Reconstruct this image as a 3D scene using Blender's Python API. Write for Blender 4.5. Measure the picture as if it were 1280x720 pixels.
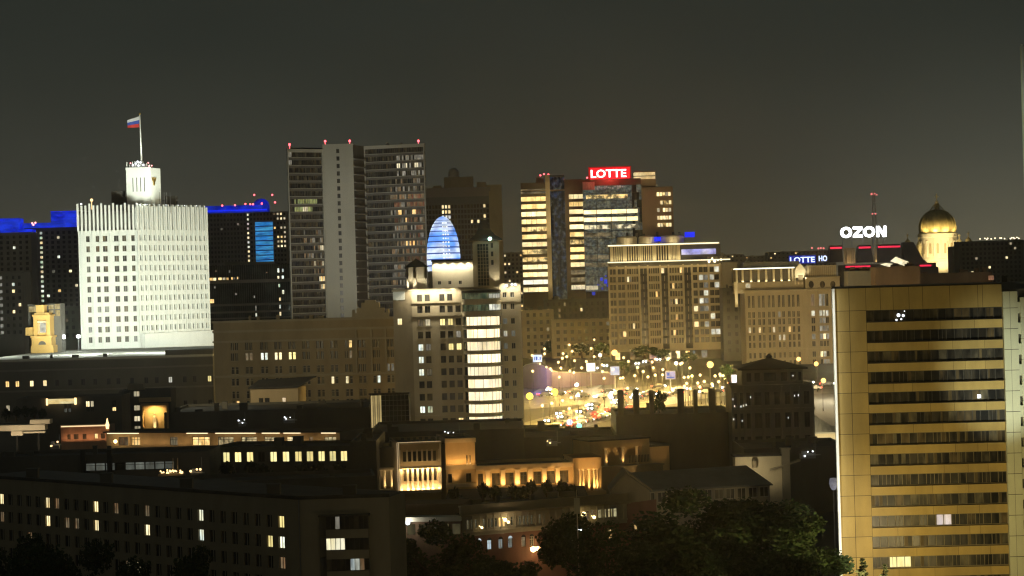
import bpy, bmesh, math, random
from mathutils import Vector, Matrix

for o in list(bpy.data.objects):
    bpy.data.objects.remove(o)
scn = bpy.context.scene
COL = scn.collection
R = math.radians

# ------------------------------------------------------------------ camera
F = 2800.0                       # focal length in pixels of the 1280 px wide photograph
CAMZ = 50.0
ROLL = R(1.6)
CR, SR = math.cos(ROLL), math.sin(ROLL)
cam = bpy.data.cameras.new('camera')
cam.sensor_width = 36.0
cam.lens = F / 1280.0 * 36.0
cam.clip_start = 1.0
cam.clip_end = 60000.0
camo = bpy.data.objects.new('camera', cam)
COL.objects.link(camo)
camo.matrix_world = Matrix(((CR, SR, 0, 0), (0, 0, -1, 0), (-SR, CR, 0, CAMZ), (0, 0, 0, 1)))
scn.camera = camo

# ------------------------------------------------------------------ night sky with city glow
wd = bpy.data.worlds.new('World')
scn.world = wd
wd.use_nodes = True
nt = wd.node_tree
nt.nodes.clear()
def N(nt, t, **k):
    n = nt.nodes.new(t)
    for a, b in k.items():
        setattr(n, a, b)
    return n
L = nt.links.new
tc = N(nt, 'ShaderNodeTexCoord')
sep = N(nt, 'ShaderNodeSeparateXYZ')
L(tc.outputs['Generated'], sep.inputs[0])
rampz = N(nt, 'ShaderNodeValToRGB')
mz = N(nt, 'ShaderNodeMapRange')
mz.inputs['From Min'].default_value = -0.02
mz.inputs['From Max'].default_value = 0.18
L(sep.outputs['Z'], mz.inputs['Value'])
L(mz.outputs[0], rampz.inputs[0])
els = rampz.color_ramp.elements
els[0].position = 0.0;  els[0].color = (.064, .055, .034, 1)
els[1].position = 1.0;  els[1].color = (.0195, .0235, .0190, 1)
for p, c in ((.10, (.056, .051, .033, 1)), (.36, (.0345, .0350, .0262, 1)), (.66, (.0245, .0275, .0218, 1))):
    e = els.new(p); e.color = c
mx = N(nt, 'ShaderNodeMapRange', interpolation_type='SMOOTHSTEP')
mx.inputs['From Min'].default_value = 0.02
mx.inputs['From Max'].default_value = 0.22
mx.inputs['To Min'].default_value = 0.0
mx.inputs['To Max'].default_value = 1.0
L(sep.outputs['X'], mx.inputs['Value'])
mz2 = N(nt, 'ShaderNodeMapRange', interpolation_type='SMOOTHSTEP')
mz2.inputs['From Min'].default_value = 0.125
mz2.inputs['From Max'].default_value = 0.0
L(sep.outputs['Z'], mz2.inputs['Value'])
mul = N(nt, 'ShaderNodeMath', operation='MULTIPLY')
L(mx.outputs[0], mul.inputs[0]); L(mz2.outputs[0], mul.inputs[1])
noi = N(nt, 'ShaderNodeTexNoise')
noi.inputs['Scale'].default_value = 9.0
noi.inputs['Detail'].default_value = 3.0
mpn = N(nt, 'ShaderNodeMapping')
mpn.inputs['Scale'].default_value = (1, 1, 2.5)
L(tc.outputs['Generated'], mpn.inputs[0]); L(mpn.outputs[0], noi.inputs['Vector'])
mnn = N(nt, 'ShaderNodeMapRange')
mnn.inputs['From Min'].default_value = .3; mnn.inputs['From Max'].default_value = .7
mnn.inputs['To Min'].default_value = .95; mnn.inputs['To Max'].default_value = 1.05
L(noi.outputs[0], mnn.inputs['Value'])
ma = N(nt, 'ShaderNodeMath', operation='MULTIPLY_ADD')
L(mul.outputs[0], ma.inputs[0]); ma.inputs[1].default_value = .42
L(mnn.outputs[0], ma.inputs[2])
sc_ = N(nt, 'ShaderNodeVectorMath', operation='SCALE')
prev_ = ma
for lo_, hi_, k_ in ((.10, .23, 1.15), (-.02, -.11, .50)):      # city glow is stronger to the right and the left
    g_ = N(nt, 'ShaderNodeMapRange', interpolation_type='SMOOTHSTEP')
    g_.inputs['From Min'].default_value = lo_; g_.inputs['From Max'].default_value = hi_
    L(sep.outputs['X'], g_.inputs['Value'])
    gm_ = N(nt, 'ShaderNodeMath', operation='MULTIPLY'); L(g_.outputs[0], gm_.inputs[0]); L(mz2.outputs[0], gm_.inputs[1])
    ga_ = N(nt, 'ShaderNodeMath', operation='MULTIPLY_ADD'); L(gm_.outputs[0], ga_.inputs[0]); ga_.inputs[1].default_value = k_; L(prev_.outputs[0], ga_.inputs[2])
    prev_ = ga_
L(rampz.outputs[0], sc_.inputs[0]); L(prev_.outputs[0], sc_.inputs['Scale'])
bg = N(nt, 'ShaderNodeBackground')
L(sc_.outputs[0], bg.inputs[0]); bg.inputs[1].default_value = 1.0
wo = N(nt, 'ShaderNodeOutputWorld')
L(bg.outputs[0], wo.inputs[0])

# faint broad glow of the city behind the camera (a very weak, very soft sun)
su = bpy.data.lights.new('night_glow', 'SUN')
su.energy = 0.035; su.angle = R(40); su.color = (1.0, .86, .62)
suo = bpy.data.objects.new('night_glow', su); COL.objects.link(suo)
suo.rotation_euler = (R(62), 0, R(-28))

scn.view_settings.view_transform = 'Standard'
scn.view_settings.look = 'None'
scn.view_settings.exposure = 0.0
scn.view_settings.gamma = 1.0
scn.view_settings.use_curve_mapping = False
scn.render.engine = 'CYCLES'
cy = scn.cycles
cy.use_denoising = True
cy.max_bounces = 4; cy.diffuse_bounces = 2; cy.glossy_bounces = 2; cy.transmission_bounces = 2; cy.volume_bounces = 0
cy.caustics_reflective = False; cy.caustics_refractive = False
cy.sample_clamp_indirect = 2.0
cy.use_light_tree = True
cy.pixel_filter_type = 'BLACKMAN_HARRIS'
cy.filter_width = 1.25

# ------------------------------------------------------------------ projection helpers
def uv(px, py):
    dx, up = px - 640.0, 360.0 - py
    return CR * dx + SR * up, -SR * dx + CR * up
def P(px, py, d):
    u, v = uv(px, py)
    return Vector((u * d / F, d, CAMZ + v * d / F))
def ground(y):
    t = min(1, max(0, (y - 400.0) / 450.0))
    return 18.0 * t * t * (3 - 2 * t)
def gpt(px, py):
    d = 300.0
    while d < 6000:
        if P(px, py, d).z <= ground(d):
            break
        d += 1.0
    return Vector((P(px, py, d).x, d, ground(d)))

class Fr:
    """frame on a vertical face: s to the right along it, o outwards, z up"""
    def __init__(s, p0, p1):
        s.p = Vector((p0[0], p0[1], 0)); q = Vector((p1[0], p1[1], 0))
        s.len = (q - s.p).length
        s.d = (q - s.p).normalized()
        s.n = Vector((s.d.y, -s.d.x, 0))
        s.ang = math.atan2(s.d.y, s.d.x)
    def pt(s, a, o, z):
        v = s.p + s.d * a + s.n * o
        return Vector((v.x, v.y, z))
    def hit(s, px, py):
        u, v = uv(px, py); k = u / F
        a = (k * s.p.y - s.p.x) / (s.d.x - k * s.d.y)
        dep = s.p.y + a * s.d.y
        return a, CAMZ + v / F * dep
    def S(s, px, py): return s.hit(px, py)[0]
    def Z(s, px, py): return s.hit(px, py)[1]
def face(px0, px1, py, d0, d1=None):
    d1 = d0 if d1 is None else d1
    return Fr(P(px0, py, d0), P(px1, py, d1))

class MB:
    def __init__(s): s.v = []; s.f = []; s.m = []
    def quad(s, a, b, c, d, m=0):
        i = len(s.v); s.v += [a, b, c, d]; s.f.append((i, i+1, i+2, i+3)); s.m.append(m)
    def tri(s, a, b, c, m=0):
        i = len(s.v); s.v += [a, b, c]; s.f.append((i, i+1, i+2)); s.m.append(m)
    def hexa(s, b, t, m=0):
        """b,t: 4 bottom / 4 top points in the same winding (ccw from above)"""
        i = len(s.v); s.v += list(b) + list(t)
        for q in ((3,2,1,0), (4,5,6,7), (0,1,5,4), (1,2,6,5), (2,3,7,6), (3,0,4,7)):
            s.f.append(tuple(i + k for k in q)); s.m.append(m)
        return s
    def fbox(s, fr, s0, s1, o0, o1, z0, z1, m=0):
        b = [fr.pt(s0, o1, z0), fr.pt(s1, o1, z0), fr.pt(s1, o0, z0), fr.pt(s0, o0, z0)]
        t = [Vector((p.x, p.y, z1)) for p in b]
        return s.hexa(b, t, m)
    def box(s, x0, x1, y0, y1, z0, z1, m=0):
        b = [Vector((x0,y0,z0)), Vector((x1,y0,z0)), Vector((x1,y1,z0)), Vector((x0,y1,z0))]
        return s.hexa(b, [Vector((p.x,p.y,z1)) for p in b], m)
    def prism(s, poly, z0, z1, m=0, cap=True):
        n = len(poly); i = len(s.v)
        s.v += [Vector((p[0], p[1], z0)) for p in poly] + [Vector((p[0], p[1], z1)) for p in poly]
        for k in range(n):
            s.f.append((i+k, i+(k+1)%n, i+n+(k+1)%n, i+n+k)); s.m.append(m)
        if cap:
            s.f.append(tuple(i+n+k for k in range(n))); s.m.append(m)
            s.f.append(tuple(i+k for k in reversed(range(n)))); s.m.append(m)
        return s
    def lathe(s, c, prof, n=16, m=0, a0=0, a1=2*math.pi):
        """prof: (r,z) from bottom to top round the vertical axis at c (world)"""
        full = abs(a1 - a0 - 2*math.pi) < 1e-6
        k = n if full else n + 1
        i = len(s.v)
        for r, z in prof:
            for j in range(k):
                a = a0 + (a1 - a0) * j / n
                s.v.append(Vector((c[0] + r*math.cos(a), c[1] + r*math.sin(a), z)))
        for h in range(len(prof) - 1):
            for j in range(n):
                j2 = (j+1) % k
                s.f.append((i+h*k+j, i+h*k+j2, i+(h+1)*k+j2, i+(h+1)*k+j)); s.m.append(m)
        return s
    def tube(s, a, b, r0, r1=None, n=6, m=0):
        r1 = r0 if r1 is None else r1
        a = Vector(a); b = Vector(b); d = (b - a).normalized()
        x = d.orthogonal().normalized(); y = d.cross(x); i = len(s.v)
        for p, r in ((a, r0), (b, r1)):
            for j in range(n):
                t = 2*math.pi*j/n
                s.v.append(p + x*(r*math.cos(t)) + y*(r*math.sin(t)))
        for j in range(n):
            s.f.append((i+j, i+(j+1)%n, i+n+(j+1)%n, i+n+j)); s.m.append(m)
        s.f.append(tuple(i+n+j for j in range(n))); s.m.append(m)
        s.f.append(tuple(i+j for j in reversed(range(n)))); s.m.append(m)
        return s
    def ball(s, c, r, n=10, m=0, sq=1.0):
        h = max(5, n//2 + 1)
        return s.lathe((c[0], c[1]), [(max(1e-3, r*math.sin(math.pi*k/h)), c[2] - r*sq*math.cos(math.pi*k/h)) for k in range(h+1)], n, m)
    def roof4(s, poly, z0, apexz, m=0, ap=None):
        c = ap or Vector((sum(p[0] for p in poly)/len(poly), sum(p[1] for p in poly)/len(poly), 0))
        for k in range(len(poly)):
            a, b = poly[k], poly[(k+1) % len(poly)]
            s.tri(Vector((a[0],a[1],z0)), Vector((b[0],b[1],z0)), Vector((c[0],c[1],apexz)), m)
        return s
    def build(s, name, mats, root=None, smooth=False):
        me = bpy.data.meshes.new(name)
        off = root_loc(root)
        me.from_pydata([tuple(p - off) for p in s.v], [], s.f)
        if not isinstance(mats, (list, tuple)): mats = [mats]
        for m in mats: me.materials.append(m)
        if len(mats) > 1:
            me.polygons.foreach_set('material_index', s.m)
        if smooth:
            me.polygons.foreach_set('use_smooth', [True]*len(s.f))
        me.update()
        o = bpy.data.objects.new(name, me); COL.objects.link(o)
        if root is not None: o.parent = root
        return o

LOC = {}
def root_loc(r):
    return LOC.get(r.name, Vector((0, 0, 0))) if r is not None else Vector((0, 0, 0))
def thing(name, label, cat, loc=(0, 0, 0), group=None):
    o = bpy.data.objects.new(name, None); COL.objects.link(o)
    o.empty_display_size = 1.0
    o.location = loc
    LOC[o.name] = Vector(loc)
    o['label'] = label; o['category'] = cat
    if group: o['group'] = group
    return o
def tag(o, label=None, cat=None, group=None, kind=None):
    if label: o['label'] = label
    if cat: o['category'] = cat
    if group: o['group'] = group
    if kind: o['kind'] = kind
    return o
def sub(o, parent):
    """attach a part mesh (built with the thing's root) below another part of the same thing"""
    o.parent = parent
    return o

# ------------------------------------------------------------------ materials
def newmat(name):
    m = bpy.data.materials.new(name); m.use_nodes = True
    m.node_tree.nodes.clear()
    return m, m.node_tree
def M(name, col, rough=.85, var=.3, scale=.25, metal=0.0, streak=True, island=0.0):
    m, t = newmat(name)
    b = N(t, 'ShaderNodeBsdfPrincipled'); o = N(t, 'ShaderNodeOutputMaterial')
    t.links.new(b.outputs[0], o.inputs[0])
    b.inputs['Roughness'].default_value = rough; b.inputs['Metallic'].default_value = metal
    c = N(t, 'ShaderNodeTexCoord')
    mp = N(t, 'ShaderNodeMapping'); mp.inputs['Scale'].default_value = (1, 1, .35 if streak else 1)
    t.links.new(c.outputs['Object'], mp.inputs[0])
    n1 = N(t, 'ShaderNodeTexNoise'); n1.inputs['Scale'].default_value = scale; n1.inputs['Detail'].default_value = 8
    n1.inputs['Roughness'].default_value = .65
    t.links.new(mp.outputs[0], n1.inputs['Vector'])
    mr = N(t, 'ShaderNodeMapRange')
    mr.inputs['From Min'].default_value = .3; mr.inputs['From Max'].default_value = .7
    mr.inputs['To Min'].default_value = 1 - var; mr.inputs['To Max'].default_value = 1 + var
    t.links.new(n1.outputs[0], mr.inputs['Value'])
    s = N(t, 'ShaderNodeVectorMath', operation='SCALE'); s.inputs[0].default_value = col[:3]
    gi = N(t, 'ShaderNodeNewGeometry'); ri = N(t, 'ShaderNodeMapRange')
    ri.inputs['To Min'].default_value = 1 - island; ri.inputs['To Max'].default_value = 1 + island
    t.links.new(gi.outputs['Random Per Island'], ri.inputs['Value'])
    mi = N(t, 'ShaderNodeMath', operation='MULTIPLY'); t.links.new(mr.outputs[0], mi.inputs[0]); t.links.new(ri.outputs[0], mi.inputs[1])
    t.links.new(mi.outputs[0], s.inputs['Scale'])
    t.links.new(s.outputs[0], b.inputs['Base Color'])
    bp = N(t, 'ShaderNodeBump'); bp.inputs['Strength'].default_value = .15
    n2 = N(t, 'ShaderNodeTexNoise'); n2.inputs['Scale'].default_value = 3.0; n2.inputs['Detail'].default_value = 4
    t.links.new(c.outputs['Object'], n2.inputs['Vector']); t.links.new(n2.outputs[0], bp.inputs['Height'])
    t.links.new(bp.outputs[0], b.inputs['Normal'])
    return m
def GLASS(name, lo=(.012, .013, .014), hi=(.06, .055, .045), rough=.12, sx=.9):
    """unlit window: dark glass with paler curtains and blinds behind it"""
    m, t = newmat(name)
    b = N(t, 'ShaderNodeBsdfPrincipled'); o = N(t, 'ShaderNodeOutputMaterial')
    t.links.new(b.outputs[0], o.inputs[0])
    b.inputs['Roughness'].default_value = rough; b.inputs['Specular IOR Level'].default_value = .3
    c = N(t, 'ShaderNodeTexCoord'); oi = N(t, 'ShaderNodeObjectInfo')
    ad = N(t, 'ShaderNodeVectorMath', operation='ADD')
    mp = N(t, 'ShaderNodeMapping'); mp.inputs['Scale'].default_value = (sx, sx, .22)
    t.links.new(c.outputs['Object'], mp.inputs[0]); t.links.new(mp.outputs[0], ad.inputs[0])
    sv = N(t, 'ShaderNodeVectorMath', operation='SCALE'); sv.inputs[0].default_value = (31, 17, 53)
    t.links.new(oi.outputs['Random'], sv.inputs['Scale']); t.links.new(sv.outputs[0], ad.inputs[1])
    n1 = N(t, 'ShaderNodeTexNoise'); n1.inputs['Scale'].default_value = 1.0; n1.inputs['Detail'].default_value = 3
    t.links.new(ad.outputs[0], n1.inputs['Vector'])
    r = N(t, 'ShaderNodeValToRGB'); r.color_ramp.elements[0].position = .45; r.color_ramp.elements[1].position = .68
    r.color_ramp.elements[0].color = (*lo, 1); r.color_ramp.elements[1].color = (*hi, 1)
    t.links.new(n1.outputs[0], r.inputs[0]); t.links.new(r.outputs[0], b.inputs['Base Color'])
    return m
def LIT(name, c0, c1, st, sx=1.2, sz=.5, lo=.35, contrast=(.32, .62)):
    """lit window: curtains, furniture and lamps behind the pane make it uneven"""
    m, t = newmat(name)
    e = N(t, 'ShaderNodeEmission'); o = N(t, 'ShaderNodeOutputMaterial')
    t.links.new(e.outputs[0], o.inputs[0])
    c = N(t, 'ShaderNodeTexCoord'); oi = N(t, 'ShaderNodeObjectInfo')
    mp = N(t, 'ShaderNodeMapping'); mp.inputs['Scale'].default_value = (sx, sx, sz)
    t.links.new(c.outputs['Object'], mp.inputs[0])
    sv = N(t, 'ShaderNodeVectorMath', operation='SCALE'); sv.inputs[0].default_value = (31, 17, 53)
    t.links.new(oi.outputs['Random'], sv.inputs['Scale'])
    ad = N(t, 'ShaderNodeVectorMath', operation='ADD')
    t.links.new(mp.outputs[0], ad.inputs[0]); t.links.new(sv.outputs[0], ad.inputs[1])
    n1 = N(t, 'ShaderNodeTexNoise'); n1.inputs['Scale'].default_value = 1.0; n1.inputs['Detail'].default_value = 4
    t.links.new(ad.outputs[0], n1.inputs['Vector'])
    mr = N(t, 'ShaderNodeMapRange'); mr.inputs['From Min'].default_value = contrast[0]; mr.inputs['From Max'].default_value = contrast[1]
    mr.inputs['To Min'].default_value = lo * st; mr.inputs['To Max'].default_value = st
    t.links.new(n1.outputs[0], mr.inputs['Value'])
    mx = N(t, 'ShaderNodeMix', data_type='RGBA')
    n2 = N(t, 'ShaderNodeTexNoise'); n2.inputs['Scale'].default_value = .7; n2.inputs['Detail'].default_value = 1
    ad2 = N(t, 'ShaderNodeVectorMath', operation='ADD'); ad2.inputs[1].default_value = (7, 3, 11)
    t.links.new(ad.outputs[0], ad2.inputs[0]); t.links.new(ad2.outputs[0], n2.inputs['Vector'])
    m2 = N(t, 'ShaderNodeMapRange'); m2.inputs['From Min'].default_value = .38; m2.inputs['From Max'].default_value = .62
    t.links.new(n2.outputs[0], m2.inputs['Value'])
    t.links.new(m2.outputs[0], mx.inputs['Factor'])
    mx.inputs[6].default_value = (*c0, 1); mx.inputs[7].default_value = (*c1, 1)
    rv = N(t, 'ShaderNodeMapRange'); rv.inputs['To Min'].default_value = .55; rv.inputs['To Max'].default_value = 1.2
    t.links.new(oi.outputs['Random'], rv.inputs['Value'])
    mm = N(t, 'ShaderNodeMath', operation='MULTIPLY'); t.links.new(mr.outputs[0], mm.inputs[0]); t.links.new(rv.outputs[0], mm.inputs[1])
    t.links.new(mx.outputs[2], e.inputs[0]); t.links.new(mm.outputs[0], e.inputs[1])
    return m
def EM(name, col, st):
    m, t = newmat(name)
    e = N(t, 'ShaderNodeEmission'); o = N(t, 'ShaderNodeOutputMaterial')
    e.inputs[0].default_value = (*col, 1); e.inputs[1].default_value = st
    t.links.new(e.outputs[0], o.inputs[0])
    return m

m_asphalt = M('asphalt', (.05, .048, .045), .9, .35, .05, streak=False)
m_road = M('road_asphalt', (.07, .066, .06), .55, .3, .15, streak=False)
m_white = M('white_cladding', (.74, .76, .70), .7, .08, .12)
m_whitefin = M('white_fins', (.76, .77, .71), .7, .06, .2)
m_beige = M('ochre_panels', (.41, .305, .105), .75, .16, .35, island=.09)
m_palegreen = M('pale_panels', (.58, .61, .46), .7, .10, .3, island=.07)
m_dark = M('dark_gap', (.02, .019, .016), .9, .2, .5)
m_stone = M('warm_stone', (.40, .34, .23), .85, .12, .2)
m_stone2 = M('grey_stone', (.30, .27, .20), .85, .15, .2)
m_stone3 = M('brown_stone', (.26, .215, .14), .85, .18, .2)
m_plaster = M('dim_plaster', (.30, .26, .185), .9, .15, .2)
m_greyplaster = M('grey_plaster', (.20, .19, .165), .9, .2, .15)
m_darkwall = M('dark_wall', (.10, .095, .08), .9, .25, .15)
m_tower = M('tower_concrete', (.30, .30, .26), .8, .10, .08)
m_towerband = M('tower_spandrel', (.085, .08, .07), .6, .2, .3)
m_brick = M('red_brown_brick', (.17, .085, .06), .9, .2, .4)
m_gold = M('yellow_plaster', (.50, .36, .19), .85, .12, .3)
m_goldtrim = M('cream_trim', (.62, .50, .32), .8, .1, .4)
m_roof = M('dark_roof', (.035, .034, .031), .8, .4, .3)
m_roofgrey = M('grey_roof', (.10, .11, .11), .55, .3, .2)
m_paleroof = M('pale_roof', (.55, .55, .49), .8, .12, .08)
m_metal = M('grey_metal', (.25, .25, .25), .45, .2, .8, metal=.6)
m_frame = M('window_frame', (.42, .40, .34), .6, .15, 1.0)
m_darkframe = M('dark_frame', (.05, .048, .042), .5, .2, 1.0)
m_gilding = M('gilding', (.85, .58, .16), .32, .12, .8, metal=.9)
m_leaf = M('leaves', (.026, .052, .014), .9, .5, .35, streak=False)
m_leafdark = M('needles', (.022, .032, .016), .8, .4, .4, streak=False)
m_bark = M('bark', (.06, .045, .03), .95, .3, 2.0)
m_cream = M('cream_wall', (.66, .58, .40), .8, .08, .3)
m_glass = GLASS('dark_glass', rough=.3)
m_glassb = GLASS('brown_curtain_glass', (.014, .012, .009), (.14, .105, .055), .45, .55)
m_glassg = GLASS('green_glass', (.012, .018, .018), (.05, .07, .06), .08, .25)
m_curtain = GLASS('curtained_glass', (.03, .028, .022), (.16, .145, .10), .5, .5)
m_lw = LIT('lit_warm', (1, .74, .32), (1, .58, .18), 1.6)
m_lw2 = LIT('lit_warm_white', (1, .88, .52), (1, .74, .34), 1.8, lo=.55)
m_lc = LIT('lit_cool', (.84, .97, .88), (.95, .94, .66), 1.45)
m_ldim = LIT('lit_dim', (.72, .42, .20), (.6, .5, .3), .32)
m_lgreen = LIT('lit_greenish', (.62, 1, .70), (.95, .95, .6), .9)
m_lbay = LIT('lit_bay', (1, .88, .58), (1, .80, .46), 1.7, .55, .15, .6)
m_lyel = LIT('lit_yellow', (1, .90, .40), (1, .80, .30), 1.5, lo=.75)
m_lband = LIT('lit_office', (1, .78, .32), (1, .66, .22), 2.0, .3, .25, .42)
m_lblue = EM('blue_led', (.012, .03, 1.0), 1.0)
m_lblue2 = LIT('blue_led_soft', (.01, .03, 1), (.02, .06, .9), .75, .15, .4, .35)
m_bluescr = LIT('blue_screen', (.04, .35, 1), (.10, .55, 1), 1.1, .2, .8, .4)
m_red = EM('red_neon', (1, .015, .05), 2.2)
m_pink = EM('pink_neon', (1, .03, .09), 1.0)
m_beacon = EM('red_beacon', (1, .10, .12), 5.0)
m_signwhite = EM('sign_white', (.96, .96, 1), 3.0)
m_warmlamp = EM('warm_lamp', (1, .78, .42), 9.0)
m_yellamp = EM('yellow_lamp', (1, .72, .10), 14.0)
m_whitelamp = EM('white_lamp', (.95, 1, .97), 14.0)
m_led = EM('warm_led_strip', (1, .78, .46), 2.0)

# ------------------------------------------------------------------ lights
def aim(o, loc, tgt):
    o.location = loc
    d = Vector(tgt) - Vector(loc)
    o.rotation_euler = d.to_track_quat('-Z', 'Y').to_euler()
def flood(loc, tgt, E, col=(1, .8, .5), ang=70, blend=.6, r=.4, parent=None):
    """floodlight that gives about E at the point it is aimed at"""
    l = bpy.data.lights.new('floodlight', 'SPOT')
    d = (Vector(tgt) - Vector(loc)).length
    l.energy = E * 4 * math.pi * d * d
    l.color = col; l.spot_size = R(ang); l.spot_blend = blend; l.shadow_soft_size = r
    o = bpy.data.objects.new('floodlight', l); COL.objects.link(o)
    aim(o, loc, tgt)
    return o
def plight(loc, W, col=(1, .72, .35), r=.4, name='lamp_light'):
    l = bpy.data.lights.new(name, 'POINT'); l.energy = W; l.color = col; l.shadow_soft_size = r
    o = bpy.data.objects.new(name, l); COL.objects.link(o); o.location = loc
    return o
def strip(loc, fr, w, W, col, tilt=0.0, h=.25):
    """linear uplight along a facade frame, aimed up and towards the wall"""
    l = bpy.data.lights.new('uplight', 'AREA'); l.shape = 'RECTANGLE'; l.size = w; l.size_y = h
    l.energy = W; l.color = col
    o = bpy.data.objects.new('uplight', l); COL.objects.link(o)
    d = Vector((0, 0, 1)) * math.cos(tilt) - fr.n * math.sin(tilt)
    z = -d; x = fr.d; y = z.cross(x)
    o.matrix_world = Matrix(((x.x, y.x, z.x, loc[0]), (x.y, y.y, z.y, loc[1]), (x.z, y.z, z.z, loc[2]), (0, 0, 0, 1)))
    return o

# ------------------------------------------------------------------ facade with real window openings
WCACHE = {}
def winmesh(w, h, pane, frame, mull):
    key = (round(w, 1), round(h, 1), pane.name, frame.name, mull)
    if key in WCACHE: return WCACHE[key]
    mb = MB(); a = w/2; V = Vector
    mb.quad(V((-a,0,0)), V((a,0,0)), V((a,0,h)), V((-a,0,h)), 0)
    t = min(.09, w*.08)
    def bar(x0, x1, z0, z1): mb.box(x0, x1, -.07, .02, z0, z1, 1)
    if mull[0] >= 0:
        bar(-a, -a+t, 0, h); bar(a-t, a, 0, h); bar(-a+t, a-t, 0, t); bar(-a+t, a-t, h-t, h)
        for k in range(mull[0]):
            x = -a + w*(k+1)/(mull[0]+1); bar(x-t*.45, x+t*.45, t, h-t)
        for k in range(mull[1]):
            z = h*(.68 if mull[1] == 1 else (k+1)/(mull[1]+1)); 
            mb.box(-a+t, a-t, -.06, .01, z-t*.4, z+t*.4, 1)
    me = bpy.data.meshes.new('window')
    me.from_pydata([tuple(p) for p in mb.v], [], mb.f)
    me.materials.append(pane); me.materials.append(frame)
    me.polygons.foreach_set('material_index', mb.m); me.update()
    WCACHE[key] = me
    return me
def place_window(root, fr, s, z, w, h, pane, frame, o, mull=(1, 0), name='window'):
    ob = bpy.data.objects.new(name, winmesh(w, h, pane, frame, mull)); COL.objects.link(ob)
    ob.parent = root
    ob.location = fr.pt(s, o, z) - root_loc(root)
    ob.rotation_euler = (0, 0, fr.ang)
    return ob
NWIN = {}
def facade(root, fr, s0, s1, z0, z1, cols, rows, wall, pick, recess=.3, frame=None, mull=(1, 0), name='wall', limit=100, mb=None, stuffglass=None, winname='window'):
    """wall with holes; pick(row, col) -> pane material, or None for no opening. rows are listed from the top down"""
    frame = frame or m_frame
    own = mb is None
    mb = mb or MB()
    rs = [(r, i) for i, r in enumerate(rows)]; rs.sort(key=lambda x: x[0][0])
    cs = [(c, i) for i, c in enumerate(cols)]; cs.sort(key=lambda x: x[0][0])
    # solid bands between rows
    zprev = z0; allw = []
    for (za, zb), ri in rs:
        if za > zprev: mb.quad(fr.pt(s0,0,zprev), fr.pt(s1,0,zprev), fr.pt(s1,0,za), fr.pt(s0,0,za))
        sp = s0
        for (sa, sb), ci in cs:
            p = pick(ri, ci)
            if p is None: continue
            if sa > sp: mb.quad(fr.pt(sp,0,za), fr.pt(sa,0,za), fr.pt(sa,0,zb), fr.pt(sp,0,zb))
            q = -recess
            mb.quad(fr.pt(sa,0,za), fr.pt(sa,q,za), fr.pt(sa,q,zb), fr.pt(sa,0,zb))
            mb.quad(fr.pt(sb,q,za), fr.pt(sb,0,za), fr.pt(sb,0,zb), fr.pt(sb,q,zb))
            mb.quad(fr.pt(sa,0,za), fr.pt(sb,0,za), fr.pt(sb,q,za), fr.pt(sa,q,za))
            mb.quad(fr.pt(sa,q,zb), fr.pt(sb,q,zb), fr.pt(sb,0,zb), fr.pt(sa,0,zb))
            allw.append(((sa+sb)/2, za, sb-sa, zb-za, p))
            sp = sb
        if s1 > sp: mb.quad(fr.pt(sp,0,za), fr.pt(s1,0,za), fr.pt(s1,0,zb), fr.pt(sp,0,zb))
        zprev = zb
    if z1 > zprev: mb.quad(fr.pt(s0,0,zprev), fr.pt(s1,0,zprev), fr.pt(s1,0,z1), fr.pt(s0,0,z1))
    darks = (m_glass, m_glassb, m_glassg, m_curtain)
    allw.sort(key=lambda w: (w[4] in darks))
    n = NWIN.get(root.name, 0)
    rest = []
    for w in allw:
        if n < limit:
            place_window(root, fr, w[0], w[1], w[2], w[3], w[4], frame, -recess+.02, mull, winname); n += 1
        else: rest.append(w)
    NWIN[root.name] = n
    if rest:
        wm = MB(); mats = []
        for s, z, w, h, p in rest:
            if p not in mats: mats.append(p)
            k = mats.index(p)
            wm.quad(fr.pt(s-w/2, -recess+.02, z), fr.pt(s+w/2, -recess+.02, z), fr.pt(s+w/2, -recess+.02, z+h), fr.pt(s-w/2, -recess+.02, z+h), k)
        fi = len(mats)
        for s, z, w, h, p in rest:
            wm.fbox(fr, s-.05, s+.05, -recess+.025, -recess+.08, z, z+h, fi)
        tag(wm.build(winname, mats + [frame], root), kind='stuff')
    return mb.build(name, wall, root) if own else mb
def cols_px(fr, xs, w, py):
    """columns from pixel centres and a pixel width, measured at height py"""
    out = []
    for x in xs:
        a, b = fr.S(x - w/2, py), fr.S(x + w/2, py); out.append((a, b))
    return out
def rows_px(fr, ys, h, px):
    return [(fr.Z(px, y + h/2), fr.Z(px, y - h/2)) for y in ys]
def rng_lin(a, b, n): return [a + (b-a)*k/(n-1) for k in range(n)]
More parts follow.
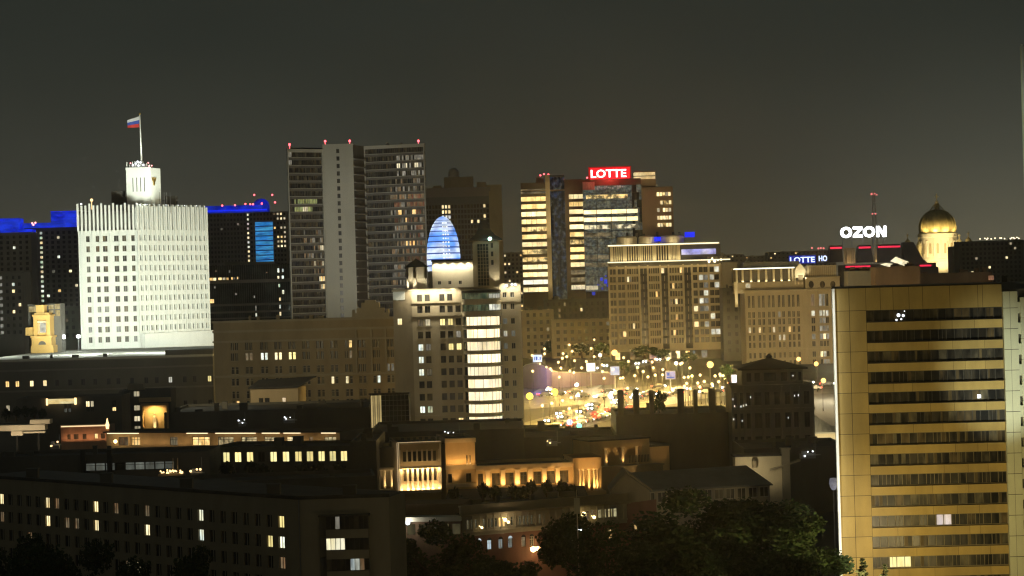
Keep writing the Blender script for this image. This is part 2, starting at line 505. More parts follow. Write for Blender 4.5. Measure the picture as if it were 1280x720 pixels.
def shell(root, fr, s0, s1, z0, z1, depth, wall, roofm=None, front=False, name='side_wall', parapet=.6, skew=0.0):
    """the other walls of a block, its flat roof and a parapet; skew slides the back edge sideways"""
    mb = MB()
    a, b = fr.pt(s0,0,0), fr.pt(s1,0,0); k = fr.d*skew
    c, d = fr.pt(s1,-depth,0)+k, fr.pt(s0,-depth,0)+k
    def V(p, z): return Vector((p.x, p.y, z))
    for p, q in ((b, c), (c, d), (d, a)) + (((a, b),) if front else ()):
        mb.quad(V(p,z0), V(q,z0), V(q,z1), V(p,z1))
    o = mb.build('wall' if front else name, wall, root)
    rb = MB()
    zr = z1 - parapet if parapet > 0 else z1 - .01
    rb.quad(V(a,zr), V(b,zr), V(c,zr), V(d,zr))
    if parapet > 0:
        # inner faces and coping of the parapet
        t = .35
        ia, ib = fr.pt(s0+t,-t,0), fr.pt(s1-t,-t,0); ic, id_ = fr.pt(s1-t,-depth+t,0)+k, fr.pt(s0+t,-depth+t,0)+k
        for p, q, ip, iq in ((a,b,ia,ib), (b,c,ib,ic), (c,d,ic,id_), (d,a,id_,ia)):
            rb.quad(V(p,z1), V(q,z1), V(iq,z1), V(ip,z1), 1)
            rb.quad(V(iq,zr), V(ip,zr), V(ip,z1), V(iq,z1), 1)
    rb.build('roof', [roofm or m_roof, wall], root)
    return o
def roof_clutter(root, fr, s0, s1, depth, z, n, rnd, mat=None, hmax=2.5):
    for k in range(n):
        s = rnd.uniform(s0+1, s1-1); o = -rnd.uniform(1.5, max(2, depth-2)); w = rnd.uniform(.6, 2.2); h = rnd.uniform(.5, hmax)
        mb = MB()
        mb.fbox(fr, s-w/2, s+w/2, o-w*.4, o+w*.4, z, z+h)
        if rnd.random() < .5: mb.fbox(fr, s-w/2-.08, s+w/2+.08, o-w*.4-.08, o+w*.4+.08, z+h, z+h+.12)
        mb.build('roof_vent', mat or m_metal, root)

# ================================================================== SETTING
def ground_sheet():
    mb = MB()
    ys = [-200, 0, 200, 400] + list(range(430, 851, 30)) + [900, 1200, 2000, 4000, 9000, 30000]
    xs = [-12000, -3000, -800, -300, 0, 300, 800, 3000, 12000]
    for j in range(len(ys)-1):
        for i in range(len(xs)-1):
            a, b = ground(ys[j]), ground(ys[j+1])
            mb.quad(Vector((xs[i],ys[j],a)), Vector((xs[i+1],ys[j],a)), Vector((xs[i+1],ys[j+1],b)), Vector((xs[i],ys[j+1],b)))
    tag(mb.build('ground', m_asphalt), kind='structure')
ground_sheet()
def haze_box(dens):
    m, t = newmat('haze')
    v = N(t, 'ShaderNodeVolumePrincipled'); o = N(t, 'ShaderNodeOutputMaterial')
    v.inputs['Color'].default_value = (.95, .93, .88, 1); v.inputs['Density'].default_value = dens; v.inputs['Anisotropy'].default_value = .88
    t.links.new(v.outputs[0], o.inputs['Volume'])
    mb = MB(); mb.box(-2600, 2600, -120, 3700, -3, 175)
    tag(mb.build('haze', m), kind='stuff')
haze_box(.00007)
# ================================================================== NEAR: ochre office slab at the right
def office_slab():
    rnd = random.Random(3)
    d = 355
    fr = face(1041, 1300, 362, d)
    zt = fr.Z(1041, 361)
    root = thing('office_slab', 'ochre panelled office slab with dark ribbon windows, nearest building at the right', 'office building', (fr.pt(20,0,0).x, d, 0))
    S = lambda px, py=400: fr.S(px, py)
    sl, sa, sb, sc, se = S(1041), S(1045), S(1083), S(1253), S(1300)
    wall = MB(); seam = MB()
    bands = []
    for i in range(14):
        yt = 388 + 25.72*i
        bands.append((fr.Z(1083, yt + 14.6), fr.Z(1083, yt)))
    # left panel field and top field
    zs = [0] + [b[1] for b in reversed(bands)] + [zt]
    for za, zb_ in zip(zs, zs[1:]):
        if zb_ > za + .1:
            wall.fbox(fr, sl+.36, S(1062)-.0, -.5, 0, za, zb_); wall.fbox(fr, S(1062), sb, -.5, 0, za, zb_)
    xs_ = [sb] + [S(p) for p in (1101, 1117, 1137, 1154, 1188, 1223)] + [sc]
    for a_, b_ in zip(xs_, xs_[1:]): wall.fbox(fr, a_, b_, -.5, 0, bands[0][1], zt)
    for i in range(14):
        lo = bands[i+1][1] if i+1 < 14 else 0
        cuts = [sb] + sorted(S(p) for p in rnd.sample([1115,1138,1160,1175,1190,1205,1218,1230], 3)) + [sc]
        for a_, b_ in zip(cuts, cuts[1:]):
            wall.fbox(fr, a_, b_, -.5, 0, lo, bands[i][0]); seam.fbox(fr, b_-.02, b_+.02, 0, .004, lo, bands[i][0]) if b_ < sc-.1 else None
    # panel joints
    for px in (1062,):
        seam.fbox(fr, S(px)-.035, S(px)+.035, 0, .004, 0, zt)
    seam.fbox(fr, sb-.03, sb+.02, 0, .004, 0, zt)
    for px in (1101, 1117, 1137, 1154, 1188, 1223, 1229):
        seam.fbox(fr, S(px)-.03, S(px)+.03, 0, .004, bands[0][1], zt)
    for i in range(14):
        seam.fbox(fr, sl+.36, sb, 0, .005, bands[i][1]-.04, bands[i][1]+.03)
        lo = bands[i+1][1] if i+1 < 14 else 0
        seam.fbox(fr, sb, sc, 0, .006, bands[i][0]-.10, bands[i][0])
    w = wall.build('wall', m_beige, root)
    sub(seam.build('panel_joint', m_dark, root), w)
    # body behind: slanting left side, back, roof
    body = MB()
    k = P(1043, 500, 1).x
    def q(s, dep): return fr.pt(s, -dep, 0) + Vector((k*dep if s < se-1 else .2*dep, 0, 0))
    pl = [fr.pt(sl+.6,-.5,0), fr.pt(se,-.5,0), q(se,16), q(sl+.6,16)]
    body.prism([(p.x,p.y) for p in pl], 0, zt-.8)
    body.build('core', m_darkwall, root)
    rf = MB()
    rf.prism([(p.x,p.y) for p in (fr.pt(sl+.2,-1.2,0), fr.pt(se,-1.2,0), q(se,15.5), q(sl+.9,15.5))], zt-.8, zt+.30)
    rf.build('roof', m_roofgrey, root)
    cp = MB(); cp.fbox(fr, sl, sc, -1.1, .12, zt-.02, zt+.14)
    cp.build('coping', m_dark, root)
    fin = MB(); fin.fbox(fr, sl, sl+.36, -.6, .35, 0, zt); fin.build('lit_side_fin', m_white, root)  # white fin stands in for the slab's brightly lit side wall
    # ribbon windows, each with panes, mullions and curtains
    lit = {10: [(1172, 1183), (1183, 1191)], 12: [(1112, 1119), (1119, 1138)]}
    for i in range(14):
        z0, z1 = bands[i]
        mb = MB(); n = 17; wd = (sc - sb)/n
        for j in range(n):
            a = sb + wd*j
            m = rnd.choice([0,0,0,0,1,2])
            mb.quad(fr.pt(a,-.42,z0), fr.pt(a+wd,-.42,z0), fr.pt(a+wd,-.42,z1), fr.pt(a,-.42,z1), m)
            if rnd.random() < .3 and i > 1:   # half-drawn curtain
                f = rnd.uniform(.2,.5); mb.quad(fr.pt(a,-.40,z0), fr.pt(a+wd*f,-.40,z0), fr.pt(a+wd*f,-.40,z1), fr.pt(a,-.40,z1), rnd.choice([2,3,4]))
        mb.build('window_band', [m_glass, m_glassb, m_curtain, m_cream_curtain, m_beige_curtain], root)
        fb = MB()
        for j in range(n+1):
            a = sb + wd*j
            fb.fbox(fr, a-.05, a+.05, -.41, -.28, z0, z1, 0)
            if rnd.random() < .3: fb.fbox(fr, a+wd*.5-.03, a+wd*.5+.03, -.41, -.3, z0, z1, 0)
        fb.fbox(fr, sb, sc, -.41, -.25, z0, z0+.12); fb.fbox(fr, sb, sc, -.41, -.25, z1-.1, z1)
        fo = fb.build('mullion', m_darkframe if i < 6 else m_frame2, root)
        for (a, b) in lit.get(i, []):
            lm = MB(); s0, s1 = S(a, 670), S(b, 670)
            lm.fbox(fr, s0, s1, -.41, -.36, z0+.15, z1-.12)
            tag(lm.build('lit_pane', m_lpinkwhite if i == 10 else m_lyel, root))
    # reflections put in as glowing shapes: a cluster in the top band, one lower
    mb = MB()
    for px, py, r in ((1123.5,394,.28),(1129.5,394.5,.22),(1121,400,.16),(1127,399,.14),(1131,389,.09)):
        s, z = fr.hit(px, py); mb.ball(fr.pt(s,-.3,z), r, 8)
    mb.build('lamp_reflection', m_whitelamp2, root)
    mb = MB(); s, z = fr.hit(1224.5, 495.5); mb.fbox(fr, s-.28, s+.28, -.36, -.3, z-.3, z+.3); mb.build('lamp_reflection', m_whitelamp2, root)
    # pale stair column at the right
    ps = MB(); js = MB(); zt2 = zt - 1.2
    s1 = S(1271.5)
    ps.fbox(fr, sc+.05, s1, -.5, .55, 0, zt2)
    for i in range(18):
        zz = zt2 - 2.6 - 3.28*i
        js.fbox(fr, sc+.05, s1, .55, .556, zz-.05, zz+.03)
        ps.fbox(fr, s1, s1+.45, -.5, .35 if i % 1 == 0 else 0, zz-.9, zz+.9)
        ps.fbox(fr, s1+.45, se, -.5, .5, zz-1.6, zz+1.62)
    js.fbox(fr, S(1262)-.02, S(1262)+.02, .55, .556, 0, zt2)
    o = ps.build('stair_column', m_palegreen, root); sub(js.build('panel_joint', m_dark, root), o)
    rv = MB(); s = S(1258.5, 356); rv.fbox(fr, s-.35, s+.35, -2, -1.3, zt, zt+1.3); rv.build('roof_vent', m_dark, root)
m_cream_curtain = M('cream_curtain', (.12,.095,.05), .9, .3, .8)
m_beige_curtain = M('beige_curtain', (.09,.07,.04), .9, .3, .8)
m_frame2 = M('pale_mullion', (.17, .145, .085), .6, .2, 1.0)
m_lpinkwhite = LIT('lit_pinkish', (1,.85,.78), (1,.8,.6), 1.0, lo=.6)
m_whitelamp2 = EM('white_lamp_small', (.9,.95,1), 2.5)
office_slab()

# slender pale tower rising behind the slab at the right edge
def edge_tower():
    d = 640
    fr = face(1275, 1300, 60, d)
    zt = fr.Z(1274, 58)
    root = thing('tower_block', 'tall pale tower cut off by the right edge, rising behind the ochre slab', 'tower', (fr.pt(4,0,0).x, d, ground(d)))
    zb = ground(d)
    shell(root, fr, 0, 14, zb, zt, 10, m_palegreen, front=True, skew=2.6)
    mb = MB(); 
    mb.fbox(fr, .35, .75, -.2, .25, zb, zt+.5); mb.fbox(fr, 1.3, 1.6, -.2, .2, zb, zt)
    mb.build('corner_rib', m_white, root)
    flood((118, 560, 70), tuple(fr.pt(1.5, 0, 85)), .62, (.88,1,.80), 40, .9, 1)  # added fill lamp for the tower face, no fixture there
    wb = MB()
    for k in range(22):
        z = zt - 4 - 3.3*k; wb.fbox(fr, 1.9, 4.2, -.1, .02, z, z+1.6)
    tag(wb.build('window', m_glass, root), kind='stuff')
edge_tower()

# ================================================================== NEAR: dark apartment block lower left
def apartment_block():
    rnd = random.Random(8)
    A = P(371, 624.7, 305); B = P(486, 621.5, 305); C = P(-40, 595.2, 362)
    zt = A.z
    root = thing('apartment_block', 'dark plastered apartment block with scattered lit windows, nearest at the lower left', 'apartment building', ((A.x+B.x)/2, 312, 0))
    fl = Fr(C, A); fe = Fr(A, B)
    # long facade
    rowz = [(zt - 4.05 - 2.82*k, zt - 2.35 - 2.82*k) for k in range(6)]
    n = int((fl.len - 2)/2.55)
    cols = [(1.2 + 2.55*k, 1.2 + 2.55*k + 1.25) for k in range(n)]
    want = [(5.5,627,'w'),(64,632,'w'),(71,627,'d'),(64,655,'w'),(125,638,'w'),(125,661,'w'),(89,651,'r'),(101,651,'r'),
            (190,668,'w'),(257,651,'c'),(249,668,'c'),(258,675,'c'),(173,708,'w'),(180,635,'d'),(150,632,'d'),(7,649,'d'),
            (351,653,'y'),(340,677,'y'),(352,678,'c'),(331,684,'y'),(353,704,'r'),(40,668,'d'),(155,700,'d')]
    pick = {}
    for px, py, k in want:
        s, z = fl.hit(px, py)
        c = min(range(n), key=lambda i: abs((cols[i][0]+cols[i][1])/2 - s))
        r = min(range(6), key=lambda i: abs((rowz[i][0]+rowz[i][1])/2 - z))
        pick[(r, c)] = {'w': m_lw2, 'd': m_ldim, 'r': m_ldim, 'c': m_lc, 'y': m_lyel}[k]
    facade(root, fl, 0, fl.len, 0, zt, cols, rowz, m_plaster2, lambda r, c: pick.get((r, c), m_glass), .25, m_frame, limit=80)
    # end wall
    w = MB(); w.quad(fe.pt(0,0,0), fe.pt(fe.len,0,0), fe.pt(fe.len,0,zt), fe.pt(0,0,zt)); w.build('end_wall', m_plaster2, root)
    # rest of the body
    back = [A, B, B + Vector((1.8, 8, 0)), C + Vector((9, 10, 0)), C]
    mb = MB()
    for p, q in ((back[1],back[2]), (back[2],back[3]), (back[3],back[4])):
        mb.quad(Vector((p.x,p.y,0)), Vector((q.x,q.y,0)), Vector((q.x,q.y,zt)), Vector((p.x,p.y,zt)))
    mb.build('side_wall', m_plaster2, root)
    rb = MB(); rb.v += [Vector((p.x,p.y,zt)) for p in back]; rb.f.append(tuple(range(5))); rb.m.append(0)
    for fr_ in (fl, fe):
        rb.fbox(fr_, -.1, fr_.len+.1, -.5, .14, zt+.01, zt+.5)
    rb.build('roof', m_roof, root)
    for px, py in ((60,592),(150,597),(240,603),(330,610),(420,612)):
        p = fl.pt(fl.len*px/371, -3.5, 0) if px < 371 else fe.pt(7, -3, 0); v = MB(); v.box(p.x-.9, p.x+.9, p.y-.7, p.y+.7, zt, zt+1.4); v.box(p.x-1, p.x+1, p.y-.8, p.y+.8, zt+1.4, zt+1.55); v.build('roof_vent', m_darkwall, root)
    # corner pilaster, glazed loggias on the end wall
    S = lambda px: fe.S(px, 660)
    g = MB()
    for k in range(5):
        zf = zt - 4.05 - 2.82*k
        a, b = S(408), S(461)
        bal = MB()
        bal.fbox(fe, a, b, .002, 1.1, zf-1.25, zf-.05, 0)
        bal.fbox(fe, a-.05, b+.05, .002, 1.15, zf-.05, zf+.03, 1)
        if k == 0:
            bal.fbox(fe, S(399), b+.25, .002, 1.35, zf+1.72, zf+1.95, 1)
        o = bal.build('balcony', [m_plaster2, m_darkframe], root)
        gl = MB(); nn = 9; wd = (b-a)/nn
        for j in range(nn):
            x0 = a + wd*j; m = 0
            if k == 0 and j == 2: m = 2
            if k == 1 and j < 4: m = 3
            if k == 2 and j in (5, 6): m = 4
            if k == 2 and j == 7: m = 5
            if m == 0: m = rnd.choice([0, 0, 1])
            gl.quad(fe.pt(x0,1.0,zf+.03), fe.pt(x0+wd,1.0,zf+.03), fe.pt(x0+wd,1.0,zf+1.72), fe.pt(x0,1.0,zf+1.72), m)
            gl.fbox(fe, x0-.035, x0+.035, .98, 1.06, zf+.03, zf+1.72, 6)
        gl.quad(fe.pt(b,.002,zf+.03), fe.pt(b,1.0,zf+.03), fe.pt(b,1.0,zf+1.72), fe.pt(b,.002,zf+1.72), 0)
        gl.quad(fe.pt(a,1.0,zf+.03), fe.pt(a,.002,zf+.03), fe.pt(a,.002,zf+1.72), fe.pt(a,1.0,zf+1.72), 0)
        gl.fbox(fe, b-.04, b+.04, .97, 1.06, zf+.03, zf+1.72, 6)
        sub(gl.build('glazing', [m_glass, m_curtain, m_ldim2, m_lloggia, m_lcool2, m_ldim, m_darkframe], root), o)
        rc = MB(); rc.fbox(fe, S(399.5), a-.06, .002, .3, zf-1.0, zf+1.72); rc.build('recess_shadow', m_darkwall, root)  # dark box stands in for the shadow in the recess beside the balcony
    dp = MB(); dp.tube(fe.pt(.25,.12,0), fe.pt(.25,.12,zt), .09); dp.build('drainpipe', m_metal, root)
m_plaster2 = M('end_plaster', (.27, .235, .165), .9, .14, .3)
m_ldim2 = LIT('lit_pale_dim', (.8,.75,.6), (.6,.55,.4), .35)
m_lloggia = LIT('lit_loggia', (1,.95,.68), (.95,.85,.5), 1.25, 1.0, .2, .45)
m_lcool2 = LIT('lit_bluish', (.75,.92,.95), (.9,.95,.8), .95, 1.5, .3, .3)
apartment_block()

# ================================================================== NEAR: red brown building with a frieze of windows
def brick_building():
    rnd = random.Random(21)
    pa, pb = P(577, 632.5, 372), P(783, 616, 387)
    fr = Fr(pa, pb); zt = pa.z; L_ = fr.len
    root = thing('brick_building', 'long red brown brick building with small windows under its cornice, behind dark trees', 'building', (fr.pt(12,-6,0).x, 384, 0))
    S = lambda px, py=655: fr.S(px, py)
    zc = fr.Z(577, 646)
    # frieze windows: three strips
    fz0, fz1 = fr.Z(582, 662), fr.Z(582, 650.5)
    cols = []
    for px in rng_lin(585, 680, 20): a = S(px); cols.append((a-.22, a+.22))
    lit = {4, 9, 10, 13}
    cols2 = [(S(a,640), S(b,640)) for a, b in ((733,737),(738,742),(743,745.5),(747,752.5),(753.5,758.5),(760,766),(767,772.5))]
    allc = cols + cols2
    def pk(r, c):
        if r == 0:
            if c >= len(cols) + 3: return m_lolive
            if c >= len(cols): return m_ldim
            return m_lolive2 if c not in (8, 9) else m_lw
        return None
    arch = [599, 612, 626, 638, 654.5, 665, 700, 715, 763]
    allc2 = [(S(px,680)-.42, S(px,680)+.42) for px in arch]
    az0, az1 = fr.Z(612, 687), fr.Z(612, 675)
    mb = MB()
    facade(root, fr, 0, L_, az1+.9, zc, allc, [(fz0, fz1)], None, pk, .2, m_frame, (0, 1), mb=mb)
    mb.build('frieze_wall', m_stone2, root)
    def pk2(r, c): return [m_glass, m_lblu, m_lblud, m_lblud, m_ldim, m_glass, m_glass, m_glass, m_lw][c]
    mb = MB()
    facade(root, fr, 0, L_, 0, az1+.9, allc2, [(az0, az1)], None, pk2, .25, m_frame, (1, 1), mb=mb)
    mb.build('wall', m_brick, root)
    # arched tops over the lower windows
    for (a, b), px in zip(allc2, arch):
        am = MB(); c = (a+b)/2; n = 8
        for k in range(n):
            t0, t1 = math.pi*k/n, math.pi*(k+1)/n
            am.tri(fr.pt(c,.03,az1), fr.pt(c+.42*math.cos(t0),.03,az1+.42*math.sin(t0)), fr.pt(c+.42*math.cos(t1),.03,az1+.42*math.sin(t1)))
        am.build('fanlight', m_lblu if px in (599, 638) else m_glass, root)
    # cornice, attic, parapet
    cm = MB()
    cm.fbox(fr, -.3, L_+.4, 0, .7, zc, zc+.35); cm.fbox(fr, -.2, L_+.2, -.6, .0, zc+.35, zt-.25); cm.fbox(fr, -.3, L_+.3, -.7, .15, zt-.25, zt)
    cm.build('cornice', m_stone3, root)
    pm = MB()
    for k in range(24):
        a = (k+.5)*L_/24; pm.fbox(fr, a-.12, a+.12, .01, .16, fz0-.4, zc)
    pm.fbox(fr, 0, L_, .005, .2, fz0-.65, fz0-.4)
    pm.build('pilaster', m_stone2, root)
    rb = MB(); rb.fbox(fr, 0, L_, -16, -.7, zc-.5, zc+.4); rb.fbox(fr, 0, L_, -16, -.71, 0, zc-.55); rb.build('roof', m_roof, root)
    roof_clutter(root, fr, 2, L_-3, 14, zc+.4, 9, rnd, m_darkwall, 2.2)
    # arched dormer above the frieze
    d_ = MB(); a = S(701, 650); zz = fr.Z(701, 655)
    d_.fbox(fr, a-.9, a+.9, .02, .35, zz, zz+.9)
    for k in range(8):
        t0, t1 = math.pi*k/8, math.pi*(k+1)/8
        d_.tri(fr.pt(a,.35,zz+.9), fr.pt(a+.9*math.cos(t0),.35,zz+.9+.7*math.sin(t0)), fr.pt(a+.9*math.cos(t1),.35,zz+.9+.7*math.sin(t1)))
    d_.build('arch', m_stone, root)
    # right hand return wing, turned away
    fr2 = Fr(fr.pt(L_,-.02,0), fr.pt(L_,-.02,0) + Vector((5.5, 6, 0)))
    w2 = MB()
    facade(root, fr2, 0, fr2.len, 0, zc, [(2.0, 2.8), (5.0, 5.8)], [(az0+.6, az1+1.0)], None, lambda r, c: m_lw if c == 0 else m_glass, .2, m_frame, mb=w2)
    w2.build('side_wall', m_brick, root)
    # left wing with the pale canopy
    fl = Fr(P(470, 646, 374), fr.pt(-.02, 0, 0))
    zl = fl.Z(487, 652)
    lw = MB(); lw.fbox(fl, 0, fl.len, -10, 0, 0, zl); lw.fbox(fl, 0, fl.len, -10, -2.0, zl+.2, zt+.2); lw.build('side_wing', m_brickdark, root)
    ca = MB(); ca.fbox(fl, 0, fl.len-.05, -2.2, 1.0, zl+.01, zl+.75); ca.build('canopy', m_paleroof, root)
    wl = MB()
    for k in range(7):
        a = 1.5 + k*1.9
        wl.fbox(fl, a, a+1.3, .0, .03, zl-2.2, zl-.5)
    tag(wl.build('window', m_ldimol, root), kind='stuff')
    # wall lamps
    for px, py, m, r in ((511,652.5,m_whitelamp2,.42),(663,686,m_orange,.5),(669,685,m_orange,.4),(628,649,m_orange,.32),(632,652,m_orange,.25),(599,659,m_orange,.2),(545,659,m_whitelamp2,.18),(726,642.5,m_orange,.45),(739,646,m_orange,.28)):
        f = fl if px < 570 else fr
        s, z = f.hit(px, py); b = MB(); c = f.pt(s, 1.0, z); b.ball(c, r, 8); b.tube(f.pt(s, 0, z+.2), f.pt(s, 1.0, z), .05)
        b.build('wall_lamp', m, root)
    plight(fr.pt(S(666,686), 2.2, fr.Z(666,686)), 280, (1,.6,.25))
    plight(fr.pt(S(630,650), 1.8, fr.Z(630,649)), 140, (1,.75,.45))
    plight(fl.pt(fl.S(511,652), 2.0, fl.Z(511,652)), 260, (1,.9,.7))
m_lolive = LIT('lit_olive', (.85,.78,.42), (.75,.62,.3), .6, lo=.5)
m_lolive2 = LIT('lit_olive_dim', (.8,.72,.45), (.5,.45,.25), .13, lo=.2)
m_ldimol = LIT('lit_dim_olive', (.7,.6,.3), (.5,.45,.25), .12)
m_lblu = LIT('lit_pale_blue', (.72,.90,1), (.8,.95,1), 1.0, lo=.6)
m_lblud = LIT('lit_pale_blue_dim', (.6,.72,.72), (.5,.55,.5), .42, lo=.3)
m_orange = EM('orange_lamp', (1,.72,.30), 6.0)
m_brickdark = M('dark_brick', (.13, .085, .055), .9, .25, .3)
brick_building()

# ================================================================== floodlit neoclassical building
def fluted(mb, fr, s, o, z0, z1, r, m=0):
    c = fr.pt(s, o, 0)
    mb.lathe((c.x, c.y), [(r*1.25, z0), (r*1.25, z0+r*.5), (r, z0+r*.5), (r*.86, z1-r*.9), (r*1.2, z1-r*.5), (r*1.3, z1)], 10, m)
def palace():
    rnd = random.Random(5)
    d = 440
    fr = face(468, 756, 600, d, 447)
    root = thing('palace', 'low neoclassical palace with pilasters washed in golden uplights, right of the dark flat roofs', 'palace', (fr.pt(20,-8,0).x, d+8, ground(d)))
    S = lambda px, py=590: fr.S(px, py)
    Z = lambda py, px: fr.Z(px, py)
    zb = ground(d); warm = (1, .56, .18); warm2 = (1, .72, .36)
    # --- main block with seven bays
    a, b = S(499), S(551); z0, z1 = Z(612, 525), Z(552.5, 525)
    xs = rng_lin(a+1.15, b-1.15, 7)
    cols = [(x-.32, x+.32) for x in xs]
    rows = [(Z(576.5,525), Z(564,525)), (Z(601,525), Z(586,525))]
    facade(root, fr, a, b, zb, z1, cols, rows, m_gold, lambda r, c: m_glassb, .3, m_darkframe, winname='window')
    tr = MB()
    mids = [(xs[k]+xs[k+1])/2 for k in range(6)]
    for x in mids + [a+.32, b-.32]:
        tr.fbox(fr, x-.2, x+.2, .01, .35, z0, Z(583,525)); tr.fbox(fr, x-.27, x+.27, .01, .42, z0, z0+.4); tr.fbox(fr, x-.26, x+.26, .01, .42, Z(584,525), Z(582.6,525))
        tr.fbox(fr, x-.17, x+.17, .01, .22, Z(577,525), Z(562,525))
    po = tr.build('pilaster', m_goldtrim, root)
    ed = MB()
    ed.fbox(fr, a-.3, a+.12, .01, .55, z0, z1); ed.fbox(fr, a-.3, b+.1, .01, .5, z1-.35, z1+.1); ed.fbox(fr, b-.15, b+.1, .01, .45, z0, z1)
    ed.fbox(fr, a, b, .01, .62, Z(583,525)-.28, Z(583,525)+.1); ed.fbox(fr, a, b, .01, .9, z0-.6, z0-.02)
    ed.build('cornice', m_goldtrim, root)
    shell(root, fr, a-.3, S(556), zb, z1+.05, 16, m_stone3, m_roof)
    st = MB()
    for k in range(7):
        x = a + .9 + k*(b-a-1.2)/6.0; st.fbox(fr, x-.28, x+.28, -.6, -.1, z1+.1, z1+.95)
    st.build('balustrade', m_darkwall, root)
    strip(fr.pt((a+b)/2, .75, z0+.05), fr, b-a-.6, 420, warm2, .45)
    strip(fr.pt((a+b)/2, .85, Z(583,525)+.2), fr, b-a-.6, 36, warm2, .6)
    l2 = strip(fr.pt((a+b)/2, .8, Z(583.5,525)-.3), fr, b-a-.6, 420, warm2, .45)
    l2.rotation_euler = (fr.d*1).to_track_quat('X','Z').to_euler()
    aim(l2, fr.pt((a+b)/2, .8, Z(583.5,525)-.35), fr.pt((a+b)/2, .0, Z(588,525)-.6)); 
    sl_ = MB(); sl_.fbox(fr, a-.34, a-.30, .1, .5, z0, z1); sl_.fbox(fr, a-.3, b, .5, .54, z1+.02, z1+.08); sl_.fbox(fr, a-.05, a+.01, .55, .58, z0, z1); sl_.build('light_strip', m_led_dim, root)
    # --- plain block at the left with the small portico in front
    fl = fr; c, e = S(470.5), S(491)
    shell(root, fr, c, a-.35, zb, Z(559.5,480), 12, m_stone3, m_roof, front=True)
    shell(root, fr, S(491), a-.31, zb, Z(552,495), 5, m_stone3, m_roof, front=True)
    pp = MB()
    for px in (470.8, 479.5, 488.2): fluted(pp, fr, S(px), 2.0, Z(611,480), Z(587,480), .24)
    p2 = pp.build('column', m_goldtrim, root, smooth=False)
    en = MB(); en.fbox(fr, S(468), S(491), .0, 2.5, Z(587,480), Z(585,480)+.1); en.fbox(fr, S(468), S(491), .01, 3.0, Z(613,480)-.4, Z(611,480)); en.build('entablature', m_goldtrim, root)
    for px in (470.8, 479.5, 488.2): flood(fr.pt(S(px), 3.0, Z(611,480)+.15), fr.pt(S(px), 2.1, Z(600,480)), 12, warm2, 70)
    # --- right block, corner
    a2, b2 = S(557.5), S(594.5); zt2 = Z(547.5, 575); zl = Z(581, 575)
    rb = MB()
    facade(root, fr, a2, b2, zb, zt2, [(S(560),S(565)), (S(582.5), S(589))], [(Z(603,575), Z(592,575))], m_gold, lambda r, c: m_glassb, .3, m_darkframe)
    shell(root, fr, a2, b2, zb, zt2, 15, m_stone3, m_roof)
    ed = MB(); ed.fbox(fr, a2-.1, b2+.15, .01, .55, zt2-.9, zt2-.05); ed.fbox(fr, a2-.1, b2+.15, .01, .65, zl-.9, zl); ed.fbox(fr, a2-.1, b2+.1, .01, .9, Z(606,575)-.4, Z(604.5,575))
    ed.build('cornice', m_goldtrim, root)
    flood(fr.pt(S(569.5), 1.5, Z(604,575)), fr.pt(S(569.5), .0, Z(592,575)), 4.0, warm, 60)
    strip(fr.pt((a2+b2)/2, 1.0, zl+.15), fr, b2-a2-.5, 110, warm, .5)
    flood(fr.pt((a2+b2)/2, 14, zl-1), fr.pt((a2+b2)/2, 0, zl+2), 1.3, warm, 35)
    ch = MB()
    for px in (583, 587): s = S(px, 575); ch.tube(fr.pt(s,.8,zl+.02), fr.pt(s,.8,zl+1.9), .12)
    ch.build('flue', m_darkwall, root)
    # --- long low wing with uplit piers
    a3, b3 = b2+.02, S(716); zt3 = Z(582.3, 597); z3 = Z(608, 640)
    ops = [(597.5,604),(615,625),(632,642.5),(650.5,659),(667,677),(684,694),(700,711)]
    facade(root, fr, a3, b3, zb, zt3, [(S(p,600), S(q,600)) for p, q in ops], [(z3+.3, z3+2.75)], m_gold, lambda r, c: m_glassb, .5, m_darkframe, mull=(1,1))
    shell(root, fr, a3, b3, zb, zt3+.02, 13, m_stone3, m_roof)
    ed = MB(); ed.fbox(fr, a3, b3, .01, .7, zt3-.55, zt3); ed.fbox(fr, a3, b3, .01, .25, zt3-1.0, zt3-.55); ed.fbox(fr, a3, b3, .01, 1.2, z3-.5, z3)
    mid = [(ops[k][1]+ops[k+1][0])/2 for k in range(6)]
    for px in mid:
        s = S(px, 600); ed.fbox(fr, s-.42, s+.42, .01, .3, z3, zt3-.55); ed.fbox(fr, s-.55, s+.55, .01, .42, zt3-1.25, zt3-.95)
    ed.build('cornice', m_goldtrim, root)
    for px, e_ in zip(mid, (15, 16, 20, 13, 19, 15)):
        flood(fr.pt(S(px,600), 1.05, z3+.1), fr.pt(S(px,600), .15, z3+1.3), e_, warm, 75)
    strip(fr.pt((a3+b3)/2, 1.4, z3+.3), fr, (b3-a3)*.95, 520, warm, .35)
    flood(fr.pt(S(700), 5, z3+.5), fr.pt(S(703), 0, z3+2.4), 2.2, warm, 65)
    # --- right portico pavilion
    a4, b4 = S(715.5), S(750); zt4 = Z(571.5, 720); o4 = 1.8
    pv = MB(); pv.fbox(fr, a4, b4, -9, o4, Z(585.5,730), zt4); pv.fbox(fr, a4, b4, -9, -.6, zb, Z(585.5,730)); pv.fbox(fr, a4-.2, b4+.2, -9, o4+.25, zt4-.3, zt4)
    pv.fbox(fr, a4-.4, b4+.6, -1, 3.0, Z(616,730)-.5, Z(613,730)); pv.fbox(fr, a4, a4+.7, -.6, o4, Z(613,730), Z(585.5,730)); pv.fbox(fr, b4-.5, b4, -.6, o4, Z(613,730), Z(585.5,730))
    pv.build('portico', m_gold, root)
    cm = MB()
    for px in (722.5, 727.5, 734.5, 741, 745): fluted(cm, fr, S(px), 1.3, Z(613,730), Z(585.5,730), .26)
    cm.build('column', m_goldtrim, root)
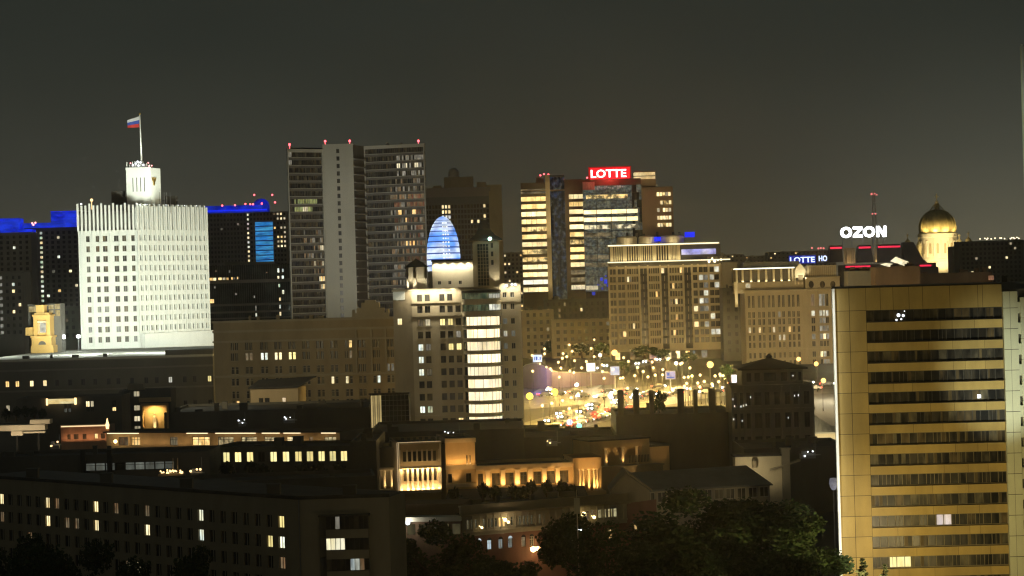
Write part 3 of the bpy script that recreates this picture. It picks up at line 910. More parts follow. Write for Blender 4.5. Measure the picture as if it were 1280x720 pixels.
    for px in (725, 731, 738, 743.5): flood(fr.pt(S(px), 2.4, Z(613,730)+.1), fr.pt(S(px), 1.1, Z(600,730)), 13, warm, 80)
    flood(fr.pt(S(733), 9, Z(600,730)), fr.pt(S(733), o4, zt4-1), 3.0, warm, 40)
    # shrubs and planters along the terrace stay dark
m_led_dim = EM('edge_light', (1,.74,.42), .75)
palace()

def lodge(name, label):
    """second columned building to the right of the palace"""
    d = 462
    fr = face(738, 842, 560, d, 470); zb = ground(d)
    root = thing(name, label, 'building', (fr.pt(8,-5,0).x, d+5, zb))
    S = lambda px, py=565: fr.S(px, py); Z = lambda py, px=775: fr.Z(px, py)
    warm = (1, .60, .22)
    zt = Z(549); 
    mb = MB(); mb.fbox(fr, S(738), S(812), -8, -1.5, zb, zt-.2); mb.fbox(fr, S(738), S(752), -1.5, .0, zb, zt-.2); mb.fbox(fr, S(802), S(812), -1.5, 0, zb, zt-.2); mb.fbox(fr, S(752)+.01, S(802)-.01, -1.5, 0, zt-1.6, zt-.2)
    mb.fbox(fr, S(812), S(836), -8, .2, zb, Z(561)); mb.build('wall', m_gold, root)
    rf = MB(); rf.fbox(fr, S(737), S(813), -8.2, .4, zt-.18, zt+.15); rf.fbox(fr, S(812)+.02, S(838), -8.2, .5, Z(561)+.01, Z(561)+.4); rf.build('roof', m_roof, root)
    cm = MB()
    for px in (758.5, 779.5, 797): fluted(cm, fr, S(px), -.5, Z(581), zt-1.6, .36)
    cm.build('column', m_goldtrim, root)
    rl = MB()
    for k in range(14):
        s = S(786) + k*.35; rl.fbox(fr, s-.05, s+.05, .1, .2, Z(579), Z(570))
    rl.build('railing', m_dark, root)
    te = MB(); te.fbox(fr, S(736), S(822), -1.4, 2.2, zb, Z(583)); te.fbox(fr, S(736)-.2, S(822)+.2, -1.4, 2.5, Z(583)+.01, Z(581.5)); te.build('terrace', m_stone3, root)
    for px, e in ((758.5,7),(779.5,7)): flood(fr.pt(S(px), .55, Z(581)+.15), fr.pt(S(px), -.4, Z(570)), e, warm, 60)
    flood(fr.pt(S(795), 1.5, Z(580)), fr.pt(S(795), -.2, zt-1), 1.3, warm, 60)
    flood(fr.pt(S(790), 5, Z(589)), fr.pt(S(775), 2.2, Z(584)), .8, warm, 90)
    flood(fr.pt(S(824), 4, Z(571)), fr.pt(S(824), .2, Z(566)), .5, warm, 80)
lodge('lodge', 'dark lodge with two golden lit columns, just right of the palace portico')

def long_roof_hall():
    """hall with a dark metal roof and a gable, above the big trees"""
    d = 402
    A, B = P(806, 611, d), P(962, 597, d+6)
    fr = Fr(A, B); zb = 0; ze = A.z
    root = thing('roofed_hall', 'low hall with a long dark slate roof and a gable end, above the big trees', 'hall', (fr.pt(10,-5,0).x, d+5, 0))
    L_ = fr.len
    pil = [(k*L_/11+.25, (k+1)*L_/11-.25) for k in range(11)]
    facade(root, fr, 0, L_, zb, ze-.25, pil, [(ze-2.6, ze-.75)], m_stone2, lambda r, c: m_curtain, .25, m_frame, mull=(1,0))
    ridge = P(789, 590, d+9).z
    ra, rb_ = fr.pt(-2.0,-8,ridge), fr.pt(L_-1.5,-8,ridge+.3)
    rf = MB(); e0, e1 = fr.pt(-.6,.6,ze-.25), fr.pt(L_+.3,.6,ze-.25)
    rf.quad(e0, e1, rb_, ra); b0, b1 = fr.pt(-.6,-16,ze), fr.pt(L_+.3,-16,ze)
    rf.quad(b1, b0, ra, rb_); rf.tri(e1, b1, rb_)
    rf.fbox(fr, -.6, L_+.3, .5, .75, ze-.5, ze-.22)
    rf.build('roof', m_roofgrey, root)
    bk = MB(); bk.fbox(fr, .01, L_-.01, -15, -.3, zb, ze-.3); bk.build('side_wall', m_stone3, root)
    # gable pavilion at the left
    g = Fr(P(764, 612, d-2), P(812, 613, d-2)); gz = P(775, 610, d-2).z
    gm = MB(); n = g.len
    gm.fbox(g, 0, n, -9, 0, zb, gz-.6); 
    gm.tri(g.pt(0,0,gz-.6), g.pt(n,0,gz-.6), g.pt(n*.38,0,gz+2.6)); gm.build('gable', m_stone3, root)
    gr = MB()
    for (s0, z0), (s1, z1) in (((-.3, gz-.7), (n*.38, gz+2.7)), ((n*.38, gz+2.7), (n+.5, gz-.8))):
        p, q = g.pt(s0,.4,z0), g.pt(s1,.4,z1); p2, q2 = g.pt(s0,-9,z0), g.pt(s1,-9,z1); up = Vector((0,0,.3))
        gr.hexa([p, q, q2, p2], [p+up, q+up, q2+up, p2+up])
    gr.build('gable_roof', m_stone3, root)
    for px in (766, 778): 
        pass
long_roof_hall()

def cream_annex():
    d = 432
    fr = face(919, 978, 580, d); zb = ground(d)
    root = thing('cream_annex', 'small cream lit wall with a stout chimney, above the slate roofed hall', 'building', (fr.pt(4,-3,0).x, d+3, zb))
    S = lambda px: fr.S(px, 578)
    mb = MB(); mb.fbox(fr, S(919), S(977), -5, 0, zb, fr.Z(940, 571)); mb.build('wall', m_cream, root)
    ch = MB(); ch.fbox(fr, S(977.5), S(987), -2, .5, zb, fr.Z(982, 562)); ch.fbox(fr, S(976.5), S(988), -2.2, .7, fr.Z(982,562), fr.Z(982,560)); ch.build('chimney', m_stone2, root)
    v = MB(); c = fr.pt(S(942.5), .9, 0); v.lathe((c.x, c.y), [(.5, fr.Z(942,584)), (.55, fr.Z(942,576)), (.1, fr.Z(942,573))], 10); v.build('roof_vent', m_stone3, root)
    pr = MB()
    a, b = fr.hit(962, 588); c, e = fr.hit(1000, 576)
    pr.hexa([fr.pt(a,1,b), fr.pt(c,1,e), fr.pt(c,-1,e), fr.pt(a,-1,b)], [fr.pt(a,1,b+.3), fr.pt(c,1,e+.3), fr.pt(c,-1,e+.3), fr.pt(a,-1,b+.3)]); pr.build('roof_edge', m_stone2, root)
    rf = MB(); rf.fbox(fr, S(917), S(977.3), -5.2, .15, fr.Z(940,571)+.01, fr.Z(940,571)+.3); rf.build('roof', m_roof, root)
    flood(fr.pt(S(935), 6, fr.Z(935,588)), fr.pt(S(948), 0, fr.Z(945,578)), 1.3, (1,.82,.5), 110)
cream_annex()
# ================================================================== dark flat-roofed blocks of the foreground left
def dark_block(name, label, cat, px0, px1, py, d, depth=18, pyw=None, windows=None, roofm=None, wall=None, d1=None, seed=1, clutter=5, zb=None):
    rnd = random.Random(seed)
    fr = face(px0, px1, py, d, d1); zt = fr.Z(px0, py); zb = ground(d) if zb is None else zb
    root = thing(name, label, cat, (fr.pt(fr.len/2,-depth/2,0).x, d+depth/2, zb))
    if windows: windows(root, fr, zb, zt)
    else:
        mb = MB(); mb.quad(fr.pt(0,0,zb), fr.pt(fr.len,0,zb), fr.pt(fr.len,0,zt), fr.pt(0,0,zt)); mb.build('wall', wall or m_darkwall, root)
    shell(root, fr, 0, fr.len, zb, zt+.02, depth, wall or m_darkwall, roofm or m_roof)
    if clutter: roof_clutter(root, fr, 1, fr.len-1, depth, zt-.6, clutter, rnd, m_darkwall, 2.0)
    return root, fr, zt
# block with eleven lit windows
def w11(root, fr, zb, zt):
    xs = [282.5, 297, 312, 326.5, 341.5, 357, 372.5, 387, 401.5, 415.5, 429.5]
    cols = [(fr.S(x-4.3, 568), fr.S(x+4.3, 568)) for x in xs]
    z0, z1 = fr.Z(341, 577.5), fr.Z(341, 564.5)
    facade(root, fr, 0, fr.len, zb, zt, cols, [(z0, z1)], m_darkwall, lambda r, c: m_glassb if c == 3 else m_lyel, .3, m_darkframe, mull=(1, 0))
dark_block('workshop_block', 'black flat roofed block with a row of eleven glowing square windows', 'building', 262, 470, 559, 455, 16, windows=w11, d1=447, seed=4)
# its lower, darker neighbours
def wsky(root, fr, zb, zt):
    z0, z1 = fr.Z(165, 587.5), fr.Z(165, 577.5)
    a, b = fr.S(107, 585), fr.S(218, 578)
    cols = []
    n = 9
    for k in range(n): cols.append((a+(b-a)*k/n+.03, a+(b-a)*(k+1)/n-.03))
    facade(root, fr, 0, fr.len, zb, zt, cols, [(z0, z1)], m_darkwall, lambda r, c: m_lgrey if c != 3 else m_glass, .15, m_darkframe, mull=(0, 1))
m_lgrey = LIT('lit_grey', (.62,.68,.58), (.5,.52,.42), .20, lo=.55)
r_, f_, z_ = dark_block('gallery_shed', 'low dark shed with a strip of grey glazing near the lower left', 'shed', -20, 262, 572, 430, 16, windows=wsky, seed=9, clutter=4)
post = MB()
for px in (105, 138):
    post = MB(); s, z = f_.hit(px, 592); post.fbox(f_, s-.45, s+.45, .1, .8, z-1, z+4.6); post.build('roof_post', m_dark, r_)
dark_block('flat_roof_block', 'pitch dark flat roof crossing behind the lower left apartment block', 'building', -30, 470, 613, 385, 16, seed=12, clutter=10, d1=392)
dark_block('flat_roof_block', 'dark flat roof between the lit windows row and the golden palace', 'building', 438, 470, 552, 430, 30, seed=13, clutter=2)
# string of lights on the shed roof
root = thing('light_garland', 'clump of small orange lights on the dark roof at the left', 'lights', tuple(P(214, 590, 418)))
mb = MB(); rr = random.Random(2)
for k in range(26):
    p = P(200 + 28*rr.random(), 587 + 4.5*rr.random(), 418 + rr.random()*2); mb.ball(p, .16, 6)
mb.build('bulb', m_orange2 if 'm_orange2' in globals() else EM('orange_bulb', (1,.66,.28), 2.6), root)
mb = MB(); p = P(214, 592, 418.5); mb.box(p.x-2.4, p.x+2.4, p.y-.5, p.y+1.6, p.z-.7, p.z-.05); 
for px in (216.5, 222.5): q = P(px, 590, 419.5); mb.tube(q, q+Vector((0,0,2.6)), .1)
mb.build('planter', m_stone3, root)
plight(P(214, 586, 416), 60, (1,.6,.25))

# gallery with a long lit glass front under a bright cornice
def lit_gallery():
    rnd = random.Random(17)
    d = 500
    fr = face(133, 425, 548, d, 478); zb = ground(d)
    zt = fr.Z(238, 541); L_ = fr.len
    root = thing('lit_gallery', 'long low gallery with glowing shop fronts under a warm lit eave', 'building', (fr.pt(L_/2,-6,0).x, d+2, zb))
    S = lambda px, py=548: fr.S(px, py)
    ops = [(148,160),(163,175),(212,222),(240,262),(272,292),(301,321),(330,350),(358,376),(386,391),(405,420)]
    mats = [m_ldim, m_lw, m_ldim, m_lw, m_lgal, m_lgal, m_lgal, m_lw2, m_ldim, m_lgal]
    z0 = fr.Z(290, 557)
    facade(root, fr, 0, L_, zb, zt, [(S(a), S(b)) for a, b in ops], [(z0, zt-.9)], m_goldwall, lambda r, c: mats[c], .35, m_darkframe, mull=(2, 1))
    shell(root, fr, 0, L_, zb, zt+.05, 14, m_darkwall, m_roof)
    ev = MB(); ev.fbox(fr, -.2, L_+.2, -.2, 1.2, zt+.06, zt+.35); ev.build('eave', m_roof, root)
    for a, b in ((137,176),(236,262),(272,322),(330,352),(357,378),(404,422)):
        m = MB(); m.fbox(fr, S(a), S(b), .75, .95, zt-.12, zt+.05); m.build('light_strip', m_led, root)
    strip(fr.pt(L_*.22, 1.3, z0+.1), fr, L_*.38, 160, (1,.66,.30), .4)
    strip(fr.pt(L_*.72, 1.3, z0+.1), fr, L_*.52, 150, (1,.66,.30), .4)
    plight(fr.pt(S(150), 2.0, fr.Z(150,551)), 220, (1,.78,.4))
    b = MB(); b.ball(fr.pt(S(150), 1.9, fr.Z(150,551)), .42, 8); b.build('wall_lamp', m_orange, root)
m_goldwall = M('ochre_plaster', (.46,.33,.18), .9, .15, .4)
m_lgal = LIT('lit_shopfront', (1,.84,.44), (.8,.6,.3), .75, 1.1, .8, .15, (.38,.62))
m_orange2 = EM('orange_bulb', (1,.66,.28), 2.6)
lit_gallery()

dark_block('roof_block', 'dark flat roof behind the glowing gallery, under the stone apartment house', 'building', 205, 462, 516, 560, 40, seed=31, clutter=8, d1=560)
dark_block('roof_block', 'dark roof block behind the golden palace, below the round bay tower', 'building', 460, 655, 541, 500, 40, seed=32, clutter=4)
dark_block('roof_block', 'dark roof block behind the long golden wing of the palace', 'building', 655, 772, 547, 500, 30, seed=33, clutter=3)
dark_block('flue_block', 'wide black roof carrying a row of square flues, in front of the glowing street', 'building', 770, 918, 519, 530, 30, seed=36, clutter=2)
dark_block('roof_block', 'black roof right of the cream annex, beside the ochre slab', 'building', 930, 1060, 561, 470, 26, seed=34, clutter=6)
dark_block('roof_block', 'small pitch black roof to the left of the busy street', 'building', 650, 702, 538, 540, 20, seed=35, clutter=1)

# orange lit pavilion and portal in the lower left
def lit_pavilion():
    d = 520
    fr = face(76, 137, 540, d); zb = ground(d); zt = fr.Z(78, 533.5)
    root = thing('orange_pavilion', 'small orange lit pavilion with a bright cornice at the lower left', 'pavilion', (fr.pt(5,-3,0).x, d+3, zb))
    S = lambda px: fr.S(px, 540)
    cols = [(S(a), S(b)) for a, b in ((84,88),(92,98),(103,108),(118,122),(126,131))]
    facade(root, fr, 0, fr.len, zb, zt, cols, [(fr.Z(100,549), fr.Z(100,542.5))], m_pinkwall, lambda r, c: m_glassb if c != 3 else m_lw, .25, m_darkframe)
    shell(root, fr, 0, fr.len, zb, zt+.03, 7, m_pinkwall, m_roof)
    ev = MB(); ev.fbox(fr, 0, fr.len+.2, .01, .5, zt-.15, zt+.4); ev.build('cornice', m_goldtrim, root)
    b = MB(); b.fbox(fr, .2, fr.len-.1, .5, .56, zt-.05, zt+.2); b.build('light_strip', m_led2, root)
    l = MB(); c = fr.pt(S(135), .6, 0); zz = fr.Z(135, 531); l.lathe((c.x,c.y), [(.3,zz-.9),(.42,zz),(.05,zz+1.6)], 8); l.build('lantern', m_orange2, root)
    strip(fr.pt(fr.len/2, 1.0, zt-3.2), fr, fr.len*.9, 110, (1,.52,.25), .4)
m_pinkwall = M('pink_plaster', (.46,.27,.17), .9, .2, .5)
m_led2 = EM('warm_edge_light', (1,.70,.38), 1.3)
lit_pavilion()

def lit_portal():
    d = 560
    fr = face(150, 214, 520, d); zb = ground(d); zt = fr.Z(152, 488)
    root = thing('portal_house', 'dark house with a tall golden lit portal and a stack of four lit windows', 'building', (fr.pt(6,-4,0).x, d+4, zb))
    S = lambda px: fr.S(px, 520); Z = lambda py: fr.Z(185, py)
    cols = [(S(167.5), S(175.3))]
    rows = [(Z(495.5), Z(488.6)), (Z(513), Z(506)), (Z(526.5), Z(519.5)), (Z(539), Z(532))]
    a, b = S(178.5), S(208.5)
    mb = MB()
    facade(root, fr, 0, a, zb, zt, cols, rows, None, lambda r, c: m_lyel2, .2, m_darkframe, mb=mb)
    mb.quad(fr.pt(b,0,zb), fr.pt(fr.len,0,zb), fr.pt(fr.len,0,zt), fr.pt(b,0,zt)); mb.quad(fr.pt(a,0,Z(507)), fr.pt(b,0,Z(507)), fr.pt(b,0,zt), fr.pt(a,0,zt))
    mb.quad(fr.pt(a,0,zb), fr.pt(b,0,zb), fr.pt(b,0,Z(543)), fr.pt(a,0,Z(543)))
    mb.build('wall', m_darkwall, root)
    shell(root, fr, 0, fr.len, zb, zt+.02, 9, m_darkwall, m_roof)
    n = MB(); r0, r1 = Z(543), Z(507)
    n.quad(fr.pt(a,-2.5,r0), fr.pt(b,-2.5,r0), fr.pt(b,-2.5,r1), fr.pt(a,-2.5,r1)); n.quad(fr.pt(a,0,r0), fr.pt(a,-2.5,r0), fr.pt(a,-2.5,r1), fr.pt(a,0,r1)); n.quad(fr.pt(b,-2.5,r0), fr.pt(b,0,r0), fr.pt(b,0,r1), fr.pt(b,-2.5,r1))
    n.quad(fr.pt(a,0,r0), fr.pt(b,0,r0), fr.pt(b,-2.5,r0), fr.pt(a,-2.5,r0)); n.quad(fr.pt(a,-2.5,r1), fr.pt(b,-2.5,r1), fr.pt(b,0,r1), fr.pt(a,0,r1))
    n.build('niche', m_gold, root)
    st = MB(); c = fr.pt(S(192), -1.3, 0); st.lathe((c.x,c.y), [(.75,r0+.1),(.6,r0+1.4),(.34,r0+1.5),(.5,r0+3),(.42,r0+4.4),(.2,r0+4.6),(.28,r0+5.0),(.05,r0+5.4)], 10); st.build('statue', m_cream, root)
    fr_ = MB(); fr_.fbox(fr, a-.5, a, .01, .3, r0, r1); fr_.fbox(fr, b, b+.5, .01, .3, r0, r1); fr_.fbox(fr, a-.5, b+.5, .01, .45, r1+.01, r1+.6); fr_.fbox(fr, a-.7, b+1.2, .01, 1.0, r1+.9, Z(501)+.8); fr_.build('surround', m_gold, root)
    flood(fr.pt(S(192), -.3, r1-.3), fr.pt(S(192), -2.4, r0+2.5), 6, (1,.66,.22), 150)
    flood(fr.pt(S(192), .6, r0+.2), fr.pt(S(192), -1.3, r0+3), 7, (1,.75,.4), 50)
    bx = MB(); bx.fbox(fr, S(161), S(181), -1, .4, zt+.03, Z(482)+.6); bx.build('roof_box', m_plaster, root)
m_lyel2 = LIT('lit_soft_yellow', (1,.90,.58), (.95,.8,.5), .95, lo=.5)
lit_portal()

def small_sign_house():
    d = 545
    fr = face(20, 152, 500, d); zb = ground(d); zt = fr.Z(60, 497)
    root = thing('sign_house', 'dark house with a burning yellow light box under its eave at the left', 'building', (fr.pt(12,-4,0).x, d+4, zb))
    S = lambda px: fr.S(px, 502)
    cols = [(S(a), S(b)) for a, b in ((80,83.5),(85,88.5),(107,112),(113,117),(140,145),(152-8,150),(154-8,150.5))][:5]
    facade(root, fr, 0, fr.len, zb, zt, cols, [(fr.Z(100,515), fr.Z(100,510)), (fr.Z(100,509), fr.Z(100,501.5))], m_darkwall, lambda r, c: {(1,2): m_lw2, (1,3): m_lyel2, (0,0): m_lgrey, (0,1): m_lgrey, (0,4): m_lw}.get((r,c), m_glass), .2, m_darkframe)
    shell(root, fr, 0, fr.len, zb, zt+.02, 12, m_darkwall, m_roof)
    sg = MB(); sg.fbox(fr, S(59), S(95.5), .1, .5, fr.Z(77,504.5), fr.Z(77,498.5)); sg.build('light_box', m_lsign, root)
    pp = MB(); pp.fbox(fr, S(58.3), S(60), .05, .7, fr.Z(77,506), fr.Z(77,497)); pp.fbox(fr, S(93.6), S(95.8), .05, .7, fr.Z(77,506), fr.Z(77,497)); pp.build('lamp', m_orange2, root)
    flood(fr.pt(S(77), 3, fr.Z(77,501)), fr.pt(S(77), 0, fr.Z(77,503)), .5, (1,.72,.35), 120)
    ev = MB(); ev.fbox(fr, S(58), S(97), .02, .9, fr.Z(77,497.5), fr.Z(77,495.5)); ev.build('eave', m_roof, root)
m_lsign = LIT('lit_light_box', (1,.84,.42), (1,.74,.3), 1.7, .5, 1.5, .65)
small_sign_house()

def terrace_canopy():
    d = 470
    fr = face(-25, 63, 535, d)
    root = thing('terrace_canopy', 'stepped pale canopy lit from below at the left edge', 'canopy', tuple(fr.pt(6,-2,fr.Z(20,540)-6)))
    S = lambda px: fr.S(px, 535); Z = lambda py: fr.Z(20, py)
    a = MB(); a.fbox(fr, S(-25), S(56), -3, 0, Z(538.5), Z(531.5)); a.fbox(fr, S(37), S(62), -3.2, -.3, Z(531), Z(525.5)); a.fbox(fr, S(14), S(28), -1, .2, Z(544.5), Z(539)); a.fbox(fr, S(28)+.05, S(56), -1, .15, Z(542), Z(540))
    a.build('fascia', m_canopy, root)
    p = MB()
    for px in (-10, 18, 45): s = S(px); p.fbox(fr, s-.2, s+.2, -2.6, -2.2, Z(540)-14, Z(538.6))
    p.build('post', m_dark, root)
    flood(fr.pt(S(8), 7, Z(552)), fr.pt(S(14), 0, Z(536)), 1.9, (1,.80,.52), 120)
    flood(fr.pt(S(46), 6, Z(548)), fr.pt(S(46), 0, Z(531)), 1.5, (1,.80,.52), 110)
m_canopy = M('canopy_panel', (.62,.54,.40), .7, .08, .3)
terrace_canopy()

# ================================================================== stone apartment house with a gable
def stone_house():
    rnd = random.Random(41)
    d = 650
    fr = face(266.5, 497, 405, d, 642); zb = ground(d)
    zt = fr.Z(267, 402); L_ = fr.len
    root = thing('stone_house', 'wide dim stone apartment house with a stepped gable, left of the round bay tower', 'apartment building', (fr.pt(L_/2,-8,0).x, d+6, zb))
    S = lambda px, py=440: fr.S(px, py); Z = lambda py, px=330: fr.Z(px, py)
    xs = []
    for c in (293, 311, 330, 347.5, 365, 382.5, 400, 417.5, 435.5, 452.5, 470, 487.5): xs += [c-2.6, c+2.6]
    cols = [(S(x-1.9), S(x+1.9)) for x in xs]
    rows = [(Z(y+4.6), Z(y-4.6)) for y in (432.5, 445.5, 462.5, 477, 493, 505)]
    litl = {(1,4): m_lc, (1,5): m_lc, (1,6): m_lw2, (1,7): m_lw2, (1,8): m_lyel, (1,9): m_lyel, (1,2): m_ldim, (1,3): m_ldim, (3,14): m_lw2, (3,16): m_lw2, (3,21): m_lc, (0,17): m_lw, (1,17): m_ldim, (2,22): m_ldim2, (2,23): m_ldim2, (5,1): m_lw, (5,3): m_lw2}
    facade(root, fr, 0, L_, zb, Z(424)-.2, cols, rows, m_stone3, lambda r, c: litl.get((r, c), m_glass if (r*7+c*3) % 5 else m_curtain), .35, m_frame, mull=(0, 1))
    at = MB(); at.quad(fr.pt(0,0,Z(424)-.2), fr.pt(L_,0,Z(424)-.2), fr.pt(L_,0,zt), fr.pt(0,0,zt)); at.build('attic_wall', m_stone3, root)
    shell(root, fr, 0, L_, zb, zt+.02, 15, m_stone3, m_roof)
    cn = MB(); cn.fbox(fr, -.3, L_+.3, .01, .9, zt-.5, zt+.1); cn.fbox(fr, -.2, L_+.2, .01, .5, Z(414)-.2, Z(412)); cn.fbox(fr, -.2, L_+.2, .01, .7, Z(427)-.1, Z(425)); cn.fbox(fr, -.1, L_+.1, .01, .45, Z(470.5)-.15, Z(468.5))
    cn.build('cornice', m_stone2, root)
    dk = MB(); dk.fbox(fr, S(300,480), S(393,480), -1, -.6, zb, zb+1); 
    # sills, oriel stack and gable
    sl = MB()
    for r in rows:
        for k in range(12):
            a, b = cols[2*k][0], cols[2*k+1][1]; sl.fbox(fr, a-.15, b+.15, .01, .22, r[0]-.22, r[0]-.05)
    sl.build('sill', m_stone2, root)
    orr = MB()
    for px in (446, 465, 483): orr.fbox(fr, S(px)-.25, S(px)+.25, .01, .55, Z(470), Z(415))
    orr.build('pilaster', m_stone2, root)
    g = MB(); c = S(463, 395); steps = [(5.4,0,1.2),(4.0,1.2,2.6),(2.6,2.6,4.2),(1.6,4.2,4.9)]
    for w, z0, z1 in steps: g.fbox(fr, c-w, c+w, -.9, -.1, zt+.11+z0, zt+.11+z1)
    for x in (-5.0, 5.0): g.fbox(fr, c+x-.4, c+x+.4, -.8, -.2, zt+1.31, zt+2.4)
    g.build('gable', m_stone2, root)
    roof_clutter(root, fr, 6, L_*.7, 12, zt-.6, 6, rnd, m_stone3, 2.2)
stone_house()

def roof_penthouse():
    d = 600
    fr = face(313, 372.5, 490, d); zb = ground(d); zt = fr.Z(315, 486)
    root = thing('penthouse', 'plain tan box house with sloping dark roof, before the stone apartment house', 'building', (fr.pt(6,-5,0).x, d+5, zb))
    S = lambda px: fr.S(px, 500)
    facade(root, fr, 0, fr.len, zb, zt, [(S(323.5), S(329)), (S(331), S(337)), (S(352.5), S(357.5))], [(fr.Z(330,505), fr.Z(330,497.5))], m_tan, lambda r, c: m_lwd if c == 2 else m_glass, .25, m_darkframe, mull=(1,0))
    shell(root, fr, 0, fr.len, zb, zt+.02, 12, m_tan, m_roof, skew=1.0)
    rf = MB(); p = [fr.pt(-.5,.6,zt+.03), fr.pt(fr.len+.3,.6,zt+.03), fr.pt(fr.len+4,-12,zt+2.2), fr.pt(1,-12,zt+1.6)]
    rf.hexa(p, [q+Vector((0,0,.3)) for q in p]); rf.build('roof_slope', m_roof, root)
    flood(fr.pt(4, 30, zt-8), fr.pt(6, 0, zt-4), .42, (1,.75,.42), 50)
m_tan = M('tan_plaster', (.40,.31,.19), .9, .08, .2)
m_lwd = LIT('lit_window_soft', (1,.8,.5), (1,.7,.4), .8)
roof_penthouse()

def glass_pavilion():
    d = 560
    fr = face(462, 511, 500, d); zb = ground(d); zt = fr.Z(470, 493.5)
    root = thing('glass_pavilion', 'dark glass cube with a striped yellow lit corner, beside the bay tower foot', 'pavilion', (fr.pt(5,-4,0).x, d+4, zb))
    S = lambda px: fr.S(px, 510)
    b = MB(); n = 5; a = S(463.5); e = S(477)
    for k in range(n):
        x0 = a+(e-a)*k/n; b.fbox(fr, x0+.06, a+(e-a)*(k+1)/n-.06, -.3, .05, zb, zt-.2, 0 if k % 2 == 0 else 1)
    b.build('lit_corner', [m_lcorner, m_lcorner2], root)
    g = MB(); g.quad(fr.pt(e,0,zb), fr.pt(fr.len,0,zb), fr.pt(fr.len,0,zt), fr.pt(e,0,zt)); g.build('glazing', m_glassg, root)
    m = MB()
    for k in range(8): x = e+(fr.len-e)*k/7; m.fbox(fr, x-.05, x+.05, .005, .1, zb, zt)
    for k in range(6): z = zt-1.3*k-.2; m.fbox(fr, e, fr.len, .006, .09, z-.05, z+.05)
    m.build('mullion', m_metal, root)
    shell(root, fr, 0, fr.len, zb, zt+.03, 9, m_darkwall, m_roof)
    rr = MB(); rr.fbox(fr, -.2, fr.len+.2, .0, .4, zt+.04, zt+.4); rr.build('eave', m_roof, root)
m_lcorner = LIT('lit_corner', (1,.76,.30), (.95,.7,.3), .55, .3, .3, .6)
m_lcorner2 = LIT('lit_corner_dim', (1,.76,.30), (.95,.7,.3), .32, .3, .3, .6)
glass_pavilion()

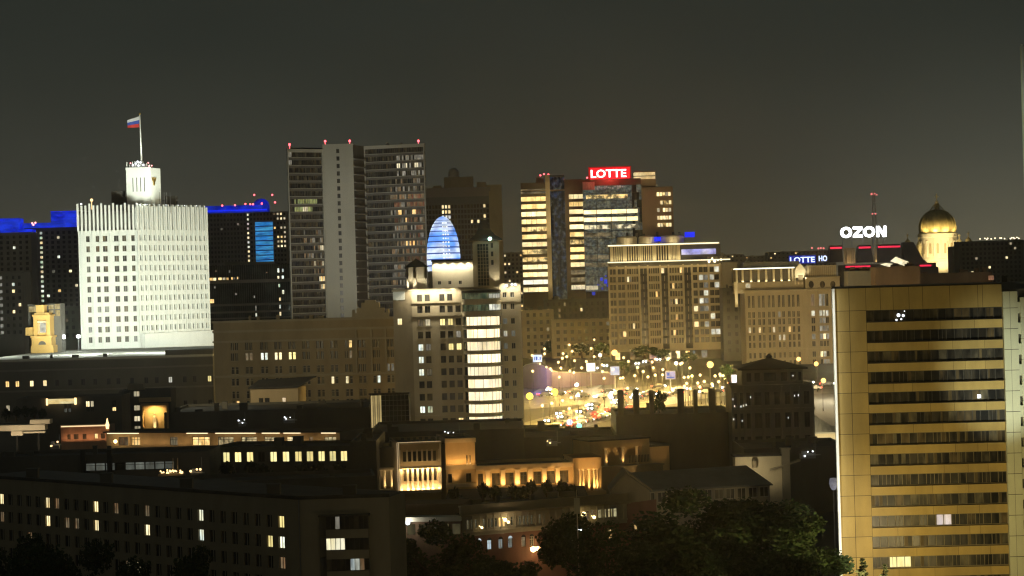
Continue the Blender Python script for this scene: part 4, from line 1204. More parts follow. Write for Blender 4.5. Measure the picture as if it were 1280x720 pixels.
# ================================================================== tower with the round glazed bay
def bay_tower():
    rnd = random.Random(51)
    d = 604
    fr = face(490, 653.5, 380, d); zb = ground(d)
    root = thing('bay_tower', 'stone apartment tower with a floodlit top and a round bay of glowing floors', 'apartment building', (fr.pt(18,-8,0).x, d+8, zb))
    S = lambda px, py=440: fr.S(px, py); Z = lambda py, px=560: fr.Z(px, py)
    yr = [402.3 + 15.55*k for k in range(10)]
    # left set-back wing
    a, b = S(491,370), S(514.5,370); zl = Z(361, 500)
    facade(root, fr, a, b, zb, zl, [(S(497,410), S(503,410))], [(Z(y+4.2,500), Z(y-4,500)) for y in (402,)], m_stone3, lambda r, c: m_lw2, .3, m_frame)
    ls = MB(); ls.fbox(fr, S(491.2,370), S(506,370), .02, .25, Z(375,500), Z(360.5,500)); ls.build('pale_panel', m_paleroof, root); flood(fr.pt(S(498,370), 5, Z(380,500)), fr.pt(S(498,370), 0, Z(368,500)), 1.1, (.95,1,.88), 45)
    # main body
    c, e = b+.01, S(579); zm = Z(361, 545)
    xs = [526.3, 535.8, 554.2, 564, 574]
    cols = [(S(x-3.3), S(x+3.3)) for x in xs]
    rows = [(Z(y+4.4), Z(y-4.2)) for y in [371.5, 386] + yr]
    lit = {(2,1): m_lyel2, (2,2): m_lyel, (2,3): m_lyel, (5-1,3): m_lyel, (4,4): m_lyel, (4,0): m_lc, (5,0): m_lc, (6,0): m_lc, (4,1): m_ldim2, (9,0): m_lc, (9,1): m_lgreen, (10,4): m_lw, (3,4): m_ldim2, (6,1): m_ldim, (2,0): m_ldim}
    facade(root, fr, c, e, zb, zm, cols, rows, m_stone, lambda r, q: (None if (r == 0 and q in (4,)) else lit.get((r, q), m_glass if rnd.random() < .92 else m_curtain)), .35, m_darkframe)
    shell(root, fr, a, S(653,440), zb, zl-.05, 16, m_stone, m_roof)
    # right wing beyond the bay
    f, g = S(626.5), S(653); zr = Z(356, 640)
    cols2 = [(S(x-2.6), S(x+2.6)) for x in (632.5, 642.3)]
    rows2 = [(Z(y+3.8,637), Z(y-3.8,637)) for y in [368, 383] + [y-1 for y in yr]]
    facade(root, fr, f, g, zb, zr, cols2, rows2, m_stone, lambda r, q: {(2,0): m_lgrey, (3,0): m_lc2, (3,1): m_lgrey, (4,0): m_lgrey}.get((r, q), m_glass), .35, m_frame)
    cap = MB(); cap.fbox(fr, f-.1, g+.1, -9, .3, zr+.01, zr+.5); cap.build('parapet', m_stone, root)
    hd = MB(); hd.fbox(fr, f, g, -9, -.02, zm-1.5, zr); hd.build('side_wall', m_stone, root)
    # string courses, sills
    cn = MB()
    cn.fbox(fr, a-.2, e, .01, .5, zm-.5, zm+.1); cn.fbox(fr, c, e, .01, .35, Z(378)-.1, Z(377)+.2); cn.fbox(fr, c, e, .01, .35, Z(394)-.2, Z(393)); cn.fbox(fr, f, g, .01, .3, Z(376,640)-.2, Z(375,640))
    cn.fbox(fr, c, e, .01, .4, Z(520)-.2, Z(519)+.1)
    for r in rows[2:]:
        for q in cols: cn.fbox(fr, q[0]-.12, q[1]+.12, .01, .2, r[0]-.22, r[0]-.03)
    for r in rows2[2:]:
        for q in cols2: cn.fbox(fr, q[0]-.12, q[1]+.12, .01, .2, r[0]-.22, r[0]-.03)
    cn.build('string_course', m_stone, root)
    # round bay: stack of parapets and glowing glazing
    ca, cb = S(579.5), S(627.5); cc = (ca+cb)/2; R0 = (cb-ca)/2; ctr = fr.pt(cc, -.3, 0)
    a0, a1 = fr.ang + math.pi, fr.ang + 2*math.pi
    def ring(mb, r, z0, z1, m=0, n=20, t0=a0, t1=a1): mb.lathe((ctr.x, ctr.y), [(r, z0), (r, z1)], n, m, t0, t1)
    zc = [Z(y, 603) for y in [404.5-3 + 15.55*k for k in range(10)]]
    pz = MB()
    for k, z in enumerate(zc):
        zt_ = z + 1.25; zb_ = z - 1.02
        ztop = (zc[k-1]-1.02) if k else z + 2.4
        mb = MB(); mb.lathe((ctr.x,ctr.y), [(R0-.4, zt_+.0), (R0+.12, zt_+.02), (R0+.12, ztop-.25), (R0+.25, ztop-.25), (R0+.25, ztop), (R0-.4, ztop)], 20, 0, a0, a1)
        mb.build('bay_parapet', m_stone, root)
        gl = MB(); ring(gl, R0-.25, zb_, zt_, 0, 22)
        go = gl.build('bay_glazing', m_lbay if k else m_lbay, root)
        mu = MB()
        for j in range(13):
            t = a0 + (a1-a0)*(j+.5)/13
            if rnd.random() < .25 and 2 < j < 10: continue
            p = Vector((ctr.x+(R0-.18)*math.cos(t), ctr.y+(R0-.18)*math.sin(t), 0)); mu.tube((p.x,p.y,zb_), (p.x,p.y,zt_), .06, n=4)
        sub(mu.build('mullion', m_darkframe, root), go)
        dk = MB()
        ring(dk, R0-.1, zb_, zt_, 0, 4, a0, a0+.62); sub(dk.build('side_pane', m_glassg, root), go); dk = MB(); ring(dk, R0-.1, zb_, zt_, 0, 3, a1-.34, a1)
        sub(dk.build('side_pane', m_glassg, root), go)
    mb = MB(); ring(mb, R0, zb, zc[-1]-1.02); mb.build('bay_base', m_stone, root)
    # dim green winter gardens above the bay
    for y0, y1, sd in ((373.5, 366, 1), (388.5, 378.5, 2)):
        z0, z1 = Z(y0,603), Z(y1,603)
        mb = MB(); ring(mb, R0-.1, z0, z1); go = mb.build('winter_garden', [m_lgreend, m_lgreend][0], root)
        mu = MB()
        for j in range(15):
            t = a0 + (a1-a0)*(j+.5)/15; p = Vector((ctr.x+(R0-.04)*math.cos(t), ctr.y+(R0-.04)*math.sin(t), 0)); mu.tube((p.x,p.y,z0), (p.x,p.y,z1), .07, n=4)
        sub(mu.build('mullion', m_darkframe, root), go)
        wp = MB(); ring(wp, R0-.02, z0+.2, z1-.3, 0, 5, a1-1.15, a1-.15); sub(wp.build('lit_pane', m_lc2, root), go)
        mb = MB(); mb.lathe((ctr.x,ctr.y), [(R0-.4,z0-1.5),(R0+.2,z0-1.5),(R0+.2,z0-.02),(R0-.4,z0-.02)], 20, 0, a0, a1); mb.build('bay_parapet', m_stone, root)
    mb = MB(); mb.lathe((ctr.x,ctr.y), [(R0+.15, Z(366,603)+.01),(R0+.15, Z(363,603)),(.1, Z(361,603))], 20, 0, a0, a1); mb.build('bay_roof', m_roof, root)
    # drum block floodlit cream
    o = -3.0
    f2 = Fr(fr.pt(S(540,345), o, 0), fr.pt(S(592,345), o, 0)); zd = f2.Z(565, 326.5)
    cols3 = [(f2.S(x-2, 353), f2.S(x+2, 353)) for x in (549.3, 562.3, 575.3)]
    facade(root, f2, 0, f2.len, zm-1, zd, cols3, [(f2.Z(562,355.5), f2.Z(562,351))], m_cream2, lambda r, q: m_glass, .3, m_frame)
    shell(root, f2, 0, f2.len, zm-1, zd+.02, 9, m_cream2, m_roof)
    rs = MB(); rs.fbox(f2, -.2, f2.len+.2, -9.2, .3, zd+.03, zd+.5); rs.build('drum_cornice', m_roof, root)
    # turret with a lattice and a bent hipped roof
    f3 = Fr(fr.pt(S(591,330), -2.2, 0), fr.pt(S(624.5,330), -2.2, 0)); zt3 = f3.Z(605, 301)
    tb = MB(); tb.fbox(f3, 0, f3.len, -7, 0, zm-1, zt3); tb.build('turret', m_stone, root)
    lt = MB(); x0, x1 = f3.S(597,330), f3.S(611,330); lt.fbox(f3, x0, x1, .01, .06, f3.Z(604,358), f3.Z(604,305)); lo = lt.build('turret_glazing', m_glassg, root)
    lm = MB()
    for k in range(5): x = x0+(x1-x0)*k/4; lm.fbox(f3, x-.07, x+.07, .07, .16, f3.Z(604,358), f3.Z(604,305))
    for k in range(12): z = f3.Z(604,357)+k*.95; lm.fbox(f3, x0, x1, .07, .15, z-.05, z+.05)
    sub(lm.build('mullion', m_stone2, root), lo)
    pc = MB()
    for k in range(3): z = f3.Z(616,331)+k*2.3; pc.fbox(f3, f3.S(614,330), f3.S(617,330), .01, .05, z, z+1.3)
    pc.build('turret_window', m_glass, root)
    rf = MB(); e0, e1 = -.9, f3.len+.9; zz = zt3
    rf.fbox(f3, e0, e1, -8, .9, zz+.01, zz+.35)
    def P4(k, z): m_ = f3.len*.42; return [f3.pt(m_+(e0-m_)*k,.9-(4.4)*(1-k),z), f3.pt(m_+(e1-m_)*k,.9-(4.4)*(1-k),z), f3.pt(m_+(e1-m_)*k,-8+4.4*(1-k),z), f3.pt(m_+(e0-m_)*k,-8+4.4*(1-k),z)]
    lv = [(1,zz+.35),(.62,zz+1.6),(.36,zz+3.3),(.18,zz+5.8)]
    for (k0,z0),(k1,z1) in zip(lv, lv[1:]):
        p, q = P4(k0,z0), P4(k1,z1)
        for i in range(4): rf.quad(p[i], p[(i+1)%4], q[(i+1)%4], q[i])
    q = P4(*lv[-1]); rf.quad(*q)
    rf.build('turret_roof', m_roof, root)
    # left roof pavilion
    f4 = Fr(fr.pt(S(506,345), -1.5, 0), fr.pt(S(533,345), -1.5, 0)); zp = f4.Z(520, 334)
    pv = MB()
    for x0, x1 in ((508,510.5),(516.5,520),(530.5,533)): pv.fbox(f4, f4.S(x0,345), f4.S(x1,345), -3, 0, zm-.5, zp)
    pv.fbox(f4, f4.S(508,345), f4.S(533,345), -3, -2.6, zm-.5, zp); pv.fbox(f4, f4.S(508,345), f4.S(533,345), -2.59, 0, f4.Z(520,348), zp); pv.build('roof_pavilion', m_cream2, root)
    pr = MB(); poly = [f4.pt(f4.S(505,345),.6,0), f4.pt(f4.S(536,345),.6,0), f4.pt(f4.S(536,345),-4,0), f4.pt(f4.S(505,345),-4,0)]
    pr.roof4(poly, zp+.02, zp+2.4); pr.roof4([p for p in reversed(poly)], zp+.01, zp+.012); pr.build('pavilion_roof', m_roofgrey, root)
    # floodlights
    w = (1,.90,.66)
    for px in (546, 556, 566, 576, 586): flood(f2.pt(f2.S(px,345), 1.1, zd-.2), f2.pt(f2.S(px,345), 0, zd-3.5), 6.0, w, 110)
    for px in (518, 526, 536, 546, 556, 568): flood(fr.pt(S(px), 2.2, zm-.2), fr.pt(S(px), 0, zm-3.0), 7.5, w, 130)
    for px in (633, 646): flood(fr.pt(S(px), 2.0, zr+.1), fr.pt(S(px), 0, zr-2.6), 8.0, w, 130)
    flood(f4.pt(f4.S(513,345), .8, zm+.1), f4.pt(f4.S(513,345), -1, zp-.8), 3, w, 100); flood(f4.pt(f4.S(525,345), .8, zm+.1), f4.pt(f4.S(525,345), -1, zp-.8), 3, w, 100)
    flood(f3.pt(f3.S(620,340), 1.8, zm+.3), f3.pt(f3.S(619,320), 0, zm+6), 2.2, w, 70)
    lamp = MB(); s, z = f3.hit(612.3, 298.6); lamp.ball(f3.pt(s,1.3,z), .5, 8); lamp.build('roof_lamp', m_greenlamp, root)
    lamp = MB()
    for px, py in ((633,357),(640,355.5),(644,356)): s, z = fr.hit(px, py); lamp.ball(fr.pt(s,.9,z), .35, 8)
    lamp.build('roof_lamp', m_whitelamp2, root)
    plight(f3.pt(f3.S(612,298), 1.9, zt3+.6), 260, (.7,1,.85))
    # a warm wash from the streets below on the lower storeys
    flood(fr.pt(S(600), 60, zb+6), fr.pt(S(585), 0, Z(455)), .24, (1,.84,.56), 60)
m_cream2 = M('cream_render', (.62,.56,.42), .85, .07, .3)
m_lgreend = LIT('lit_green_dim', (.25,.42,.24), (.5,.55,.3), .28, .6, .3, .1)
m_lc2 = LIT('lit_white', (.95,.95,.8), (.9,.88,.65), .95, .5, .5, .4)
m_greenlamp = EM('green_white_lamp', (.6,1,.8), 7)
bay_tower()
# ================================================================== white government tower on its long podium
def podium():
    rnd = random.Random(61)
    d = 690
    fr = face(-30, 266, 450, d); zb = ground(d); zt = fr.Z(100, 447); L_ = fr.len
    root = thing('podium_building', 'long dark low building whose pale roof terrace is floodlit, below the white tower', 'building', (fr.pt(L_/2,-40,0).x, d+40, zb))
    S = lambda px, py=478: fr.S(px, py); Z = lambda py, px=120: fr.Z(px, py)
    xs = [9, 21.5, 39.5, 56] + rng_lin(71, 104, 3) + [119, 136, 148, 165, 183, 196, 213, 231, 243, 262]
    cols = [(S(x-2.4), S(x+2.4)) for x in xs]
    lit = {0: m_lw, 1: m_lw, 2: m_lw2, 3: m_lw2, 13: m_lc2, 16: m_lyel}
    rows = [(Z(481), Z(473.5)), (Z(511), Z(503.5))]
    facade(root, fr, 0, L_, zb, zt-.7, cols, rows, m_darkgrey, lambda r, c: (lit.get(c, m_glass) if r == 0 else (m_lyel2 if c == 0 else m_glass)), .3, m_darkframe)
    sb = MB()
    a, b, c, e = fr.pt(-.2,.2,0), fr.pt(L_,.2,0), fr.pt(L_,-112,0), fr.pt(-.2,-112,0)
    sb.prism([(p.x,p.y) for p in (a,b,c,e)], zt-.7, zt)
    sb.build('terrace', m_paleroof, root)
    w = MB()
    for p, q in ((b,c),(c,e),(e,a)): w.quad(Vector((p.x,p.y,zb)), Vector((q.x,q.y,zb)), Vector((q.x,q.y,zt-.7)), Vector((p.x,p.y,zt-.7)))
    w.build('side_wall', m_darkgrey, root)
    cn = MB(); cn.fbox(fr, -.2, L_, .01, .6, Z(461)-.2, Z(460)+.1); cn.fbox(fr, -.2, L_, .01, .45, Z(487)-.15, Z(485.5)); cn.fbox(fr, 0, L_, .2, .5, zt-1.0, zt-.72)
    cn.build('cornice', m_greyplaster, root)
    # dark step at the right end of the roof
    s = MB(); s.fbox(fr, S(207,448), L_+.1, -9, .4, zt+.01, zt+1.6); s.build('roof_step', m_darkgrey, root)
    roof_clutter(root, fr, 6, L_*.75, 6, zt, 4, rnd, m_darkwall, 1.2)
m_darkgrey = M('soot_grey_wall', (.13,.125,.105), .9, .2, .12)
podium()

def white_tower():
    rnd = random.Random(62)
    d = 806
    A, B, C = P(96.8, 260, d-4), P(171, 260, d), P(257, 258, d+34)
    fl, fr = Fr(A, B), Fr(B, C)
    zb = 29.0; zt = fl.Z(130, 258)
    root = thing('white_tower', 'floodlit white government tower with vertical fins, a clock turret and a flag', 'tower', (B.x, d+14, zb))
    SL = lambda px, py=340: fl.S(px, py); Z = lambda py, px=135: fl.Z(px, py)
    yr = [298.3 + 12.62*k for k in range(11)]
    xs = [111.5, 123.6, 133, 147, 157, 168]; ws = [4.6, 4.6, 5.8, 5.8, 5, 4.4]
    cols = [(SL(x-w/2,360), SL(x+w/2,360)) for x, w in zip(xs, ws)]
    rows = [(Z(y+3.7), Z(y-3.7)) for y in yr]
    zband = Z(288)
    litm = {(1,1): m_ldim, (1,2): m_glassb, (3,0): m_curtainw, (7,1): m_curtainw, (7,2): m_curtainw, (4,3): m_curtain, (9,1): m_curtain, (9,2): m_curtain, (10,0): m_curtain, (10,1): m_curtain, (10,2): m_curtain, (10,4): m_curtain, (8,4): m_curtain, (5,2): m_curtain, (5,1): m_curtain}
    facade(root, fl, 0, fl.len, zb, zband, cols, rows, m_white, lambda r, c: litm.get((r,c), m_glassb if (r+c) % 3 else m_glass), .45, m_frame, limit=66)
    fa = MB(); 
    for k in range(11):
        for q in cols: fa.fbox(fl, q[0]-.1, q[1]+.1, .005, .18, rows[k][0]-.25, rows[k][0]-.05)
    for px in (104, 107.5, 117.5, 128.4, 140, 152, 162.5): s = SL(px,360); fa.fbox(fl, s-.22, s+.22, .006, .42, zb, zband)
    fa.fbox(fl, -.2, fl.len, .007, .55, zband-.35, zband); fa.fbox(fl, 0, fl.len, .007, .6, Z(418)-.3, Z(418))
    fa.build('pilaster', m_whitefin, root)
    # right side facade: dense fins, small windows between
    n = 15; step = fr.len/n; LN = fr.len
    def rz(y): return fl.Z(171, y)
    cols2 = [(step*k+.95, step*k+1.75) for k in range(n)]
    rows2 = [(Z(y+3.0), Z(y-3.6)) for y in yr]
    facade(root, fr, 0, LN, zb, zband, cols2, rows2, m_white, lambda r, c: m_glass if (r*5+c*7) % 4 else m_curtain, .3, m_frame, mull=(-1,0), limit=100)
    fb = MB()
    for k in range(n+1):
        s = step*k; fb.fbox(fr, s-.5, s+.5, .01, .45, zb, zt)
    fb.build('fin', m_whitefin, root)
    bl = MB()
    for k, r in enumerate(rows2): bl.fbox(fr, .4, LN-.4, .012, .3, r[0]-1.6, r[0]-.1)
    bl.fbox(fr, -.1, LN+1.6, .015, 2.2, zb, Z(418)-.1)
    bl.build('spandrel', m_whitefin, root)
    # crown: free fins with dark gaps between on the left, tight on the right
    cr = MB()
    m = 15
    for k in range(m+1):
        s = fl.len*k/m; cr.fbox(fl, s-.36, s+.36, -.5, .5, zband+.01, zt + (.4 if k % 3 else 1.1))
    for k in range(2*n):
        s = step*.5*k+.3; cr.fbox(fr, s-.28, s+.28, -.8, .35, zband+.01, zt+(.7 if k % 2 else -.2))
    cr.build('crown_fin', m_whitefin, root)
    ci = MB(); ci.fbox(fl, .2, fl.len, -2.2, -1.6, zband-.2, zt-1.6); ci.build('crown_wall', m_greyplaster, root)
    ci = MB(); ci.fbox(fr, 0, LN, -1.6, -.85, zband-.2, zt-.9); ci.build('crown_wall', m_whitefin, root)
    # back and roof
    bk = [A, B, C, C+Vector((-14,22,0)), A+Vector((2,30,0))]
    mb = MB()
    for p, q in ((bk[2],bk[3]),(bk[3],bk[4]),(bk[4],bk[0])): mb.quad(Vector((p.x,p.y,zb)), Vector((q.x,q.y,zb)), Vector((q.x,q.y,zt-1)), Vector((p.x,p.y,zt-1)))
    mb.build('side_wall', m_white, root)
    rb = MB(); rb.v += [Vector((p.x,p.y,zt-2.5)) for p in bk]; rb.f.append((0,1,2,3,4)); rb.m.append(0); rb.build('roof', m_roof, root)
    # turret
    dt = d + 12
    ft = face(158, 188.5, 230, dt); zt0 = zt-2.5; zt1 = ft.Z(172, 210)
    tb = MB(); tb.fbox(ft, 0, ft.len, -9, 0, zt0, zt1); tb.fbox(ft, -.15, ft.len+.15, -9.2, .15, zt1-.5, zt1+.25)
    fs = Fr(ft.pt(ft.len,0,0), ft.pt(ft.len,0,0)+Vector((2.5,7,0)))
    tb.fbox(fs, 0, fs.len, -2, .02, zt0, zt1-.02)
    to = tb.build('turret', m_white, root)
    sl = MB()
    for px in (166.2, 171, 175.8, 180.5): s = ft.S(px, 230); sl.fbox(ft, s-.14, s+.14, .005, .05, ft.Z(172,239.5), ft.Z(172,222))
    sub(sl.build('slot_window', m_glass, root), to)
    em = MB(); s, z = fs.hit(192, 227); 
    em.fbox(fs, s-.5, s+.5, .03, .3, z-1.4, z+.9)
    for sg in (-1, 1):
        em.hexa([fs.pt(s+sg*.5,.25,z-.2), fs.pt(s+sg*1.5,.25,z+.6), fs.pt(s+sg*1.5,.05,z+.6), fs.pt(s+sg*.5,.05,z-.2)], [fs.pt(s+sg*.5,.25,z+.8), fs.pt(s+sg*1.5,.25,z+1.7), fs.pt(s+sg*1.5,.05,z+1.7), fs.pt(s+sg*.5,.05,z+.8)])
        em.ball(fs.pt(s+sg*.35,.2,z+1.3), .32, 6)
    sub(em.build('emblem', m_gilding, root), to)
    rl = MB()
    for k in range(9):
        s = .3 + (ft.len-.6)*k/8; h = rnd.uniform(.8, 2.2); rl.fbox(ft, s-.12, s+.12, -.6, -.3, zt1+.26, zt1+.26+h)
    rl.fbox(ft, 1.4, ft.len-1.6, -5, -2, zt1+.26, zt1+1.5); rl.fbox(ft, 2.6, ft.len-3, -4.5, -2.5, zt1+1.5, zt1+2.6)
    rl.build('lamp_rack', m_white, root)
    lb = MB()
    for px, py in ((166,206.5),(169.5,204.5),(172,202),(175.5,203),(179,206),(173,207)): s, z = ft.hit(px,py); lb.ball(ft.pt(s,-.2,z), .38, 6)
    lb.build('roof_lamp', m_whitelamp2, root)
    lb = MB()
    for px, py in ((185.3,203.5),(189.5,207),(186,207.5),(163,204)): s, z = ft.hit(px,py); lb.ball(ft.pt(s,-.2,z), .28, 6)
    lb.build('beacon', m_pinklamp, root)
    # roof plant rooms, masts
    for px0, px1, y in ((139,153,238.5),(151,161,246),(200,213,243)):
        pk = MB(); a, b = ft.S(px0,250), ft.S(px1,250); bk_ = 12 if px0 == 200 else 0; pk.fbox(ft, a, b, -6-bk_, -.5-bk_, zt0, ft.Z((px0+px1)/2, y)); pk.build('plant_room', m_darkwall, root)
    an = MB()
    for px in (198, 204, 207, 211.5): s, z = ft.hit(px, 240); an.tube(ft.pt(s,-2,zt0), ft.pt(s,-2,z), .08)
    a, b = ft.S(194,248), ft.S(216,248); an.fbox(ft, a, b, -13.7, -13.4, ft.Z(200,249.3), ft.Z(200,248)); an.build('antenna', m_metal, root)
    bc = MB(); s, z = fl.hit(114.5, 250); bc.ball(fl.pt(s,-1,z), .55, 8); bc.tube(fl.pt(s,-1,zt-1), fl.pt(s,-1,z), .1); bc.build('beacon', m_orange2, root)
    bc = MB(); s, z = fl.hit(101.5, 255); bc.ball(fl.pt(s,-1,z), .35, 8); bc.build('beacon', m_whitelamp2, root)
    bc = MB()
    for k in range(10): s = step*(1+1.35*k); bc.ball(fr.pt(s,-.4,zt+.6), .16, 6)
    bc.build('roof_lamp', m_whitelamp2, root)
    # floodlights: fixtures along the terrace
    w = (.93, 1.0, .86)
    for px in (60, 110, 160):
        p = P(px, 447, 715); flood((p.x, 722, 34), fl.pt(fl.len*(.25+.25*(px-60)/50), 0, zt-22), 1.1, w, 75, .9, 1.5)
    for k in range(3):
        p = fr.pt(LN*(.15+.33*k), 78, 34); flood(tuple(p), fr.pt(LN*(.2+.3*k), 0, zt-24), .8, w, 75, .9, 1.5)
    flood(tuple(ft.pt(ft.len/2+6, 18, zt0+1)), ft.pt(ft.len/2, 0, zt1-4), 3.2, w, 50, .7, .8)
    flood(tuple(ft.pt(ft.len+22, 14, zt0+1)), ft.pt(ft.len, 0, zt1-4), 1.7, w, 40, .7, .8)
    flood(tuple(ft.pt(ft.len/2+1, 3, zt1+.5)), ft.pt(ft.len*.58, -2, zt1+10), 3.0, w, 60, .7, .3)
    for px in (20, 120, 215):
        p = P(px, 444, 745); plight((p.x, 725, 40), 5000 if px == 20 else 16000, w, 1.0, 'terrace_light')
    # flag on its pole: a separate thing
    s, z = ft.hit(175.5, 207); base = ft.pt(s, -3, zt1)
    top = P(174.6, 143, dt+3)
    fp = thing('flagpole', 'white flagpole on top of the white tower turret', 'flagpole', tuple(base))
    pm = MB(); pm.tube(base, base+Vector((0,0,1.8)), .9, .5, 8); pm.tube(base+Vector((0,0,1.8)), Vector((top.x,top.y,top.z)), .34, .16, 8); pm.build('pole', m_white, fp)
    kb = MB(); kb.ball(top+Vector((0,0,.2)), .42, 8); kb.build('finial', m_gilding, fp)
    fg = MB(); W, H = 4.4, 4.0; nx, ny = 10, 6
    def fpnt(i, j):
        u = i/nx; v = j/ny
        x = -.2 - W*u; zz = -.7 - H*v*(1-.30*u) - 1.35*u; y = .5*math.sin(6*u+1.5*v)*u
        return top + Vector((x, y, zz))
    for i in range(nx):
        for j in range(ny): fg.quad(fpnt(i+1,j), fpnt(i,j), fpnt(i,j+1), fpnt(i+1,j+1), j//2)
    fo = fg.build('flag', [m_flagw, m_flagb, m_flagr], None)
    tag(fo, 'white, blue and red striped flag flying from the pole on the white tower', 'flag')
    fo.modifiers.new('thickness', 'SOLIDIFY').thickness = .04
    flood(tuple(base+Vector((1.5,-5,.5))), top-Vector((2,0,3)), 1.6, w, 40)
m_curtainw = GLASS('pale_curtained_glass', (.10,.10,.085), (.32,.32,.27), .35, .6)
m_pinklamp = EM('pink_lamp', (1,.35,.35), 3)
m_flagw = M('flag_white', (.75,.75,.75), .9, .05, 1); m_flagb = M('flag_blue', (.05,.10,.45), .9, .05, 1); m_flagr = M('flag_red', (.60,.05,.04), .9, .05, 1)
white_tower()

# floodlight masts left of the white tower, burning white
for i, (px, py, r) in enumerate(((78, 421, .9), (98, 420.5, .62))):
    p = P(px, py, 775)
    t = thing('floodlight_mast', ['blazing white floodlight on a short mast, between the yellow bell tower and the white tower', 'smaller white floodlight close to the left edge of the white tower'][i], 'floodlight', (p.x, p.y, 31))
    mb = MB(); mb.tube((p.x,p.y,31), (p.x,p.y,p.z), .15); mb.build('pole', m_metal, t)
    mb = MB(); mb.box(p.x-r, p.x+r, p.y-.3, p.y+.1, p.z-r*.7, p.z+r*.7); mb.ball((p.x,p.y-.2,p.z), r*.9, 8); mb.build('lamp', m_whitelamp, t)
    plight((p.x, p.y-1.5, p.z), 1500*r, (.92,1,.95), .6)

def bell_tower():
    d = 765
    fr = face(36, 66, 400, d); zb = ground(d); c = fr.pt(fr.len*.5,-4,0)
    root = thing('bell_tower', 'small yellow floodlit bell tower with an arched opening, left of the white tower', 'bell tower', (c.x, c.y, zb))
    S = lambda px: fr.S(px, 410); Z = lambda py: fr.Z(50, py)
    a = MB()
    def slab(x0, x1, y0, y1, dep, o=0): a.fbox(fr, S(x0), S(x1), -dep, o, Z(y0), Z(y1))
    slab(39, 64, 432, 422, 8, 0); slab(38, 65.5, 422, 419.8, 8.4, .35)
    slab(42, 46.5, 419.8, 395.5, 7, 0); slab(58, 62.5, 419.8, 395.5, 7, 0); slab(46.5, 58, 399.5, 395.5, 7, -.02); slab(46.5, 58, 419.8, 396, 7, -1.6)
    slab(40.5, 64, 395.5, 393.5, 7.4, .3); slab(43, 61, 393.5, 391, 6.5, -.3); slab(45, 55, 391, 382.5, 5.5, -.8); slab(44.3,55.8,382.5,381.3,6,-.5)
    slab(31, 42, 419, 409, 6, -1.0)
    a.fbox(fr, S(38), S(66), -8, 0, zb, Z(432))
    a.build('wall', m_yellow, root)
    o = MB(); cx = S(52.3); o.fbox(fr, cx-1.1, cx+1.1, -1.6, -1.55, Z(416), Z(406))
    for k in range(8):
        t0, t1 = math.pi*k/8, math.pi*(k+1)/8; z = Z(406); o.tri(fr.pt(cx,-1.55,z), fr.pt(cx+1.1*math.cos(t0),-1.55,z+1.1*math.sin(t0)), fr.pt(cx+1.1*math.cos(t1),-1.55,z+1.1*math.sin(t1)))
    o.build('arched_opening', m_lc2, root)
    f_ = MB()
    for sg in (-1,1): f_.fbox(fr, cx+sg*1.75-.3, cx+sg*1.75+.3, -1.5, -.9, Z(417), Z(405))
    f_.fbox(fr, cx-2.1, cx+2.1, -1.5, -.7, Z(403.5), Z(401.5)); f_.build('surround', m_goldtrim, root)
    v = MB(); cz = Z(431)
    for k in range(8):
        t0, t1 = math.pi*k/8, math.pi*(k+1)/8; v.tri(fr.pt(cx,.05,cz), fr.pt(cx+1.3*math.cos(t0),.05,cz+1.3*math.sin(t0)), fr.pt(cx+1.3*math.cos(t1),.05,cz+1.3*math.sin(t1)))
    v.build('arch', m_darkwall, root)
    # lit gallery behind its head
    g = MB()
    for x0, x1, y0, y1 in ((31.5,37,390,383),(37.6,44.5,390,383),(56.5,62.5,387,381.5),(64,70.5,387,380.5),(57,62,391.5,388.5),(65,70.5,396,388.5)): g.fbox(fr, S(x0), S(x1), -7, -6.5, Z(y0), Z(y1))
    g.build('lit_window', m_lyel2b, root)
    gw = MB(); gw.fbox(fr, S(30), S(71.5), -14, -7.02, zb, Z(380)); gw.build('rear_wall', m_darkwall, root)
    y = (1,.78,.32)
    flood(tuple(fr.pt(S(52), 5, Z(434))), fr.pt(S(52), 0, Z(410)), .8, y, 90); flood(tuple(fr.pt(S(44), 9, Z(428))), fr.pt(S(48), -.5, Z(390)), .5, y, 70)
    flood(tuple(fr.pt(S(52), -.3, Z(419))), fr.pt(S(52), -1.6, Z(410)), 1.2, y, 120)
m_yellow = M('ochre_church_wall', (.52,.33,.10), .85, .1, .4)
m_lyel2b = LIT('lit_gallery_yellow', (1,.78,.32), (1,.84,.45), .85, lo=.4)
bell_tower()

